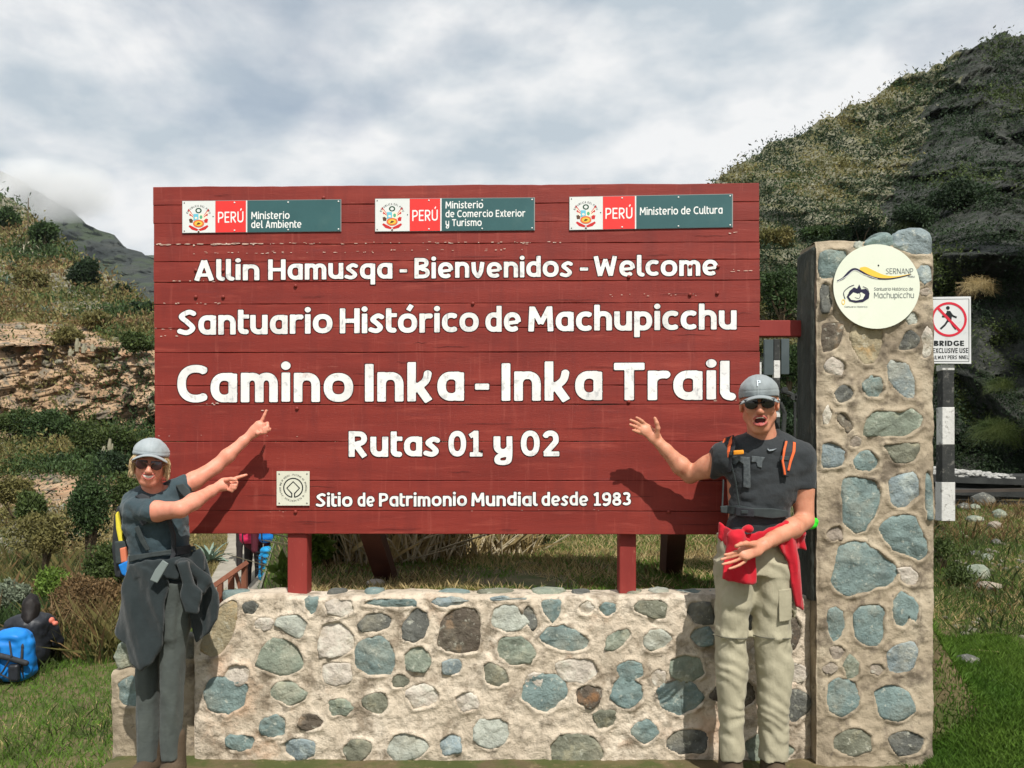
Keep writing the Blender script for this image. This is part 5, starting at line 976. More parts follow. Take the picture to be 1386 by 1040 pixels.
for i, (x, y, w, h, k, lb) in enumerate(((1304, 690, 9, 7, 'd', 'small grey boulder right of the striped post foot'), (1330, 684, 17, 13, 'd', 'largest dark boulder below the white ballast'), (1347, 678, 8, 12, 'p', 'pale boulder at the right edge below the ballast'), (1319, 706, 12, 6, 'g', 'flat grey green stone in the grass below the boulders'), (1346, 716, 10, 8, 'm', 'buff stone at the right edge of the grass'), (1320, 753, 11, 6, 'd', 'dark flat stone lying in the rough grass'), (1335, 759, 9, 7, 'g', 'grey green stone touching the dark flat one'), (1321, 783, 18, 14, 'g', 'layered grey green rock in the rough grass'), (1337, 797, 18, 7, 'm', 'long low buff rock in the rough grass'), (1347, 737, 7, 6, 'd', 'small dark stone at the right edge mid slope'), (1345, 831, 5, 4, 'd', 'tiny dark stone at the edge of the lawn'), (1309, 899, 18, 10, 'd', 'dark half buried rock on the lawn near the pillar'), (1298, 792, 5, 4, 'p', 'tiny pale stone near the pillar'), (1284, 700, 8, 5, 'g', 'grey stone behind the foot of the striped post'), (1272, 690, 8, 6, 'd', 'dark stone between pillar and striped post'), (1318, 690, 8, 6, 'g', 'grey stone left of the largest boulder'), (1352, 700, 10, 8, 'g', 'grey rock beyond the right edge stones'))):
    b = ground_hit(x, y, 4.2); s = b[1] / F; v, f = RV[i % 5]; q = v * np.array((w * s, w * s * .8, h * s)) + b + (0, 0, h * s * .35); o = mesh('rock', q, [tuple(t) for t in f], SM[k], base=b); tag(o, lb, 'rock', 'rocks on the grass right of the pillar')
mb = MB(); b0, b1 = ground_hit(1305, 884), ground_hit(1352, 890); mb.tube([b0 + (0, 0, .02), b1 + (0, 0, .03)], [.006, .004], 5); tag(mb.build('stick', GM['s']), 'dry pale stick lying on the lawn', 'stick')
rg = np.random.default_rng(77); q = gpts(420, 2.6, 6, 5.2, 9.4, rg, 1.); q = q[fbm(q * .9, 2, 5) > -.05]; rock_cloud('pebbles', q + (0, 0, .008), rg.uniform(.012, .04, len(q)), rock_grey, rg, 'small grey pebbles strewn over the rough grass on the right', 'pebbles')
q = gpts(14000, 2.4, 6, 5.4, 9.6, rg, 1.); q = patch(q, .9, 5, .03); blades('rough_weeds', q, .10, .004, LM['mid'], rg, 'taller weeds on the rough ground right of the pillar', 'weeds', .5); q = gpts(9000, 2.4, 6, 5.6, 9.6, rg, 1.); q = patch(q, 1.1, 15, .05); blades('rough_weeds', q, .10, .004, LM['dry'], rg, 'dead brown weeds on the rough ground right of the pillar', 'weeds', .6)
q = gpts(16000, -9, -2.2, 6.2, 11, rg, 1.); q = patch(q, .9, 25, .08); q = q[q[:, 0] > -q[:, 1] * .66]; blades('lawn_weeds', q, .11, .007, LM['mid'], rg, 'broad leaved weeds in the grass of the left bank', 'weeds', .7)
# mossy weeds beside the pillar
for i, (x, y, h, lb) in enumerate(((1278, 770, 60, 'tall green weed growing against the right side of the pillar'), (1300, 795, 40, 'low green weed in front of the flat stones'))):
    b = ground_hit(x, y, 4.2); shrub(b, 44 * b[1] / F, h * b[1] / F, 'mid', 900, .014, lb, 'weeds right of the pillar', 500 + i, up=1.2)
# striped railway post and dark panels behind the man's head
rpst = thing('railway_signal_post', 'black and white striped post carrying dark grey panels behind the man', 'post', P(1052, 800, 7.5)); D = 7.5
for (ya, yb_, m_) in ((459, 488, pb), (488, 512, pw), (512, 540, pb), (540, 565, pw), (565, 600, pb), (600, 650, pw), (650, 700, pb), (700, 770, pw)):
    mb = MB(); mb.box((xat(1047.5, D), D, zat(yb_, D)), (xat(1056, D), D + .05, zat(ya, D)), .003); mb.build('black_band' if m_ is pb else 'white_band', m_, rpst)
gp = mat('slate_grey_panel', [srgb(62, 72, 74), srgb(78, 88, 90)], rough=.5, bump=.05)
for xa, xb, ya, yb_ in ((1034, 1046.5, 460, 508), (1057, 1068, 459, 507)):
    mb = MB(); mb.box((xat(xa, D), D - .01, zat(yb_, D)), (xat(xb, D), D + .02, zat(ya, D)), .003); mb.build('panel', gp, rpst)
mb = MB(); mb.box((xat(1028.6, D), D + .03, zat(513, D)), (xat(1032.5, D), D + .07, zat(490, D))); mb.build('white_edge', pw, rpst)
lp = thing('lever_stand', 'black lever stand with round heads beside the striped post', 'lever', P(1076, 800, 7.4)); mb = MB(); q = lambda x, y: P(x, y, 7.4)
mb.tube([q(1076, 640), q(1076, 545)], .012, 6); mb.tube([q(1058, 530), q(1070, 533), q(1078, 540)], .018, 6); mb.tube([q(1056, 545), q(1062, 560), q(1060, 590)], .02, 6); mb.build('frame', conc, lp)
for x, y in ((1073.5, 538), (1079, 538), (1062, 528)):
    mb = MB(); c = q(x, y); mb.tube([c - (0, .02, 0), c + (0, .02, 0)], .026, 10); mb.build('round_head', conc, lp)
# wooden stair rail on the path
wood = mat('weathered_rail_wood', [srgb(104, 62, 48), srgb(136, 88, 66)], scale=6, bump=.4, stretch=(1, 1, .3)); D = 13.6
rl = thing('wooden_handrail', 'small reddish wooden handrail of the path steps', 'handrail', P(315, 830, D))
mb = MB(); mb.quadbox(P(284, 797, D - .5), P(334, 762, D), .07, .09); mb.build('rail', wood, rl)
for x, ya in ((331, 765), (313, 776), (298, 786), (287, 794)):
    mb = MB(); A = P(x, ya, D); mb.box((A[0] - .04, D - .04, A[2] - .95), (A[0] + .04, D + .04, A[2])); mb.build('post', wood, rl)
mb = MB(); mb.quadbox(P(318, 772, D), P(326, 800, D), .05, .05); mb.build('brace', wood, rl)
pale = ground_hit(508, 795); v, f = RV[2]; tag(mesh('rock', v * np.array((.055, .045, .026)) + pale + (0, 0, .02), [tuple(t) for t in f], SM['w'], base=pale), 'pale flat rock in the grass behind the wall', 'rock')

# ================================================================== AIR
me = bpy.data.meshes.new('haze'); mb = MB(); mb.box((-450, -62, -4), (500, 1400, 420)); me.from_pydata(mb.v, [], mb.f); hz = bpy.data.objects.new('haze', me); col.objects.link(hz); hz['kind'] = 'stuff'
hm = bpy.data.materials.new('air'); hm.use_nodes = True; t = hm.node_tree; t.nodes.clear(); o_ = N(t, 'ShaderNodeOutputMaterial'); pv = N(t, 'ShaderNodeVolumePrincipled'); t.links.new(pv.outputs[0], o_.inputs['Volume'])
pv.inputs['Color'].default_value = (.82, .91, 1, 1); pv.inputs['Density'].default_value = .00012; me.materials.append(hm)
# ================================================================== SMOOTH BODIES FROM DISTANCE FIELDS
class Field:
    def __init__(s, lo, hi, h):
        s.lo = np.array(lo, float); s.h = h; s.n = np.ceil((np.array(hi) - s.lo) / h).astype(int) + 1
        s.F = np.full(tuple(s.n), .5, np.float32)
    def sub(s, lo, hi, pad):
        a = np.clip(np.floor((np.array(lo) - pad - s.lo) / s.h).astype(int), 0, s.n); b = np.clip(np.ceil((np.array(hi) + pad - s.lo) / s.h).astype(int) + 1, 0, s.n)
        if (b <= a).any(): return None, None
        sl = tuple(slice(i, j) for i, j in zip(a, b)); g_ = np.meshgrid(*[s.lo[k] + s.h * np.arange(a[k], b[k]) for k in range(3)], indexing='ij'); return sl, np.stack(g_, -1)
    def put(s, fn, lo, hi, k=.01, op='u'):
        sl, p = s.sub(lo, hi, k + 3.5 * s.h)
        if sl is None: return
        d = fn(p); a = s.F[sl]
        if op == 'u':
            if k > 0: hh = np.clip(.5 + .5 * (a - d) / k, 0, 1); r = a + (d - a) * hh - k * hh * (1 - hh)
            else: r = np.minimum(a, d)
        elif op == 's':
            d = -d
            if k > 0: hh = np.clip(.5 - .5 * (a - d) / k, 0, 1); r = a + (d - a) * hh + k * hh * (1 - hh)
            else: r = np.maximum(a, d)
        s.F[sl] = r
    def cone(s, a, ra, b, rb, k=.012, op='u', flat=None):
        a = np.asarray(a, float); b = np.asarray(b, float); ab = b - a; L2 = ab @ ab + 1e-12
        def fn(p):
            t = np.clip(((p - a) @ ab) / L2, 0, 1); q = p - a - t[..., None] * ab
            if flat is not None:
                n, sc = flat; dn = q @ n; q = q + (dn * (sc - 1))[..., None] * n; return (np.sqrt((q ** 2).sum(-1)) - (ra + (rb - ra) * t)) / max(sc, 1)
            return np.sqrt((q ** 2).sum(-1)) - (ra + (rb - ra) * t)
        m = max(ra, rb); s.put(fn, np.minimum(a, b) - m, np.maximum(a, b) + m, k, op)
    def chain(s, pts, rs, k=.012, flat=None):
        for i in range(len(pts) - 1): s.cone(pts[i], rs[i], pts[i + 1], rs[i + 1], k if i or k < .02 else k, flat=flat)
    def ell(s, c, r, k=.012, op='u', M=None):
        c = np.asarray(c, float); r = np.asarray(r, float); M_ = np.eye(3) if M is None else M
        def fn(p):
            q = (p - c) @ M_; k0 = np.sqrt(((q / r) ** 2).sum(-1)); k1 = np.sqrt(((q / r ** 2) ** 2).sum(-1)) + 1e-9; return k0 * (k0 - 1) / k1
        m = r.max(); s.put(fn, c - m, c + m, k, op)
    def box(s, c, hb, rr=.004, k=.006, op='u', M=None):
        c = np.asarray(c, float); hb = np.asarray(hb, float); M_ = np.eye(3) if M is None else M
        def fn(p):
            q = np.abs((p - c) @ M_) - (hb - rr); return np.sqrt((np.maximum(q, 0) ** 2).sum(-1)) + np.minimum(q.max(-1), 0) - rr
        m = np.linalg.norm(hb); s.put(fn, c - m, c + m, k, op)
    def stack(s, secs, k=.012, op='u', e=2.3, z=None):
        """vertical run of oval sections (z, cx, cy, rx, ry)"""
        S = np.array(sorted(secs)); zz = S[:, 0]
        def fn(p):
            Z = p[..., 2]; cx, cy, rx, ry = [np.interp(Z, zz, S[:, j]) for j in (1, 2, 3, 4)]
            u = (np.abs((p[..., 0] - cx) / rx) ** e + np.abs((p[..., 1] - cy) / ry) ** e) ** (1 / e); d = (u - 1) * np.minimum(rx, ry); return np.maximum(d, np.maximum(zz[0] - Z, Z - zz[-1]))
        s.put(fn, (min(S[:, 1] - S[:, 3]), min(S[:, 2] - S[:, 4]), zz[0]), (max(S[:, 1] + S[:, 3]), max(S[:, 2] + S[:, 4]), zz[-1]), k, op)
    def plate(s, poly, yf, t, k=.006, rr=.004, op='u'):
        """a sheet of cloth or webbing: outline in (x, z), lying on the surface y = yf(x, z), half thickness t"""
        P2 = np.array(poly, float); n = len(P2)
        def fn(p):
            X, Y, Z = p[..., 0], p[..., 1], p[..., 2]; x2, z2 = X[:, 0, :], Z[:, 0, :]; d = np.full(x2.shape, 9.); ins = np.zeros(x2.shape, bool)
            for i in range(n):
                a, b = P2[i], P2[(i + 1) % n]; e = b - a; tt = np.clip(((x2 - a[0]) * e[0] + (z2 - a[1]) * e[1]) / (e @ e + 1e-12), 0, 1); d = np.minimum(d, np.hypot(x2 - a[0] - tt * e[0], z2 - a[1] - tt * e[1]))
                c = ((a[1] <= z2) != (b[1] <= z2)); xi = a[0] + (z2 - a[1]) * e[0] / (e[1] if abs(e[1]) > 1e-9 else 1e-9); ins ^= c & (x2 < xi)
            sd_ = np.where(ins, -d, d)[:, None, :]; q1 = sd_ + rr; q2 = np.abs(Y - yf(x2, z2)[:, None, :]) - (t - min(rr, t * .8)); r_ = min(rr, t * .8)
            return np.sqrt(np.maximum(q1, 0) ** 2 + np.maximum(q2, 0) ** 2) + np.minimum(np.maximum(q1, q2), 0) - r_
        g_ = np.meshgrid(np.linspace(P2[:, 0].min(), P2[:, 0].max(), 24), np.linspace(P2[:, 1].min(), P2[:, 1].max(), 24), indexing='ij'); yy = yf(g_[0], g_[1])
        s.put(fn, (P2[:, 0].min(), yy.min() - t, P2[:, 1].min()), (P2[:, 0].max(), yy.max() + t, P2[:, 1].max()), k, op)
    def ripple(s, fn, band=.03):
        m = np.abs(s.F) < band; idx = np.nonzero(m); p = s.lo + s.h * np.stack(idx, -1); s.F[idx] += fn(p).astype(np.float32)
    def net(s):
        Fd = s.F; Fd[[0, -1]] = np.maximum(Fd[[0, -1]], .01); Fd[:, [0, -1]] = np.maximum(Fd[:, [0, -1]], .01); Fd[:, :, [0, -1]] = np.maximum(Fd[:, :, [0, -1]], .01)
        S = Fd < 0; n = S.shape; c = np.zeros((n[0] - 1, n[1] - 1, n[2] - 1), np.int8); cs = [(i, j, k) for i in (0, 1) for j in (0, 1) for k in (0, 1)]
        for i, j, k in cs: c += S[i:n[0] - 1 + i, j:n[1] - 1 + j, k:n[2] - 1 + k]
        act = (c > 0) & (c < 8); ids = np.full(c.shape, -1, np.int64); A = np.stack(np.nonzero(act), -1); ids[act] = np.arange(len(A)); acc = np.zeros((len(A), 3)); cnt = np.zeros(len(A))
        for ax in range(3):
            o1, o2 = [a for a in range(3) if a != ax]
            for u in (0, 1):
                for v in (0, 1):
                    q0 = A.copy(); q0[:, o1] += u; q0[:, o2] += v; q1 = q0.copy(); q1[:, ax] += 1; f0 = Fd[tuple(q0.T)].astype(float); f1 = Fd[tuple(q1.T)].astype(float); m = (f0 < 0) != (f1 < 0)
                    t = np.where(m, f0 / np.where(m, f0 - f1, 1), 0); p = q0.astype(float); p[:, ax] += t; acc[m] += p[m]; cnt[m] += 1
        V = s.lo + s.h * acc / np.maximum(cnt, 1)[:, None]; Q = []
        for ax in range(3):
            o1, o2 = [(1, 2), (2, 0), (0, 1)][ax]; sl0 = [slice(None)] * 3; sl1 = [slice(None)] * 3; sl0[ax] = slice(0, -1); sl1[ax] = slice(1, None)
            a, b = S[tuple(sl0)], S[tuple(sl1)]; e = np.stack(np.nonzero(a != b), -1); ok = (e[:, o1] > 0) & (e[:, o2] > 0) & (e[:, o1] < n[o1] - 1) & (e[:, o2] < n[o2] - 1); e = e[ok]; fl = a[tuple(e.T)]
            q = []
            for du, dv in ((1, 1), (0, 1), (0, 0), (1, 0)): w = e.copy(); w[:, o1] -= du; w[:, o2] -= dv; q.append(ids[tuple(w.T)])
            q = np.stack(q, -1); q = np.where(fl[:, None], q, q[:, ::-1]); Q.append(q)
        return V, np.concatenate(Q)
    def mesh(s, name, m, parent, relax=2, weld=None):
        V, Q = s.net()
        for _ in range(relax):
            nb = np.zeros_like(V); c = np.zeros(len(V))
            for i in range(4):
                a, b = Q[:, i], Q[:, (i + 1) % 4]; np.add.at(nb, a, V[b]); np.add.at(nb, b, V[a]); np.add.at(c, a, 1); np.add.at(c, b, 1)
            V = V * .5 + .5 * nb / np.maximum(c, 1)[:, None]
        return mesh(name, V, Q, m, parent, smooth=True)
def rotm(yaw=0, pitch=0, roll=0):        # local frame columns: right, forward, up (forward = -Y when all zero)
    M_ = Matrix.Rotation(R(yaw), 3, 'Z') @ Matrix.Rotation(R(pitch), 3, 'X') @ Matrix.Rotation(R(roll), 3, 'Y'); return np.array(M_)

skin_m = mat('warm_skin', [srgb(186, 124, 98), srgb(204, 142, 114), srgb(214, 154, 126)], scale=14, rough=.5, bump=.12, bscale=130, dist=.002, spec=.35, layers=[(30, .56, .68, srgb(182, 104, 84), .5)])  # man's own skin tone, also used for the hikers
skin_m2 = mat('fair_skin', [srgb(206, 134, 110), srgb(220, 148, 124), srgb(228, 160, 138)], scale=14, rough=.5, bump=.12, bscale=130, dist=.002, spec=.35, layers=[(30, .56, .68, srgb(204, 124, 102), .5)])
for m_ in (skin_m, skin_m2):
    p = m_.node_tree.nodes['Principled BSDF']; p.inputs['Subsurface Weight'].default_value = .12; p.inputs['Subsurface Radius'].default_value = (.012, .005, .003); p.inputs['Subsurface Scale'].default_value = 1
lip_m = mat('lips', [srgb(176, 92, 84)], rough=.4, bump=0); teeth_m = mat('teeth', [srgb(232, 228, 218)], rough=.3, bump=0); mouth_m = mat('mouth_inside', [srgb(74, 24, 24)], rough=.5, bump=0); tongue_m = mat('tongue', [srgb(176, 92, 90)], rough=.4, bump=0)
lens_m = mat('dark_lens', [srgb(26, 26, 30)], rough=.08, spec=.7, bump=0); lens2_m = mat('plum_lens', [srgb(52, 30, 34)], rough=.08, spec=.7, bump=0); frame_m = mat('glasses_frame', [srgb(18, 18, 20)], rough=.6, bump=0); frame2_m = mat('tortoise_frame', [srgb(120, 84, 72)], rough=.3, bump=0)
capgrey = mat('grey_cap_cloth', [srgb(132, 140, 144), srgb(150, 158, 160)], scale=20, rough=.85, bump=.3, bscale=300, dist=.002, sheen=.2); capgrey2 = mat('pale_grey_cap_cloth', [srgb(146, 156, 160), srgb(164, 172, 176)], scale=20, rough=.85, bump=.3, bscale=300, dist=.002, sheen=.2)
shirt_m = mat('charcoal_shirt', [srgb(42, 46, 49), srgb(54, 58, 61)], scale=9, rough=.9, bump=.7, bscale=14, dist=.012, sheen=.15); shirt2_m = mat('slate_blue_shirt', [srgb(50, 66, 73), srgb(64, 80, 86)], scale=9, rough=.9, bump=.7, bscale=16, dist=.012, sheen=.15)
khaki = mat('khaki_trousers', [srgb(156, 150, 128), srgb(176, 170, 146)], scale=8, rough=.9, bump=.75, bscale=13, dist=.014, sheen=.1, stretch=(1, 1, .6)); greyp = mat('grey_trousers', [srgb(68, 74, 72), srgb(82, 88, 84)], scale=8, rough=.9, bump=.7, bscale=13, dist=.012, sheen=.1)
redj = mat('red_fleece', [srgb(178, 14, 34), srgb(196, 22, 42)], scale=10, rough=.85, bump=.6, bscale=18, dist=.010, sheen=.2); darkj = mat('dark_green_grey_fleece', [srgb(33, 41, 43), srgb(44, 52, 54)], scale=10, rough=.95, bump=.7, bscale=20, dist=.010, sheen=.2)
web_m = mat('grey_webbing', [srgb(48, 54, 56), srgb(62, 70, 70)], scale=30, rough=.8, bump=.2, bscale=300, dist=.001); blackweb = mat('black_webbing', [srgb(40, 42, 46), srgb(54, 56, 60)], scale=30, rough=.7, bump=.2, bscale=300, dist=.001); orange_m = mat('orange_trim', [srgb(226, 104, 56)], rough=.7, bump=.1); clip_m = mat('amber_buckle', [srgb(232, 150, 40)], rough=.4, bump=0)
boot_m = mat('brown_boot', [srgb(74, 62, 50), srgb(96, 82, 66)], rough=.7, bump=.3); sole_m = mat('boot_sole', [srgb(34, 32, 30)], rough=.8, bump=.2)
blond = mat('blond_hair', [srgb(178, 150, 112), srgb(214, 190, 150)], scale=40, rough=.5, bump=.6, bscale=90, dist=.004, stretch=(1, 1, .15)); greyhair = mat('grey_hair', [srgb(150, 146, 142), srgb(190, 186, 182)], scale=60, rough=.6, bump=.5, bscale=120, dist=.003); blackhair = mat('black_hair', [srgb(16, 13, 13), srgb(34, 28, 26)], scale=40, rough=.6, bump=.6, bscale=90, dist=.004, stretch=(1, 1, .2))
printg = mat('faded_print', [srgb(62, 68, 72), srgb(96, 102, 104)], scale=60, rough=.9, bump=.2)
def head(Fd, c, M, s, mouth='smile'):
    """adds head, neck root and features; c = point between the eyes' level and the ears, M columns right, back, up"""
    L = lambda x, y, z: np.asarray(c) + M @ (np.array((x, y, z)) * s)      # y back
    e = lambda a, r, k=.012, op='u': Fd.ell(L(*a), np.array(r) * s, k * s, op, M)
    e((0, .018, .028), (.076, .096, .086)); e((0, -.030, -.030), (.061, .062, .078), .02)
    dz = -.016 if mouth == 'open' else 0
    e((0, -.052, -.096 + dz), (.032, .030, .024), .03); Fd.cone(L(-.050, .005, -.055 + dz * .5), .022 * s, L(-.018, -.052, -.098 + dz), .017 * s, .025 * s); Fd.cone(L(.050, .005, -.055 + dz * .5), .022 * s, L(.018, -.052, -.098 + dz), .017 * s, .025 * s)
    for q in (-1, 1):
        e((q * .038, -.066, -.032), (.021, .017, .019), .016); e((q * .031, -.083, .016), (.023, .009, .008), .012); e((q * .030, -.092, -.002), (.017, .013, .009), .008, 's')
        e((q * .078, .012, -.012), (.009, .019, .032), .006); e((q * .083, .006, -.010), (.005, .010, .020), .004, 's'); e((q * .011, -.102, -.042), (.0085, .010, .008), .006)
        if mouth == 'smile': e((q * .040, -.064, -.058), (.014, .016, .020), .014)
    Fd.cone(L(0, -.088, .006), .0075 * s, L(0, -.112, -.036), .0115 * s, .010 * s); e((0, -.109, -.042), (.011, .010, .009), .006)
    if mouth == 'open':
        e((0, -.080, -.080), (.034, .022, .029), .014); e((0, -.098, -.078), (.027, .030, .0195), .004, 's')
        for a0, a1, rr in ((150, 30, .0055), (210, 330, .0062)):
            pts = [L(.0280 * math.cos(R(a0 + (a1 - a0) * k / 6)), -.097 + .013 * abs(math.cos(R(a0 + (a1 - a0) * k / 6))), -.078 + .0200 * math.sin(R(a0 + (a1 - a0) * k / 6))) for k in range(7)]
            for k in range(6): Fd.cone(pts[k], rr * s, pts[k + 1], rr * s, .003)
    else:
        e((0, -.080, -.070), (.028, .018, .020), .014); e((0, -.094, -.069), (.030, .018, .0125), .003, 's')
        for z0, zs in ((-.0585, .008), (-.0800, .019)):
            pts = [L(.0305 * t, -.0955 + .016 * t * t, z0 + zs * t * t) for t in (-1, -.5, 0, .5, 1)]
            for k in range(4): Fd.cone(pts[k], .0036 * s, pts[k + 1], .0036 * s, .003)
    return L
def mouth_parts(L, s, M, kind, t):
    f = Field(L(0, -.08, -.08) - .06, L(0, -.08, -.08) + .06, .0016)
    if kind == 'open':
        f.ell(L(0, -.074, -.078), np.array((.031, .012, .024)) * s, 0, 'u', M); f.mesh('mouth', mouth_m, t, 0)
        f = Field(L(0, -.08, -.08) - .05, L(0, -.08, -.08) + .05, .0014); pts = [L(.021 * u, -.096 + .009 * u * u, -.0625 - .004 * u * u) for u in (-1, -.5, 0, .5, 1)]
        for k in range(4): f.cone(pts[k], .0042 * s, pts[k + 1], .0042 * s, .001)
        pts = [L(.016 * u, -.093 + .009 * u * u, -.0930 + .003 * u * u) for u in (-1, 0, 1)]
        for k in range(2): f.cone(pts[k], .0028 * s, pts[k + 1], .0028 * s, .001)
        f.mesh('teeth', teeth_m, t, 0); f = Field(L(0, -.08, -.08) - .05, L(0, -.08, -.08) + .05, .0016); f.ell(L(0, -.088, -.092), np.array((.014, .014, .006)) * s, 0, 'u', M); f.mesh('tongue', tongue_m, t, 0)
    else:
        pts = [L(.0240 * u, -.0905 + .014 * u * u, -.0685 + .012 * u * u) for u in (-1, -.5, 0, .5, 1)]
        for k in range(4): f.cone(pts[k], .0085 * s, pts[k + 1], .0085 * s, .001)
        f.mesh('teeth', teeth_m, t, 0)
    # lips: a thin coloured band set on the modelled lips
    f = Field(L(0, -.08, -.08) - .06, L(0, -.08, -.08) + .06, .0014)
    if kind == 'open':
        for a0, a1, rr in ((155, 25, .0048), (205, 335, .0056)):
            pts = [L(.0278 * math.cos(R(a0 + (a1 - a0) * k / 8)), -.0995 + .013 * abs(math.cos(R(a0 + (a1 - a0) * k / 8))), -.078 + .0198 * math.sin(R(a0 + (a1 - a0) * k / 8))) for k in range(9)]
            for k in range(8): f.cone(pts[k], rr * s, pts[k + 1], rr * s, .002)
    else:
        for z0, sg in ((-.0585, 1), (-.0800, 1)):
            pts = [L(.0305 * u, -.0985 + .015 * u * u, z0 + (.008 if z0 > -.07 else .019) * u * u) for u in (-1, -.6, -.2, .2, .6, 1)]
            for k in range(5): f.cone(pts[k], .0030 * s, pts[k + 1], .0030 * s, .002)
    f.mesh('lips', lip_m, t, 1)
def glasses(L, s, M, lm, fm, t, w=.027, h_=.017, z=.003, wrap=.35):
    f = Field(L(0, -.04, 0) - .13, L(0, -.04, 0) + .13, .0018); fl = Field(L(0, -.04, 0) - .13, L(0, -.04, 0) + .13, .0018)
    root = None
    for q in (-1, 1):
        Mq = M @ np.array(Matrix.Rotation(-q * wrap, 3, 'Z')); c = L(q * .0335, -.107, z)
        fl.ell(c, np.array((w, .0035, h_)) * s, .001, 'u', Mq); fl.box(c + M @ (np.array((0, 0, h_ * .25)) * s), np.array((w * .92, .0032, h_ * .7)) * s, .003, .003, 'u', Mq)
        f.cone(L(q * (.033 + w * .9), -.096, z + .006), .0032 * s, L(q * .081, -.060, z + .008), .0030 * s, .002); f.cone(L(q * .081, -.060, z + .008), .0030 * s, L(q * .083, .010, z + .004), .0026 * s, .002)
        f.cone(L(q * .008, -.113, z + .008), .0030 * s, L(q * (.033 + w * .95), -.098, z + h_ * .8), .0030 * s, .002)
    f.cone(L(-.012, -.113, z + .004), .0028 * s, L(.012, -.113, z + .004), .0028 * s, .002)
    g_ = thing_child('sunglasses', t, L(0, -.1, 0)); fl.mesh('lens', lm, g_, 1); f.mesh('frame', fm, g_, 1)
def thing_child(name, t, loc):
    o = bpy.data.objects.new(name, None); col.objects.link(o); o.parent = t; o.location = np.asarray(loc) - OFF[t]; OFF[o] = np.asarray(loc, float); o.empty_display_size = .03; return o
def cap(L, s, M, m, t, brim_pitch=-16, lift=0.0):
    f = Field(L(0, 0, .06) - .17, L(0, 0, .06) + .17, .0028); tz = .022 + lift
    f.ell(L(0, .016, .030), np.array((.0850, .104, .088)) * s, 0, 'u', M); f.ell(L(0, -.012, .056), np.array((.070, .084, .062)) * s, .02 * s, 'u', M)
    f.ell(L(0, .012, .050), np.array((.0835, .099, .056)) * s, .01 * s, 'u', M); f.ripple(folds(16, 12, .0026, 3))
    def seam(p):
        q = (p - L(0, .014, .03)) @ M / s; a = np.arctan2(q[:, 0], q[:, 1]); return .0022 * np.exp(-((np.abs(((a + .5236) % 1.0472) - .5236)) * np.hypot(q[:, 0], q[:, 1]) / .0022) ** 2) + .0018 * np.exp(-((q[:, 2] - .022) / .0022) ** 2)
    f.ripple(seam)
    upv = M[:, 2] + .10 * M[:, 1]; upv = upv / np.linalg.norm(upv); f.put(lambda p: (p - L(0, 0, tz - .004)) @ upv, L(0, 0, .06) - .17, L(0, 0, .06) + .17, .003, 's'); f.ell(L(0, .018, .026), np.array((.079, .098, .086)) * s, .002, 's', M)
    f.ell(L(0, .014, .119), np.array((.006, .006, .003)) * s, .003, 'u', M); c = f.mesh('cap', m, t, 1)
    f = Field(L(0, -.12, .03) - .13, L(0, -.12, .03) + .13, .0026); Mp = M @ np.array(Matrix.Rotation(R(-brim_pitch), 3, 'X'))
    def fn(p):
        q = (p - L(0, -.060, tz + .010)) @ Mp / s; x, y, z = q[..., 0], q[..., 1], q[..., 2]; out = np.sqrt((x / .080) ** 2 + (np.minimum(y, 0) / .084) ** 2) - 1; zz = z + 4.4 * x * x * 1.3; return np.maximum(np.maximum(out * .07, np.abs(zz) - .0035), y - .012) * s
    f.put(fn, L(0, -.12, .03) - .12, L(0, -.12, .03) + .12, 0); f.ell(L(0, .018, .026), np.array((.080, .099, .088)) * s, .001, 's', M); f.mesh('brim', m, c, 1); return c
def finger(Fd, pts, r0, r1, k=.004):
    n = len(pts)
    for i in range(n - 1): Fd.cone(pts[i], r0 + (r1 - r0) * i / (n - 1), pts[i + 1], r0 + (r1 - r0) * (i + 1) / (n - 1), k)
def W(x, y, D): return P(x, y, D)
def oval(D, rows, ry, dy=None):         # rows: (py, left px, right px[, centre depth]) -> sections
    out = []
    for i, r_ in enumerate(rows):
        d = r_[3] if len(r_) > 3 else D; q = ry[i] if hasattr(ry, '__len__') else ry; out.append((zat(r_[0], d), xat((r_[1] + r_[2]) / 2, d), d, (r_[2] - r_[1]) / 2 * d / F, q))
    return out
def oval_front(secs, off=0.):
    S = np.array(sorted(secs))
    def yf(x, z):
        cx, cy, rx, ry = [np.interp(z, S[:, 0], S[:, j]) for j in (1, 2, 3, 4)]; u = np.clip(np.abs((x - cx) / (rx + off)), 0, .985); return cy - (ry + off) * (1 - u ** 2.3) ** (1 / 2.3)
    return yf
def pxpoly(pts, D): return [(xat(x, D), zat(y, D)) for x, y in pts]
def folds(kx, kz, amp, seed):
    def fn(p): q = p * np.array((kx, kx, kz)); return amp * (1 - 2 * np.abs(fbm(q, 3, seed)) * 1.6)
    return fn
def boots(t, feet, yaw=0):
    for x, y in feet:
        f = Field((x - .1, y - .26, -.02), (x + .1, y + .14, .3), .006); f.ell((x, y - .06, .045), (.05, .15, .05), .02); f.cone((x, y + .02, .06), .055, (x, y + .02, .20), .052, .03); f.box((x, y - .4, -.2), (.3, .8, .2), .001, .002, 's'); b_o = f.mesh('boot', boot_m, t, 1)
        f = Field((x - .1, y - .26, -.02), (x + .1, y + .14, .1), .006); f.ell((x, y - .05, .02), (.055, .16, .03), .01); f.box((x, y, -.2), (.3, .8, .2005), .001, .001, 's'); f.mesh('sole', sole_m, b_o, 1)

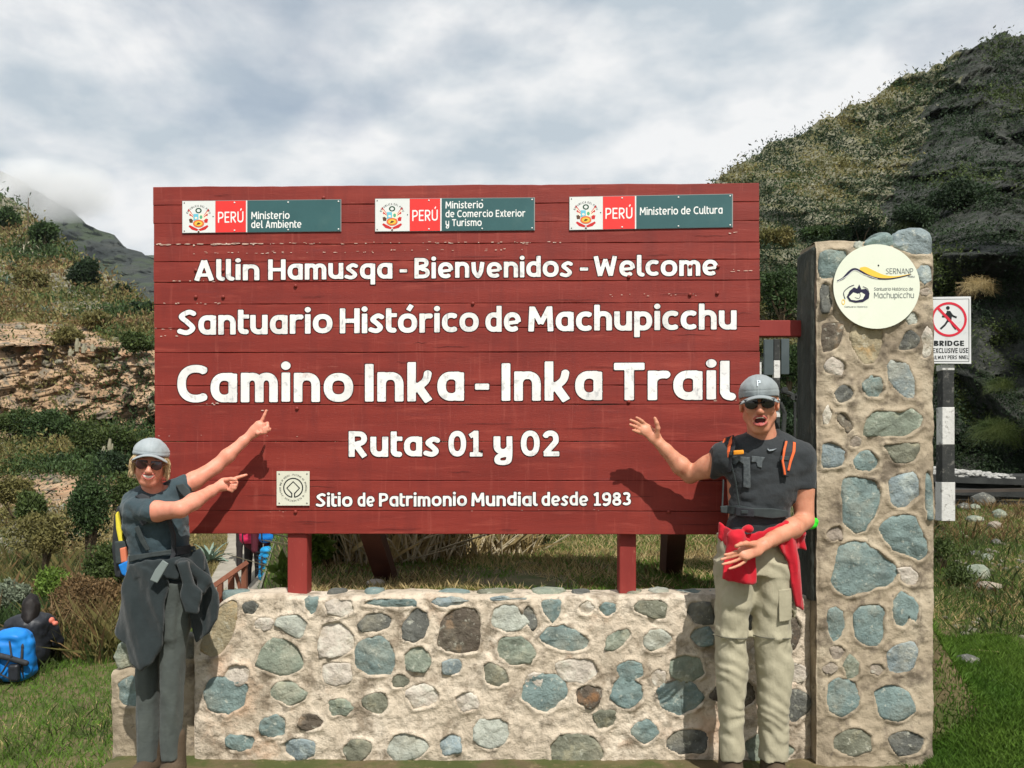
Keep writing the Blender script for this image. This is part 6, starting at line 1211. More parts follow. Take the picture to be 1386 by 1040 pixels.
# ================================================================== THE MAN
mn = thing('person', 'man in charcoal shirt and khaki trousers, mouth wide open, one palm toward the board', 'person', (xat(1022, 4.0), 4.0, 0))
DM = 4.0; hc = W(1027.5, 544.5, 3.93); Mh = rotm(-15, 5, -2)   # head
body = Field(W(845, 500, 4.25) * np.array((1, 0, 1)) + np.array((0, 3.55, -1.0)), np.array((xat(1112, 3.9), 4.32, zat(500, 4))), .0042)
L = head(body, hc, Mh, 1.04, 'open')
nb_ = W(1032, 598, 4.01); body.cone(L(0, .03, -.05), .060, nb_, .066, .03); body.cone(nb_, .062, W(1036, 636, 4.03), .09, .03); body.cone(W(996, 612, 4.02), .045, W(1074, 612, 4.04), .045, .05)
tors = oval(4.03, [(602, 1004, 1066), (640, 984, 1086), (690, 987, 1066), (760, 984, 1064)], [.07, .10, .10, .10]); body.stack(tors, .03)
# right arm, raised to the board
sh, el_, wr = W(982, 618, 4.03), W(934, 643, 4.16), W(893, 601, 4.13)
body.chain([sh, (sh + el_) / 2 + (0, 0, -.006), el_], [.058, .051, .040], .02); body.chain([el_, el_ * .68 + wr * .32 + np.array((0, -.006, -.004)), el_ * .2 + wr * .8, wr], [.040, .044, .030, .026], .015)
pc_ = W(879.5, 586.5, 4.125); fl_ = (np.array((.25, -.93, .25)) / 1.0, 1.6); kn = W(871, 579, 4.12)
body.cone(wr, .025, W(886, 592, 4.125), .030, .012, flat=(fl_[0] / np.linalg.norm(fl_[0]), 1.5)); body.cone(W(885, 591, 4.125), .031, W(874.5, 582, 4.12), .033, .012, flat=(fl_[0] / np.linalg.norm(fl_[0]), 1.9))
for a, m1, m2, b, r_ in (((874, 575), (869, 570.5), (865.5, 568), (861.5, 565.5), .0092), ((869.5, 577.5), (863, 573.5), (859, 571.3), (853.5, 568.8), .0094), ((867.5, 582), (861, 578.5), (857.5, 577), (852.5, 574.8), .0090), ((867.5, 587), (862, 584.5), (859.5, 583.5), (856.5, 582.5), .0080)):
    finger(body, [W(*a, 4.122), W(*m1, 4.110), W(*m2, 4.105), W(*b, 4.10)], r_, r_ * .78)
finger(body, [W(889, 590, 4.11), W(890.5, 580, 4.095), W(889, 573, 4.09), W(886.5, 566.5, 4.09)], .0125, .0085, .008)
# left arm across the waist, palm up
sh, el_, wr = W(1082, 622, 4.02), W(1089, 704, 4.00), W(1034, 737, 3.80)
body.chain([sh, (sh + el_) / 2 + np.array((.004, 0, 0)), el_], [.060, .053, .043], .02); body.chain([el_, el_ * .66 + wr * .34 + np.array((.004, -.01, 0)), el_ * .2 + wr * .8, wr], [.043, .047, .032, .027], .015)
up_ = np.array((.25, -.75, .6)); up_ /= np.linalg.norm(up_)
body.cone(wr, .027, W(1021, 743, 3.77), .033, .014, flat=(up_, 1.5)); body.cone(W(1022, 743, 3.77), .034, W(1008, 749, 3.74), .035, .012, flat=(up_, 1.8))
for a, m1, m2, b, r_ in (((1003, 745), (995, 747.5), (988, 750), (981, 751), .0080), ((1002, 750), (993, 753), (985, 755), (976.5, 757.5), .0082), ((1004, 755.5), (995, 759.5), (987, 762), (978, 764), .0080), ((1009, 760), (1001, 765), (994, 768), (987, 770), .0074)):
    finger(body, [W(*a, 3.735), W(*m1, 3.715), W(*m2, 3.705), W(*b, 3.70)], r_, r_ * .8)
finger(body, [W(1020, 738, 3.75), W(1010, 736, 3.72), W(1003, 737, 3.70), W(996.5, 739.5, 3.695)], .0130, .0090, .008)
body.mesh('body', skin_m, mn, 2)
mouth_parts(L, 1.04, Mh, 'open', mn); glasses(L, 1.04, Mh, lens_m, frame_m, mn, w=.0305, h_=.0225, z=-.005); cp = cap(L, 1.06, Mh, capgrey, mn, -9, .002)
# cap badge: pale rounded letter P
f = Field(L(0, -.09, .09) - .04, L(0, -.09, .09) + .04, .0016)
cpn = lambda x, z: L(x, -.0935 + (z - .075) * .55, z)
f.cone(cpn(-.006, .072), .0028, cpn(-.006, .094), .0028, .001); f.cone(cpn(-.006, .094), .0028, cpn(.004, .093), .0028, .001); f.cone(cpn(.004, .093), .0028, cpn(.005, .085), .0028, .001); f.cone(cpn(.005, .085), .0028, cpn(-.006, .083), .0028, .001)
f.mesh('badge', mat('cap_badge', [srgb(214, 224, 232)], bump=0), cp, 0)
f = Field(L(0, .03, -.01) - .14, L(0, .03, -.01) + .14, .003); f.ell(L(0, .026, .012), np.array((.082, .098, .072)) * 1.04, 0, 'u', Mh); f.box(L(0, -.10, 0), (.2, .11, .3), .001, .004, 's', Mh); f.box(L(0, 0, -.30), (.3, .3, .262), .001, .004, 's', Mh)
f.ell(L(.083, .01, -.012), (.016, .026, .036), .002, 's', Mh); f.ell(L(-.083, .01, -.012), (.016, .026, .036), .002, 's', Mh); f.mesh('hair', greyhair, mn, 1)
# T-shirt
f = Field(W(945, 600, 4.3) * np.array((1, 0, 0)) + np.array((0, 3.76, zat(775, 4))), np.array((xat(1116, 3.9), 4.30, zat(572, 4))), .0046)
SH = oval(4.03, [(582, 1015, 1053), (587, 1006, 1061), (593, 994, 1073), (601, 983, 1084), (612, 979, 1090), (635, 980, 1093), (662, 984, 1084), (690, 985, 1069), (715, 983, 1068), (766, 980, 1064)], [.068, .076, .095, .112, .126, .134, .132, .122, .118, .118]); f.stack(SH, .02)
f.chain([W(1004, 606, 4.03), W(982, 619, 4.03), W(956, 637, 4.10)], [.056, .075, .062], .03); f.chain([W(1060, 604, 4.03), W(1080, 620, 4.02), W(1086, 668, 4.01)], [.056, .076, .068], .03)
hd_ = W(940, 645, 4.15) - W(974, 634, 4.055); hd_ /= np.linalg.norm(hd_)
def cutpl(Fd, p, n, lo, hi, k=.004): n = np.asarray(n, float) / np.linalg.norm(n); Fd.put(lambda q: -((q - p) @ n), lo, hi, k, 's')   # removes the far side
cutpl(f, W(961, 638, 4.095), hd_, W(945, 670, 4.3) - (0, .5, 0), W(975, 600, 4.3))
cutpl(f, W(1087, 664, 4.0), (.05, -.05, -1), np.array((xat(1083, 4), 3.8, zat(692, 4))), np.array((xat(1120, 4), 4.2, zat(655, 4))))
f.ell(W(1033, 580, 3.97), (.072, .105, .056), .004, 's')
f.ripple(folds(5, 9, .0055, 3)); f.ripple(folds(10, 12, .004, 33)); f.ripple(lambda p: .006 * np.sin(p[:, 2] * 60 + 6 * fbm(p * 6, 2, 5)) * sm(-p[:, 2], -1.32, -1.1)); shirt_o = f.mesh('t_shirt', shirt_m, mn, 2)
yf = oval_front(SH, .0045)
def flatpanel(name, poly, D, yfn, t_, m, parent, h=.0022, k=0, rr=.002):
    pp = pxpoly(poly, D); a = np.array(pp); xs = np.linspace(a[:, 0].min(), a[:, 0].max(), 12); zs = np.linspace(a[:, 1].min(), a[:, 1].max(), 12); g_ = np.meshgrid(xs, zs, indexing='ij'); yy = yfn(*g_)
    f_ = Field((a[:, 0].min() - .01, yy.min() - t_ - .01, a[:, 1].min() - .01), (a[:, 0].max() + .01, yy.max() + t_ + .01, a[:, 1].max() + .01), h); f_.plate(pp, yfn, t_, k, rr); return f_.mesh(name, m, parent, 1)
DF = 3.9
for poly in ([(995, 617), (1016, 619), (1017, 662), (1008, 660), (1008, 629), (1003, 624), (999, 630), (994, 628)], [(1018, 617), (1036, 619), (1032, 626), (1031, 634), (1025, 632), (1024, 626), (1018, 626)]): flatpanel('shirt_print', poly, DF, oval_front(SH, .001), .003, printg, shirt_o)
flatpanel('chest_mark', [(1039.5, 606.5), (1041, 609), (1046, 608.4), (1053, 606.8), (1046, 610.6), (1041, 611.2), (1038.8, 609)], DF, yf, .004, mat('pale_mark', [srgb(136, 144, 150)], bump=0), shirt_o, .0018)
# harness
hs = thing_child('backpack_harness', mn, W(1030, 640, 3.95)); yh = oval_front(SH, .012); yh2 = oval_front(SH, .018)
flatpanel('shoulder_strap', [(989, 592), (1002, 588), (999, 603), (995, 616), (993, 640), (983, 642), (980, 624), (982, 606)], DF, yh, .006, blackweb, hs); flatpanel('shoulder_strap', [(1064, 595), (1079, 598), (1076, 612), (1070, 626), (1066, 646), (1058, 644), (1056, 624), (1059, 608)], DF, yh, .006, blackweb, hs)
for poly in ([(988, 593), (991, 592), (985, 607), (983, 624), (985, 638), (982, 638), (980, 624), (981.5, 606)], [(997, 590), (1000, 589.5), (993, 604), (989.5, 620), (986.5, 620), (989.5, 604)], [(1064, 597), (1067, 597), (1062, 610), (1059, 624), (1062, 643), (1059, 643), (1056, 624), (1059, 609)], [(1075, 598), (1079, 599), (1076, 612), (1070, 626), (1066.5, 638), (1063.5, 637), (1067, 624), (1072, 611)]): flatpanel('piping', poly, DF, yh2, .0055, orange_m, hs, .0018)
flatpanel('sternum_buckle', [(995, 610), (1007, 609), (1007, 615), (995, 616)], DF, oval_front(SH, .022), .005, clip_m, hs); flatpanel('strap_slider', [(982, 612), (994, 610), (994, 617), (982, 618)], DF, yh2, .005, web_m, hs); flatpanel('strap_slider', [(1055, 617), (1067, 618), (1066, 624), (1054, 623)], DF, yh2, .005, web_m, hs)
flatpanel('webbing', [(985, 650), (987.5, 650), (986, 690), (983.5, 690)], DF, yh, .003, web_m, hs); flatpanel('webbing', [(990, 618), (992, 618), (1000, 655), (1004, 688), (1002, 688), (998, 656)], DF, yh, .003, web_m, hs, .0018)
flatpanel('hip_belt', [(982, 687), (1003, 685), (1020, 688), (1044, 688), (1068, 692), (1069, 700), (1044, 702), (1020, 699), (1000, 698), (983, 696)], DF, yh, .006, web_m, hs); flatpanel('hip_buckle', [(998, 687), (1020, 688.5), (1020, 700), (998, 699)], DF, yh2, .007, blackweb, hs)
flatpanel('buckle_tongue', [(1004, 691), (1012, 691), (1012, 696), (1004, 696)], DF, oval_front(SH, .026), .003, web_m, hs)
f = Field((xat(985, 4.2), 4.10, zat(705, 4.15)), (xat(1075, 4.2), 4.29, zat(596, 4.15)), .007); f.box((xat(1030, 4.2), 4.19, zat(650, 4.15)), (.125, .075, .18), .05, 0); f.mesh('backpack', blackweb, hs, 1)
# trousers
f = Field((xat(962, 4), 3.80, .08), (xat(1080, 4), 4.2, zat(722, 4)), .005); hips = oval(4.01, [(722, 972, 1066), (745, 971, 1070), (775, 970, 1071)], .125); f.stack(hips, .02)
f.stack(oval(4.0, [(760, 969, 1022), (800, 968, 1018), (850, 967, 1012), (860, 966, 1013), (866, 968, 1010), (900, 969, 1012), (960, 972, 1008), (1028, 974, 1007)], [.115, .105, .088, .092, .084, .084, .078, .075]), .03); f.stack(oval(4.0, [(760, 1018, 1072), (800, 1016, 1071), (850, 1018, 1070), (860, 1016, 1072), (866, 1020, 1070), (900, 1023, 1073), (960, 1026, 1068), (1028, 1028, 1066)], [.115, .105, .088, .092, .084, .084, .078, .075]), .03)
f.box((xat(1070, 4.0), 4.0, zat(812, 4)), (.012, .07, .085), .01, .01)
f.ripple(folds(5, 2.6, .005, 9)); f.ripple(folds(11, 6, .005, 19)); f.ripple(lambda p: .0035 * np.exp(-((p[:, 2] - zat(862, 4)) / .03) ** 2) * np.sin(p[:, 0] * 120 + 9 * fbm(p * 8, 2, 5))); f.ripple(lambda p: .0022 * np.sin((p[:, 2] + p[:, 0] * .6) * 80 + 14 * fbm(p * 5, 2, 15))); tr = f.mesh('trousers', khaki, mn, 2)
for (xa, xb) in ((967, 1012), (1017, 1071)):
    sec = oval(4.0, [(855, xa, xb), (870, xa, xb)], .09); yq = oval_front(sec, .003); flatpanel('leg_zip', [(xa + 1, 861), (xb - 1, 863), (xb - 1, 865), (xa + 1, 863)], 3.93, yq, .004, mat('zip_grey', [srgb(104, 102, 88)], bump=0), tr)
yq = oval_front(oval(4.0, [(760, 1018, 1072), (850, 1018, 1070)], .105), .004); flatpanel('cargo_pocket', [(1050, 797), (1070, 795), (1070, 838), (1051, 840)], 3.93, yq, .003, khaki, tr)
boots(mn, [(xat(990, 4), 4.0), (xat(1047, 4), 4.0)])
# red jacket knotted round the waist
f = Field((xat(960, 3.9), 3.66, zat(832, 3.9)), (xat(1110, 3.95), 4.2, zat(690, 4)), .0046); JW = oval(4.02, [(700, 978, 1072), (730, 974, 1074), (760, 970, 1078)], .145); yj = oval_front(JW, .0)
f.plate(pxpoly([(977, 706), (990, 716), (1008, 722), (1030, 716), (1060, 704), (1072, 706), (1074, 724), (1062, 734), (1040, 738), (1010, 746), (985, 742), (976, 730)], 3.92), yj, .018, 0, .012)
f.plate(pxpoly([(984, 724), (998, 722), (1014, 728), (1022, 742), (1024, 790), (1012, 791), (990, 788), (975, 783), (978, 760), (982, 742)], 3.85), lambda x, z: 3.835 + .015 * np.sin(x * 60 + z * 12), .020, .012, .014)   # folded sleeve hanging in front
f.plate(pxpoly([(1040, 722), (1062, 710), (1088, 716), (1096, 728), (1099, 748), (1088, 746), (1081, 744), (1087, 772), (1092, 828), (1078, 822), (1068, 790), (1064, 760), (1052, 745)], 3.92), lambda x, z: oval_front(JW, .008)(x, z) + .010 * np.sin(x * 90 + z * 20), .017, .012, .012)
f.ell(W(1082, 722, 3.98), (.03, .05, .024), .03); f.ell(W(997, 726, 3.84), (.045, .03, .035), .02); f.ell(W(1012, 716, 3.86), (.03, .03, .022), .015)
f.ripple(folds(7, 4, .004, 29)); f.ripple(lambda p: .002 * np.sin(p[:, 0] * 130 + 7 * fbm(p * 5, 2, 5))); f.mesh('tied_jacket', redj, mn, 2)
f = Field(W(1080, 726, 4.12) - (0, .12, 0), W(1118, 694, 4.12) + (0, .08, 0), .003); f.ell(W(1096, 712, 4.04), (.030, .02, .020), 0); f.ell(W(1103, 708, 4.04), (.018, .016, .026), .01); f.ripple(folds(14, 14, .004, 3)); f.mesh('green_cloth', mat('neon_green_cloth', [srgb(60, 220, 50)], bump=.2), mn, 1)

# ================================================================== THE WOMAN
wn = thing('person', 'woman in slate T-shirt, pale cap and sunglasses, smiling and pointing both hands at the board', 'person', (xat(212, 4.0), 4.0, 0))
hc = W(203.5, 625.5, 3.93); Mh = rotm(20, 4, 5); s_h = .90
body = Field((xat(150, 4.0), 3.55, zat(775, 4.0)), (xat(376, 4.3), 4.33, zat(548, 4.3)), .0042)
L = head(body, hc, Mh, s_h, 'smile')
body.cone(L(0, .03, -.06), .044, W(210, 676, 4.0), .048, .025); body.cone(W(206, 670, 3.99), .048, W(212, 690, 4.0), .075, .03); body.stack(oval(4.0, [(680, 180, 240), (700, 176, 248), (770, 178, 250)], [.07, .09, .09]), .03)
sh, el_, wr = W(232, 668, 4.03), W(292, 632, 4.15), W(338.5, 589.5, 4.20)       # arm raised up to the board
body.chain([sh, (sh + el_) / 2 + np.array((0, 0, -.004)), el_], [.044, .041, .033], .02); body.chain([el_, el_ * .66 + wr * .34, el_ * .2 + wr * .8, wr], [.033, .034, .024, .021], .015)
pn = np.array((.3, -.95, 0)); pn /= np.linalg.norm(pn); body.cone(wr, .021, W(345, 584, 4.2), .027, .01, flat=(pn, 1.4)); body.cone(W(344, 585, 4.2), .027, W(351, 577, 4.2), .028, .01, flat=(pn, 1.6))
finger(body, [W(352, 574, 4.2), W(355.5, 567.5, 4.2), W(358, 562, 4.2), W(360.5, 556, 4.2)], .0092, .0068); finger(body, [W(349, 587, 4.18), W(355, 586, 4.175), W(361, 583.5, 4.175), W(367, 581, 4.18)], .0108, .0078)
for a, m1, m2, b in (((357, 575), (362, 573), (362.5, 578), (357, 580)), ((356, 579), (362, 577.5), (362, 582), (356.5, 583)), ((354, 583), (359, 582), (359.5, 585.5), (354.5, 586))): finger(body, [W(*a, 4.19), W(*m1, 4.185), W(*m2, 4.17), W(*b, 4.165)], .0086, .0074)
sh, el_, wr = W(184, 692, 3.93), W(244, 690, 3.79), W(296, 659, 4.00)           # nearer arm across the chest
body.chain([sh, (sh + el_) / 2 + np.array((0, 0, -.004)), el_], [.048, .045, .036], .02); body.chain([el_, el_ * .66 + wr * .34, el_ * .2 + wr * .8, wr], [.036, .037, .025, .022], .015)
pn = np.array((.2, -.95, .2)); pn /= np.linalg.norm(pn); body.cone(wr, .022, W(304, 656, 4.02), .029, .01, flat=(pn, 1.4)); body.cone(W(303, 656, 4.02), .029, W(312, 654, 4.04), .029, .01, flat=(pn, 1.6))
finger(body, [W(314, 649.5, 4.04), W(321, 647, 4.05), W(327, 645, 4.06), W(333.5, 643, 4.07)], .0094, .0070); finger(body, [W(306, 650, 4.0), W(313, 648.5, 3.99), W(319, 649.5, 3.995)], .0105, .0085)
for a, m1, m2, b in (((315, 652), (320, 653), (319, 657), (313, 656.5)), ((315, 656), (319.5, 657.5), (318, 661), (312, 660)), ((312, 660), (316, 661.5), (314, 664.5), (309, 663))): finger(body, [W(*a, 4.03), W(*m1, 4.02), W(*m2, 4.005), W(*b, 4.0)], .0090, .0078)
body.mesh('body', skin_m2, wn, 2)
mouth_parts(L, s_h, Mh, 'smile', wn); glasses(L, s_h, Mh, lens2_m, frame2_m, wn, w=.0300, h_=.0240, z=-.008); cp = cap(L, s_h * 1.04, Mh, capgrey2, wn, -3, .013)
f = Field(L(0, -.09, .09) - .04, L(0, -.09, .09) + .04, .0016); pts = [L(.014 * math.cos(R(a)), -.082 + (.072 + .010 * math.sin(R(a)) - .062) * .5, .076 + .010 * math.sin(R(a))) for a in range(200, -21, -20)]
for k in range(len(pts) - 1): f.cone(pts[k], .0022, pts[k + 1], .0022, .001)
f.mesh('badge', wt, cp, 0)
f = Field(L(0, .0, -.03) - .15, L(0, .0, -.03) + .15, .003); f.ell(L(0, .026, -.002), np.array((.084, .098, .080)) * s_h, 0, 'u', Mh)
for q in (-1, 1): f.cone(L(q * .076, -.012, .010), .014 * s_h, L(q * .084, -.004, -.055), .012 * s_h, .01); f.cone(L(q * .082, .02, -.01), .018 * s_h, L(q * .086, .012, -.085), .008 * s_h, .01); f.cone(L(q * .070, -.030, .02), .008 * s_h, L(q * .083, -.020, -.030), .005 * s_h, .01)
f.cone(L(0, .07, -.02), .04 * s_h, L(0, .06, -.09), .03 * s_h, .02)
f.ell(L(0, -.058, -.03), np.array((.0655, .07, .12)) * s_h, .004, 's', Mh); f.ripple(folds(22, 8, .006, 3)); hr = f.mesh('hair', blond, wn, 1); mb = MB(); rr = random.Random(3)
for i in range(420):
    q = rr.choice((-1, 1)); yb_ = rr.uniform(-.050, .070); x0 = .074 - .5 * max(0, -yb_ - .02); w_ = rr.uniform(-.010, .014); ln = rr.uniform(.03, .095) * (.5 if yb_ < -.03 else 1)
    mb.tube([L(q * (x0 + .002), yb_, .034), L(q * (x0 + .008 + w_ * .3), yb_ + rr.uniform(-.004, .004), .034 - ln * .45), L(q * (x0 + .010 + w_), yb_ + rr.uniform(-.010, .010), .034 - ln), L(q * (x0 + .006 + w_ * 1.4), yb_ + rr.uniform(-.014, .014), .034 - ln * 1.25)], [.0017, .0017, .0013, .0005], 3, cap=False)
tag(mb.build('hair_strands', blond, wn), kind='stuff')
# T-shirt
f = Field((xat(150, 4.0), 3.72, zat(790, 4.0)), (xat(278, 4.2), 4.24, zat(638, 4.1)), .0045)
SW = oval(4.0, [(657, 190, 220), (662, 181, 229), (668, 173, 238), (680, 167, 247), (700, 167, 254), (725, 171, 255), (745, 174, 255), (785, 176, 262)], [.062, .072, .085, .10, .125, .118, .110, .118]); f.stack(SW, .02)
f.chain([W(218, 667, 4.01), W(233, 665, 4.03), W(258, 652, 4.09)], [.048, .058, .054], .025); f.chain([W(198, 682, 3.97), W(185, 691, 3.93), W(206, 691.5, 3.87)], [.058, .062, .060], .025)
n1 = W(292, 632, 4.15) - W(232, 668, 4.03); cutpl(f, W(258.5, 652, 4.09), n1, W(246, 680, 4.2) - (0, .3, 0), W(278, 636, 4.2)); n2 = W(244, 690, 3.79) - W(184, 692, 3.93); cutpl(f, W(204.5, 691, 3.88), n2 * np.array((1, 1, 1)) + np.array((0, 0, .02)), W(196, 712, 3.70) - (0, .05, 0), np.array((xat(230, 3.8), 3.865, zat(666, 3.8))))
f.ell(W(207, 656, 3.93), (.060, .09, .038), .004, 's'); f.ripple(folds(5, 8, .006, 13)); f.ripple(folds(11, 12, .0045, 23)); sh2 = f.mesh('t_shirt', shirt2_m, wn, 2)
yw = oval_front(SW, .010); yw2 = oval_front(SW, .016); hs = thing_child('backpack_harness', wn, W(212, 700, 3.9)); DF = 3.88
for poly, nm, m_, o_ in (([(226, 652 + 6), (236, 656), (246, 664), (250, 675), (242, 678), (233, 668)], 'shoulder_strap', web_m, yw2), ([(190, 668), (200, 672), (206, 682), (200, 686), (188, 676), (180, 672)], 'shoulder_strap', blackweb, yw2), ([(184, 714), (190, 711), (197, 728), (204, 744), (199, 746), (191, 732)], 'side_webbing', web_m, yw2),
    ([(173, 752), (190, 750), (210, 747), (232, 744), (254, 742), (255, 748), (232, 751), (206, 754), (186, 758), (174, 762)], 'hip_belt', web_m, yw2), ([(236, 741), (248, 740), (249, 752), (237, 753)], 'hip_buckle', blackweb, oval_front(SW, .024)), ([(226, 700), (230, 698), (236, 725), (236, 752), (232, 764), (228, 764), (231, 750), (231, 724)], 'drinking_hose', blackweb, oval_front(SW, .024)), ([(192, 706), (200, 702), (204, 707), (196, 712)], 'strap_slider', blackweb, oval_front(SW, .022))):
    flatpanel(nm, poly, DF, o_, .006, m_, hs)
flatpanel('hanging_strap', [(224, 757), (232, 762), (217, 788), (207, 784), (214, 770)], DF - .05, lambda x, z: 3.80 + 0 * x, .004, mat('pale_grey_webbing', [srgb(120, 130, 128)], bump=.1), hs)
f = Field((xat(150, 4.1), 3.94, zat(790, 4.05)), (xat(205, 4.1), 4.26, zat(676, 4.1)), .0055); f.stack(oval(4.10, [(684, 166, 196), (700, 160, 200), (740, 157, 200), (778, 162, 196)], .11), 0); f.mesh('backpack', blackweb, hs, 1)
def yc(c, k=.4): return lambda x, z: c + 0 * x
for poly, m_, nm, dd in (([(155, 697), (158, 692), (162, 712), (166, 734), (160, 736), (156, 716)], mat('yellow_panel', [srgb(222, 206, 66)], bump=.1), 'yellow_panel', 3.985), ([(155, 733), (170, 732), (173, 762), (157, 764)], web_m, 'mesh_pocket', 3.975), ([(164, 742), (172, 740), (174, 760), (166, 762)], mat('orange_bottle', [srgb(206, 120, 90)], rough=.4, bump=0), 'bottle', 3.962),
    ([(163, 764), (176, 758), (188, 752), (192, 764), (186, 776), (180, 783), (168, 777)], mat('blue_panel', [srgb(30, 120, 200)], rough=.6, bump=.2), 'blue_base', 3.955), ([(178, 750), (190, 746), (191, 757), (180, 760)], mat('yellow_trim', [srgb(206, 200, 120)], bump=0), 'belt_pocket', 3.945)):
    flatpanel(nm, poly, 3.97, yc(dd), .012, m_, hs, .003, 0, .006)
# trousers
f = Field((xat(160, 4), 3.82, .06), (xat(280, 4), 4.2, zat(762, 4)), .0052); f.stack(oval(4.02, [(762, 180, 262), (800, 180, 262)], .115), .02)
f.stack(oval(4.03, [(785, 182, 226), (850, 184, 222), (905, 184, 218), (980, 186, 216), (1028, 188, 214)], [.10, .085, .08, .07, .065]), .03); f.stack(oval(3.98, [(785, 210, 262), (850, 214, 256), (862, 214, 253), (868, 216, 252), (905, 217, 250), (980, 218, 248), (1028, 220, 246)], [.10, .088, .09, .082, .08, .07, .065]), .03)
f.ripple(folds(6, 1.8, .009, 39)); f.ripple(folds(14, 4, .005, 49)); f.mesh('trousers', greyp, wn, 2); boots(wn, [(xat(201, 4.03), 4.03), (xat(233, 3.98), 3.98)])
# dark fleece tied at the hips
f = Field((xat(146, 3.9), 3.68, zat(912, 3.9)), (xat(298, 4.0), 4.2, zat(738, 4.0)), .0048); JW = oval(4.02, [(740, 170, 262), (765, 172, 270), (800, 168, 276), (910, 160, 280)], .155); yj = oval_front(JW)
f.plate(pxpoly([(176, 764), (200, 757), (232, 755), (250, 748), (262, 744), (268, 756), (270, 776), (252, 786), (232, 784), (210, 776), (186, 784)], 3.90), yj, .018, 0, .012)
f.plate(pxpoly([(178, 762), (206, 766), (222, 778), (232, 784), (229, 815), (228, 852), (224, 872), (212, 894), (196, 905), (178, 896), (172, 872), (160, 866), (150, 858), (162, 812), (170, 782)], 3.90), lambda x, z: yj(x, z) - .006 + .013 * np.sin((x * 44 + z * 14)), .016, .01, .012)
f.plate(pxpoly([(250, 750), (268, 752), (276, 776), (289, 806), (289, 842), (276, 862), (262, 874), (258, 850), (256, 800), (252, 776)], 3.94), lambda x, z: np.minimum(yj(x, z), 3.98) + .03 + .010 * np.sin(x * 60), .016, .012, .012)
f.plate(pxpoly([(244, 762), (256, 758), (264, 790), (276, 800), (270, 832), (254, 828), (248, 806), (250, 788)], 3.86), lambda x, z: 3.845 + .010 * np.sin(x * 50 + z * 10), .018, .012, .012)
f.ell(W(247, 762, 3.88), (.034, .028, .024), .02); f.cone(W(256, 764, 3.9), .022, W(278, 786, 3.93), .026, .02); f.cone(W(278, 786, 3.93), .026, W(273, 799, 3.91), .024, .02)
f.ripple(folds(6, 3.5, .004, 59)); f.ripple(lambda p: .002 * np.sin(p[:, 0] * 110 + p[:, 2] * 40 + 7 * fbm(p * 5, 2, 5))); f.mesh('tied_jacket', darkj, wn, 2)

# ================================================================== OTHER HIKERS
def far_hiker(name_label, base, yaw, h, coat, legs, pack=None, hair=blackhair, hatm=None, sit=False, group=None, arms='down', packh=.5):
    t = thing('person', name_label, 'person', base, group); M_ = np.array(Matrix.Rotation(yaw, 3, 'Z')); b = np.asarray(base, float); s = h / 1.7
    q = lambda x, y, z: b + M_ @ (np.array((x, y, z)) * s); z0 = -.80 if sit else 0
    mk = lambda: Field(b + np.array((-.65, -.65, -.1)), b + np.array((.65, .65, 1.85 * s + .1 + (0 if not sit else -.7))), .012)
    f = mk(); f.cone(q(0, 0, 1.40 + z0), .05, q(0, 0, 1.50 + z0), .05, .02); f.ell(q(0, -.01, 1.58 + z0), (.075, .09, .115), .02)
    for k in (-1, 1): f.cone(q(k * .2, -.02, 1.35 + z0), .04, q(k * .25, -.10, 1.08 + z0), .04, .02); f.cone(q(k * .25, -.10, 1.08 + z0), .035, q(k * .12, -.28, 1.12 + z0), .03, .02); f.ell(q(k * .10, -.31, 1.14 + z0), (.035, .045, .03), .02)
    f.cone(q(0, 0, 1.3 + z0), .1, q(0, 0, .95 + z0), .1, .03); f.mesh('body', skin_m, t, 1)
    f = mk(); f.cone(q(0, .01, 1.30 + z0), .19, q(0, .01, .98 + z0), .20, .05); f.cone(q(-.14, 0, 1.37 + z0), .10, q(.14, 0, 1.37 + z0), .10, .05)
    for k in (-1, 1): f.cone(q(k * .2, -.01, 1.34 + z0), .088, q(k * .28, -.09, 1.08 + z0), .078, .03); f.cone(q(k * .28, -.09, 1.08 + z0), .072, q(k * .14, -.24, 1.12 + z0), .045, .03)
    f.cone(q(0, .04, 1.42 + z0), .07, q(0, .05, 1.46 + z0), .075, .03); f.ripple(folds(6, 6, .007, 5)); f.ripple(folds(14, 9, .006, 6)); f.ell(q(0, .10, 1.36 + z0), (.15, .07, .07), .03); f.mesh('jacket', coat, t, 1)
    f = mk()
    if sit:
        for k in (-1, 1): f.cone(q(k * .1, 0, .12), .09, q(k * .14, -.42, .22), .07, .03); f.cone(q(k * .14, -.42, .22), .065, q(k * .12, -.55, .0), .055, .03)
        f.cone(q(-.07, .02, .10), .12, q(.07, .02, .10), .12, .04)
    else:
        for k in (-1, 1): f.cone(q(k * .09, 0, .92), .095, q(k * .11, .0, .5), .07, .03); f.cone(q(k * .11, 0, .5), .068, q(k * .11, .02, .06), .06, .03)
    f.mesh('trousers', legs, t, 1)
    f = mk(); f.ell(q(0, .02, 1.60 + z0), (.088, .10, .108), 0); f.ell(q(0, -.09, 1.56 + z0), (.062, .06, .10), .01, 's')
    if hair is blackhair and sit: f.cone(q(0, .04, 1.57 + z0), .092, q(.01, .11, 1.41 + z0), .082, .03); f.cone(q(.07, .08, 1.45 + z0), .04, q(.13, .10, 1.30 + z0), .022, .03)
    f.ripple(folds(8, 4, .010, 3)); f.mesh('hair', hair, t, 1)
    if hatm: f = mk(); f.ell(q(0, .01, 1.64 + z0), (.10, .115, .09), 0); f.box(q(0, 0, 1.42 + z0), (.3, .3, .17), .001, .004, 's'); f.ell(q(0, 0, 1.60 + z0), (.17, .18, .012), .01); f.mesh('hat', hatm, t, 1)
    return t, q
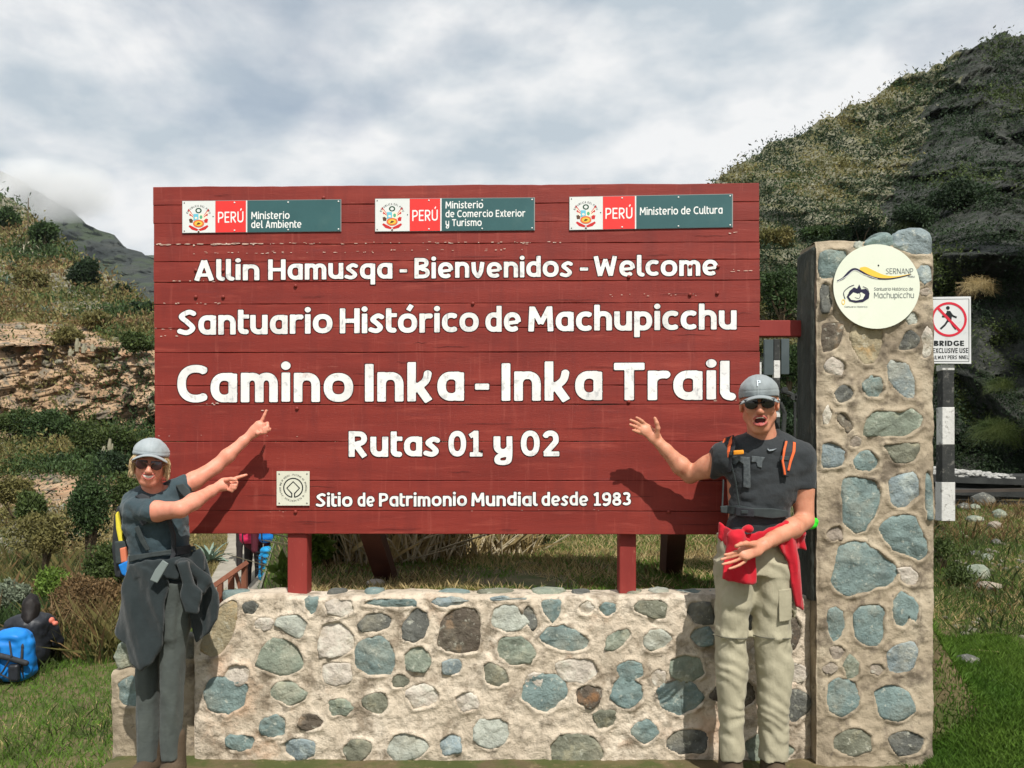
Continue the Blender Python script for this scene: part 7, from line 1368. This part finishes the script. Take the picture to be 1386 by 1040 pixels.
def big_pack(name, label, c, w, d, h, m, strapm, group=None, yaw=0., net=False):
    t = thing(name, label, 'backpack', np.asarray(c) - (0, 0, h / 2), group); c = np.asarray(c, float); M_ = np.array(Matrix.Rotation(yaw, 3, 'Z')); f = Field(c - max(w, h) * .9, c + max(w, h) * .9, .010)
    f.box(c, (w / 2, d / 2, h / 2), min(w, d) * .4, 0, 'u', M_); f.ell(c + M_ @ np.array((0, 0, h * .46)), (w * .44, d * .5, h * .14), .04, 'u', M_); f.ell(c + M_ @ np.array((0, d * .42, -h * .12)), (w * .36, d * .2, h * .28), .03, 'u', M_); f.ripple(folds(4, 4, .016, 7)); f.mesh('bag', m, t, 1)
    f = Field(c - max(w, h) * .9, c + max(w, h) * .9, .010)
    for k in (-1, 1):
        pts = [c + M_ @ np.array((k * w * .26, -d * .5 * math.cos(a) * 1.1 - (.0), h * .5 * math.sin(a) * 1.02)) for a in np.linspace(-1.3, 1.5, 7)]
        pts2 = [c + M_ @ np.array((k * w * .3, d * .52 * math.cos(a) + d * .04, h * .52 * math.sin(a))) for a in np.linspace(-1.4, 1.4, 7)]
        for P_ in (pts, pts2):
            for i in range(6): f.cone(P_[i], .014, P_[i + 1], .014, .005)
    if net:
        for i in range(9):
            a = i * .7; f.cone(c + np.array((-w * .5, -d * .52, h * (.45 - .1 * i))), .008, c + np.array((w * .5, -d * .52, h * (.45 - .1 * ((i * 3) % 9)))), .008, .004)
    f.mesh('strap', strapm, t, 1); return t
blackj = mat('black_padded_jacket', [srgb(24, 26, 32), srgb(36, 40, 48)], scale=8, rough=.5, bump=.5, bscale=20, dist=.01, spec=.5); bluep = mat('bright_blue_nylon', [srgb(20, 112, 196), srgb(36, 134, 214)], scale=6, rough=.5, bump=.3, bscale=14, dist=.01)
bluec = mat('cyan_blue_nylon', [srgb(16, 130, 190), srgb(40, 156, 214)], scale=10, rough=.5, bump=.3); redc = mat('orange_red_cloth', [srgb(206, 58, 36), srgb(220, 74, 48)], rough=.7, bump=.2); maroon = mat('maroon_cloth', [srgb(74, 24, 36), srgb(92, 34, 46)], rough=.8, bump=.2); pinkc = mat('pink_cloth', [srgb(206, 44, 90)], rough=.7, bump=.2); darktr = mat('dark_trousers', [srgb(34, 30, 32), srgb(48, 42, 42)], rough=.8, bump=.2); whitec = mat('white_cloth', [srgb(226, 226, 222)], rough=.8, bump=.1)
b = P(42, 903, 9.6); far_hiker('hiker with long black hair and black jacket sitting in the grass with back turned', (b[0], 9.6, b[2]), R(205), 1.50, blackj, darktr, sit=True)
f = Field(P(72, 842, 9.45) - .12, P(72, 842, 9.45) + .12, .006); f.ell(P(70, 840, 9.45), (.026, .04, .036), 0); f.ell(P(75, 844, 9.45), (.026, .04, .026), .01); tag(f.mesh('snack_bag', mat('salmon_wrapper', [srgb(206, 116, 96)], rough=.5, bump=0), None, 1), 'small salmon coloured snack bag held by the seated hiker', 'bag')
c = P(19, 890, 9.1); big_pack('backpack', 'bright blue backpack standing in the grass by the seated hiker', c, .42, .30, .50, bluep, blackweb, yaw=.3)
bpk = [o for o in col.objects if o.name.startswith('backpack') and o.get('label', '').startswith('bright blue')][0]
def bp2(x, z, d=0.): return c + np.array((x, -.17 - d, z))
f = Field(c - .4, c + .4, .007); pts = [bp2(-.22, .05, -.05), bp2(-.10, .075, .015), bp2(.05, .04, .02), bp2(.20, -.03, -.04)]; f.chain(pts, [.030] * 4, 0); f.mesh('hip_belt', blackweb, bpk, 1)
f = Field(c - .4, c + .4, .006); f.chain([bp2(.04, .20, -.02), bp2(.09, .06, .03), bp2(.0, -.10, .03), bp2(-.12, -.22, .0)], [.010] * 4, 0); f.chain([bp2(-.18, .0, .0), bp2(-.05, -.12, .03), bp2(.10, -.20, .01)], [.009] * 3, 0); f.mesh('compression_strap', blackweb, bpk, 1)
f = Field(c - .4, c + .4, .007); f.box(bp2(.10, -.12, .0), (.055, .035, .09), .03, 0); f.mesh('side_pocket', blackj, bpk, 1)
c = P(-4, 880, 9.3); big_pack('backpack', 'dark backpack cut by the left edge of the photo beside the blue one', c, .20, .2, .42, blackweb, web_m)
b = P(366, 800, 15.0); zz_ = float(G(b[None, 0], b[None, 1])[0]); far_hiker('porter in orange red top walking on the path under a blue load', (b[0] - .16, 15.0, zz_), R(180), 1.66, redc, maroon, hatm=whitec, group='porters on the path')
c = P(367, 766, 14.6); big_pack('backpack', 'netted cyan blue load on the path left of the board post', c, .42, .34, .56, bluec, blackweb, net=True)
c = P(366, 722, 14.9); big_pack('backpack', 'upper blue bundle carried above the netted load', c, .40, .30, .34, bluep, blackweb)
b = P(343, 800, 16.0); zz_ = float(G(b[None, 0], b[None, 1])[0]); far_hiker('porter in maroon and pink clothes ahead on the path', (b[0], 16.0, zz_), R(170), 1.62, maroon, darktr, group='porters on the path')
c = P(338, 722, 15.7); big_pack('backpack', 'pink and dark pack on the porter ahead', c, .34, .26, .40, pinkc, blackweb)
b = P(331, 800, 18.0); zz_ = float(G(b[None, 0], b[None, 1])[0]); far_hiker('porter in black clothes farthest along the path', (b[0], 18.0, zz_), R(180), 1.6, blackj, darktr, group='porters on the path')
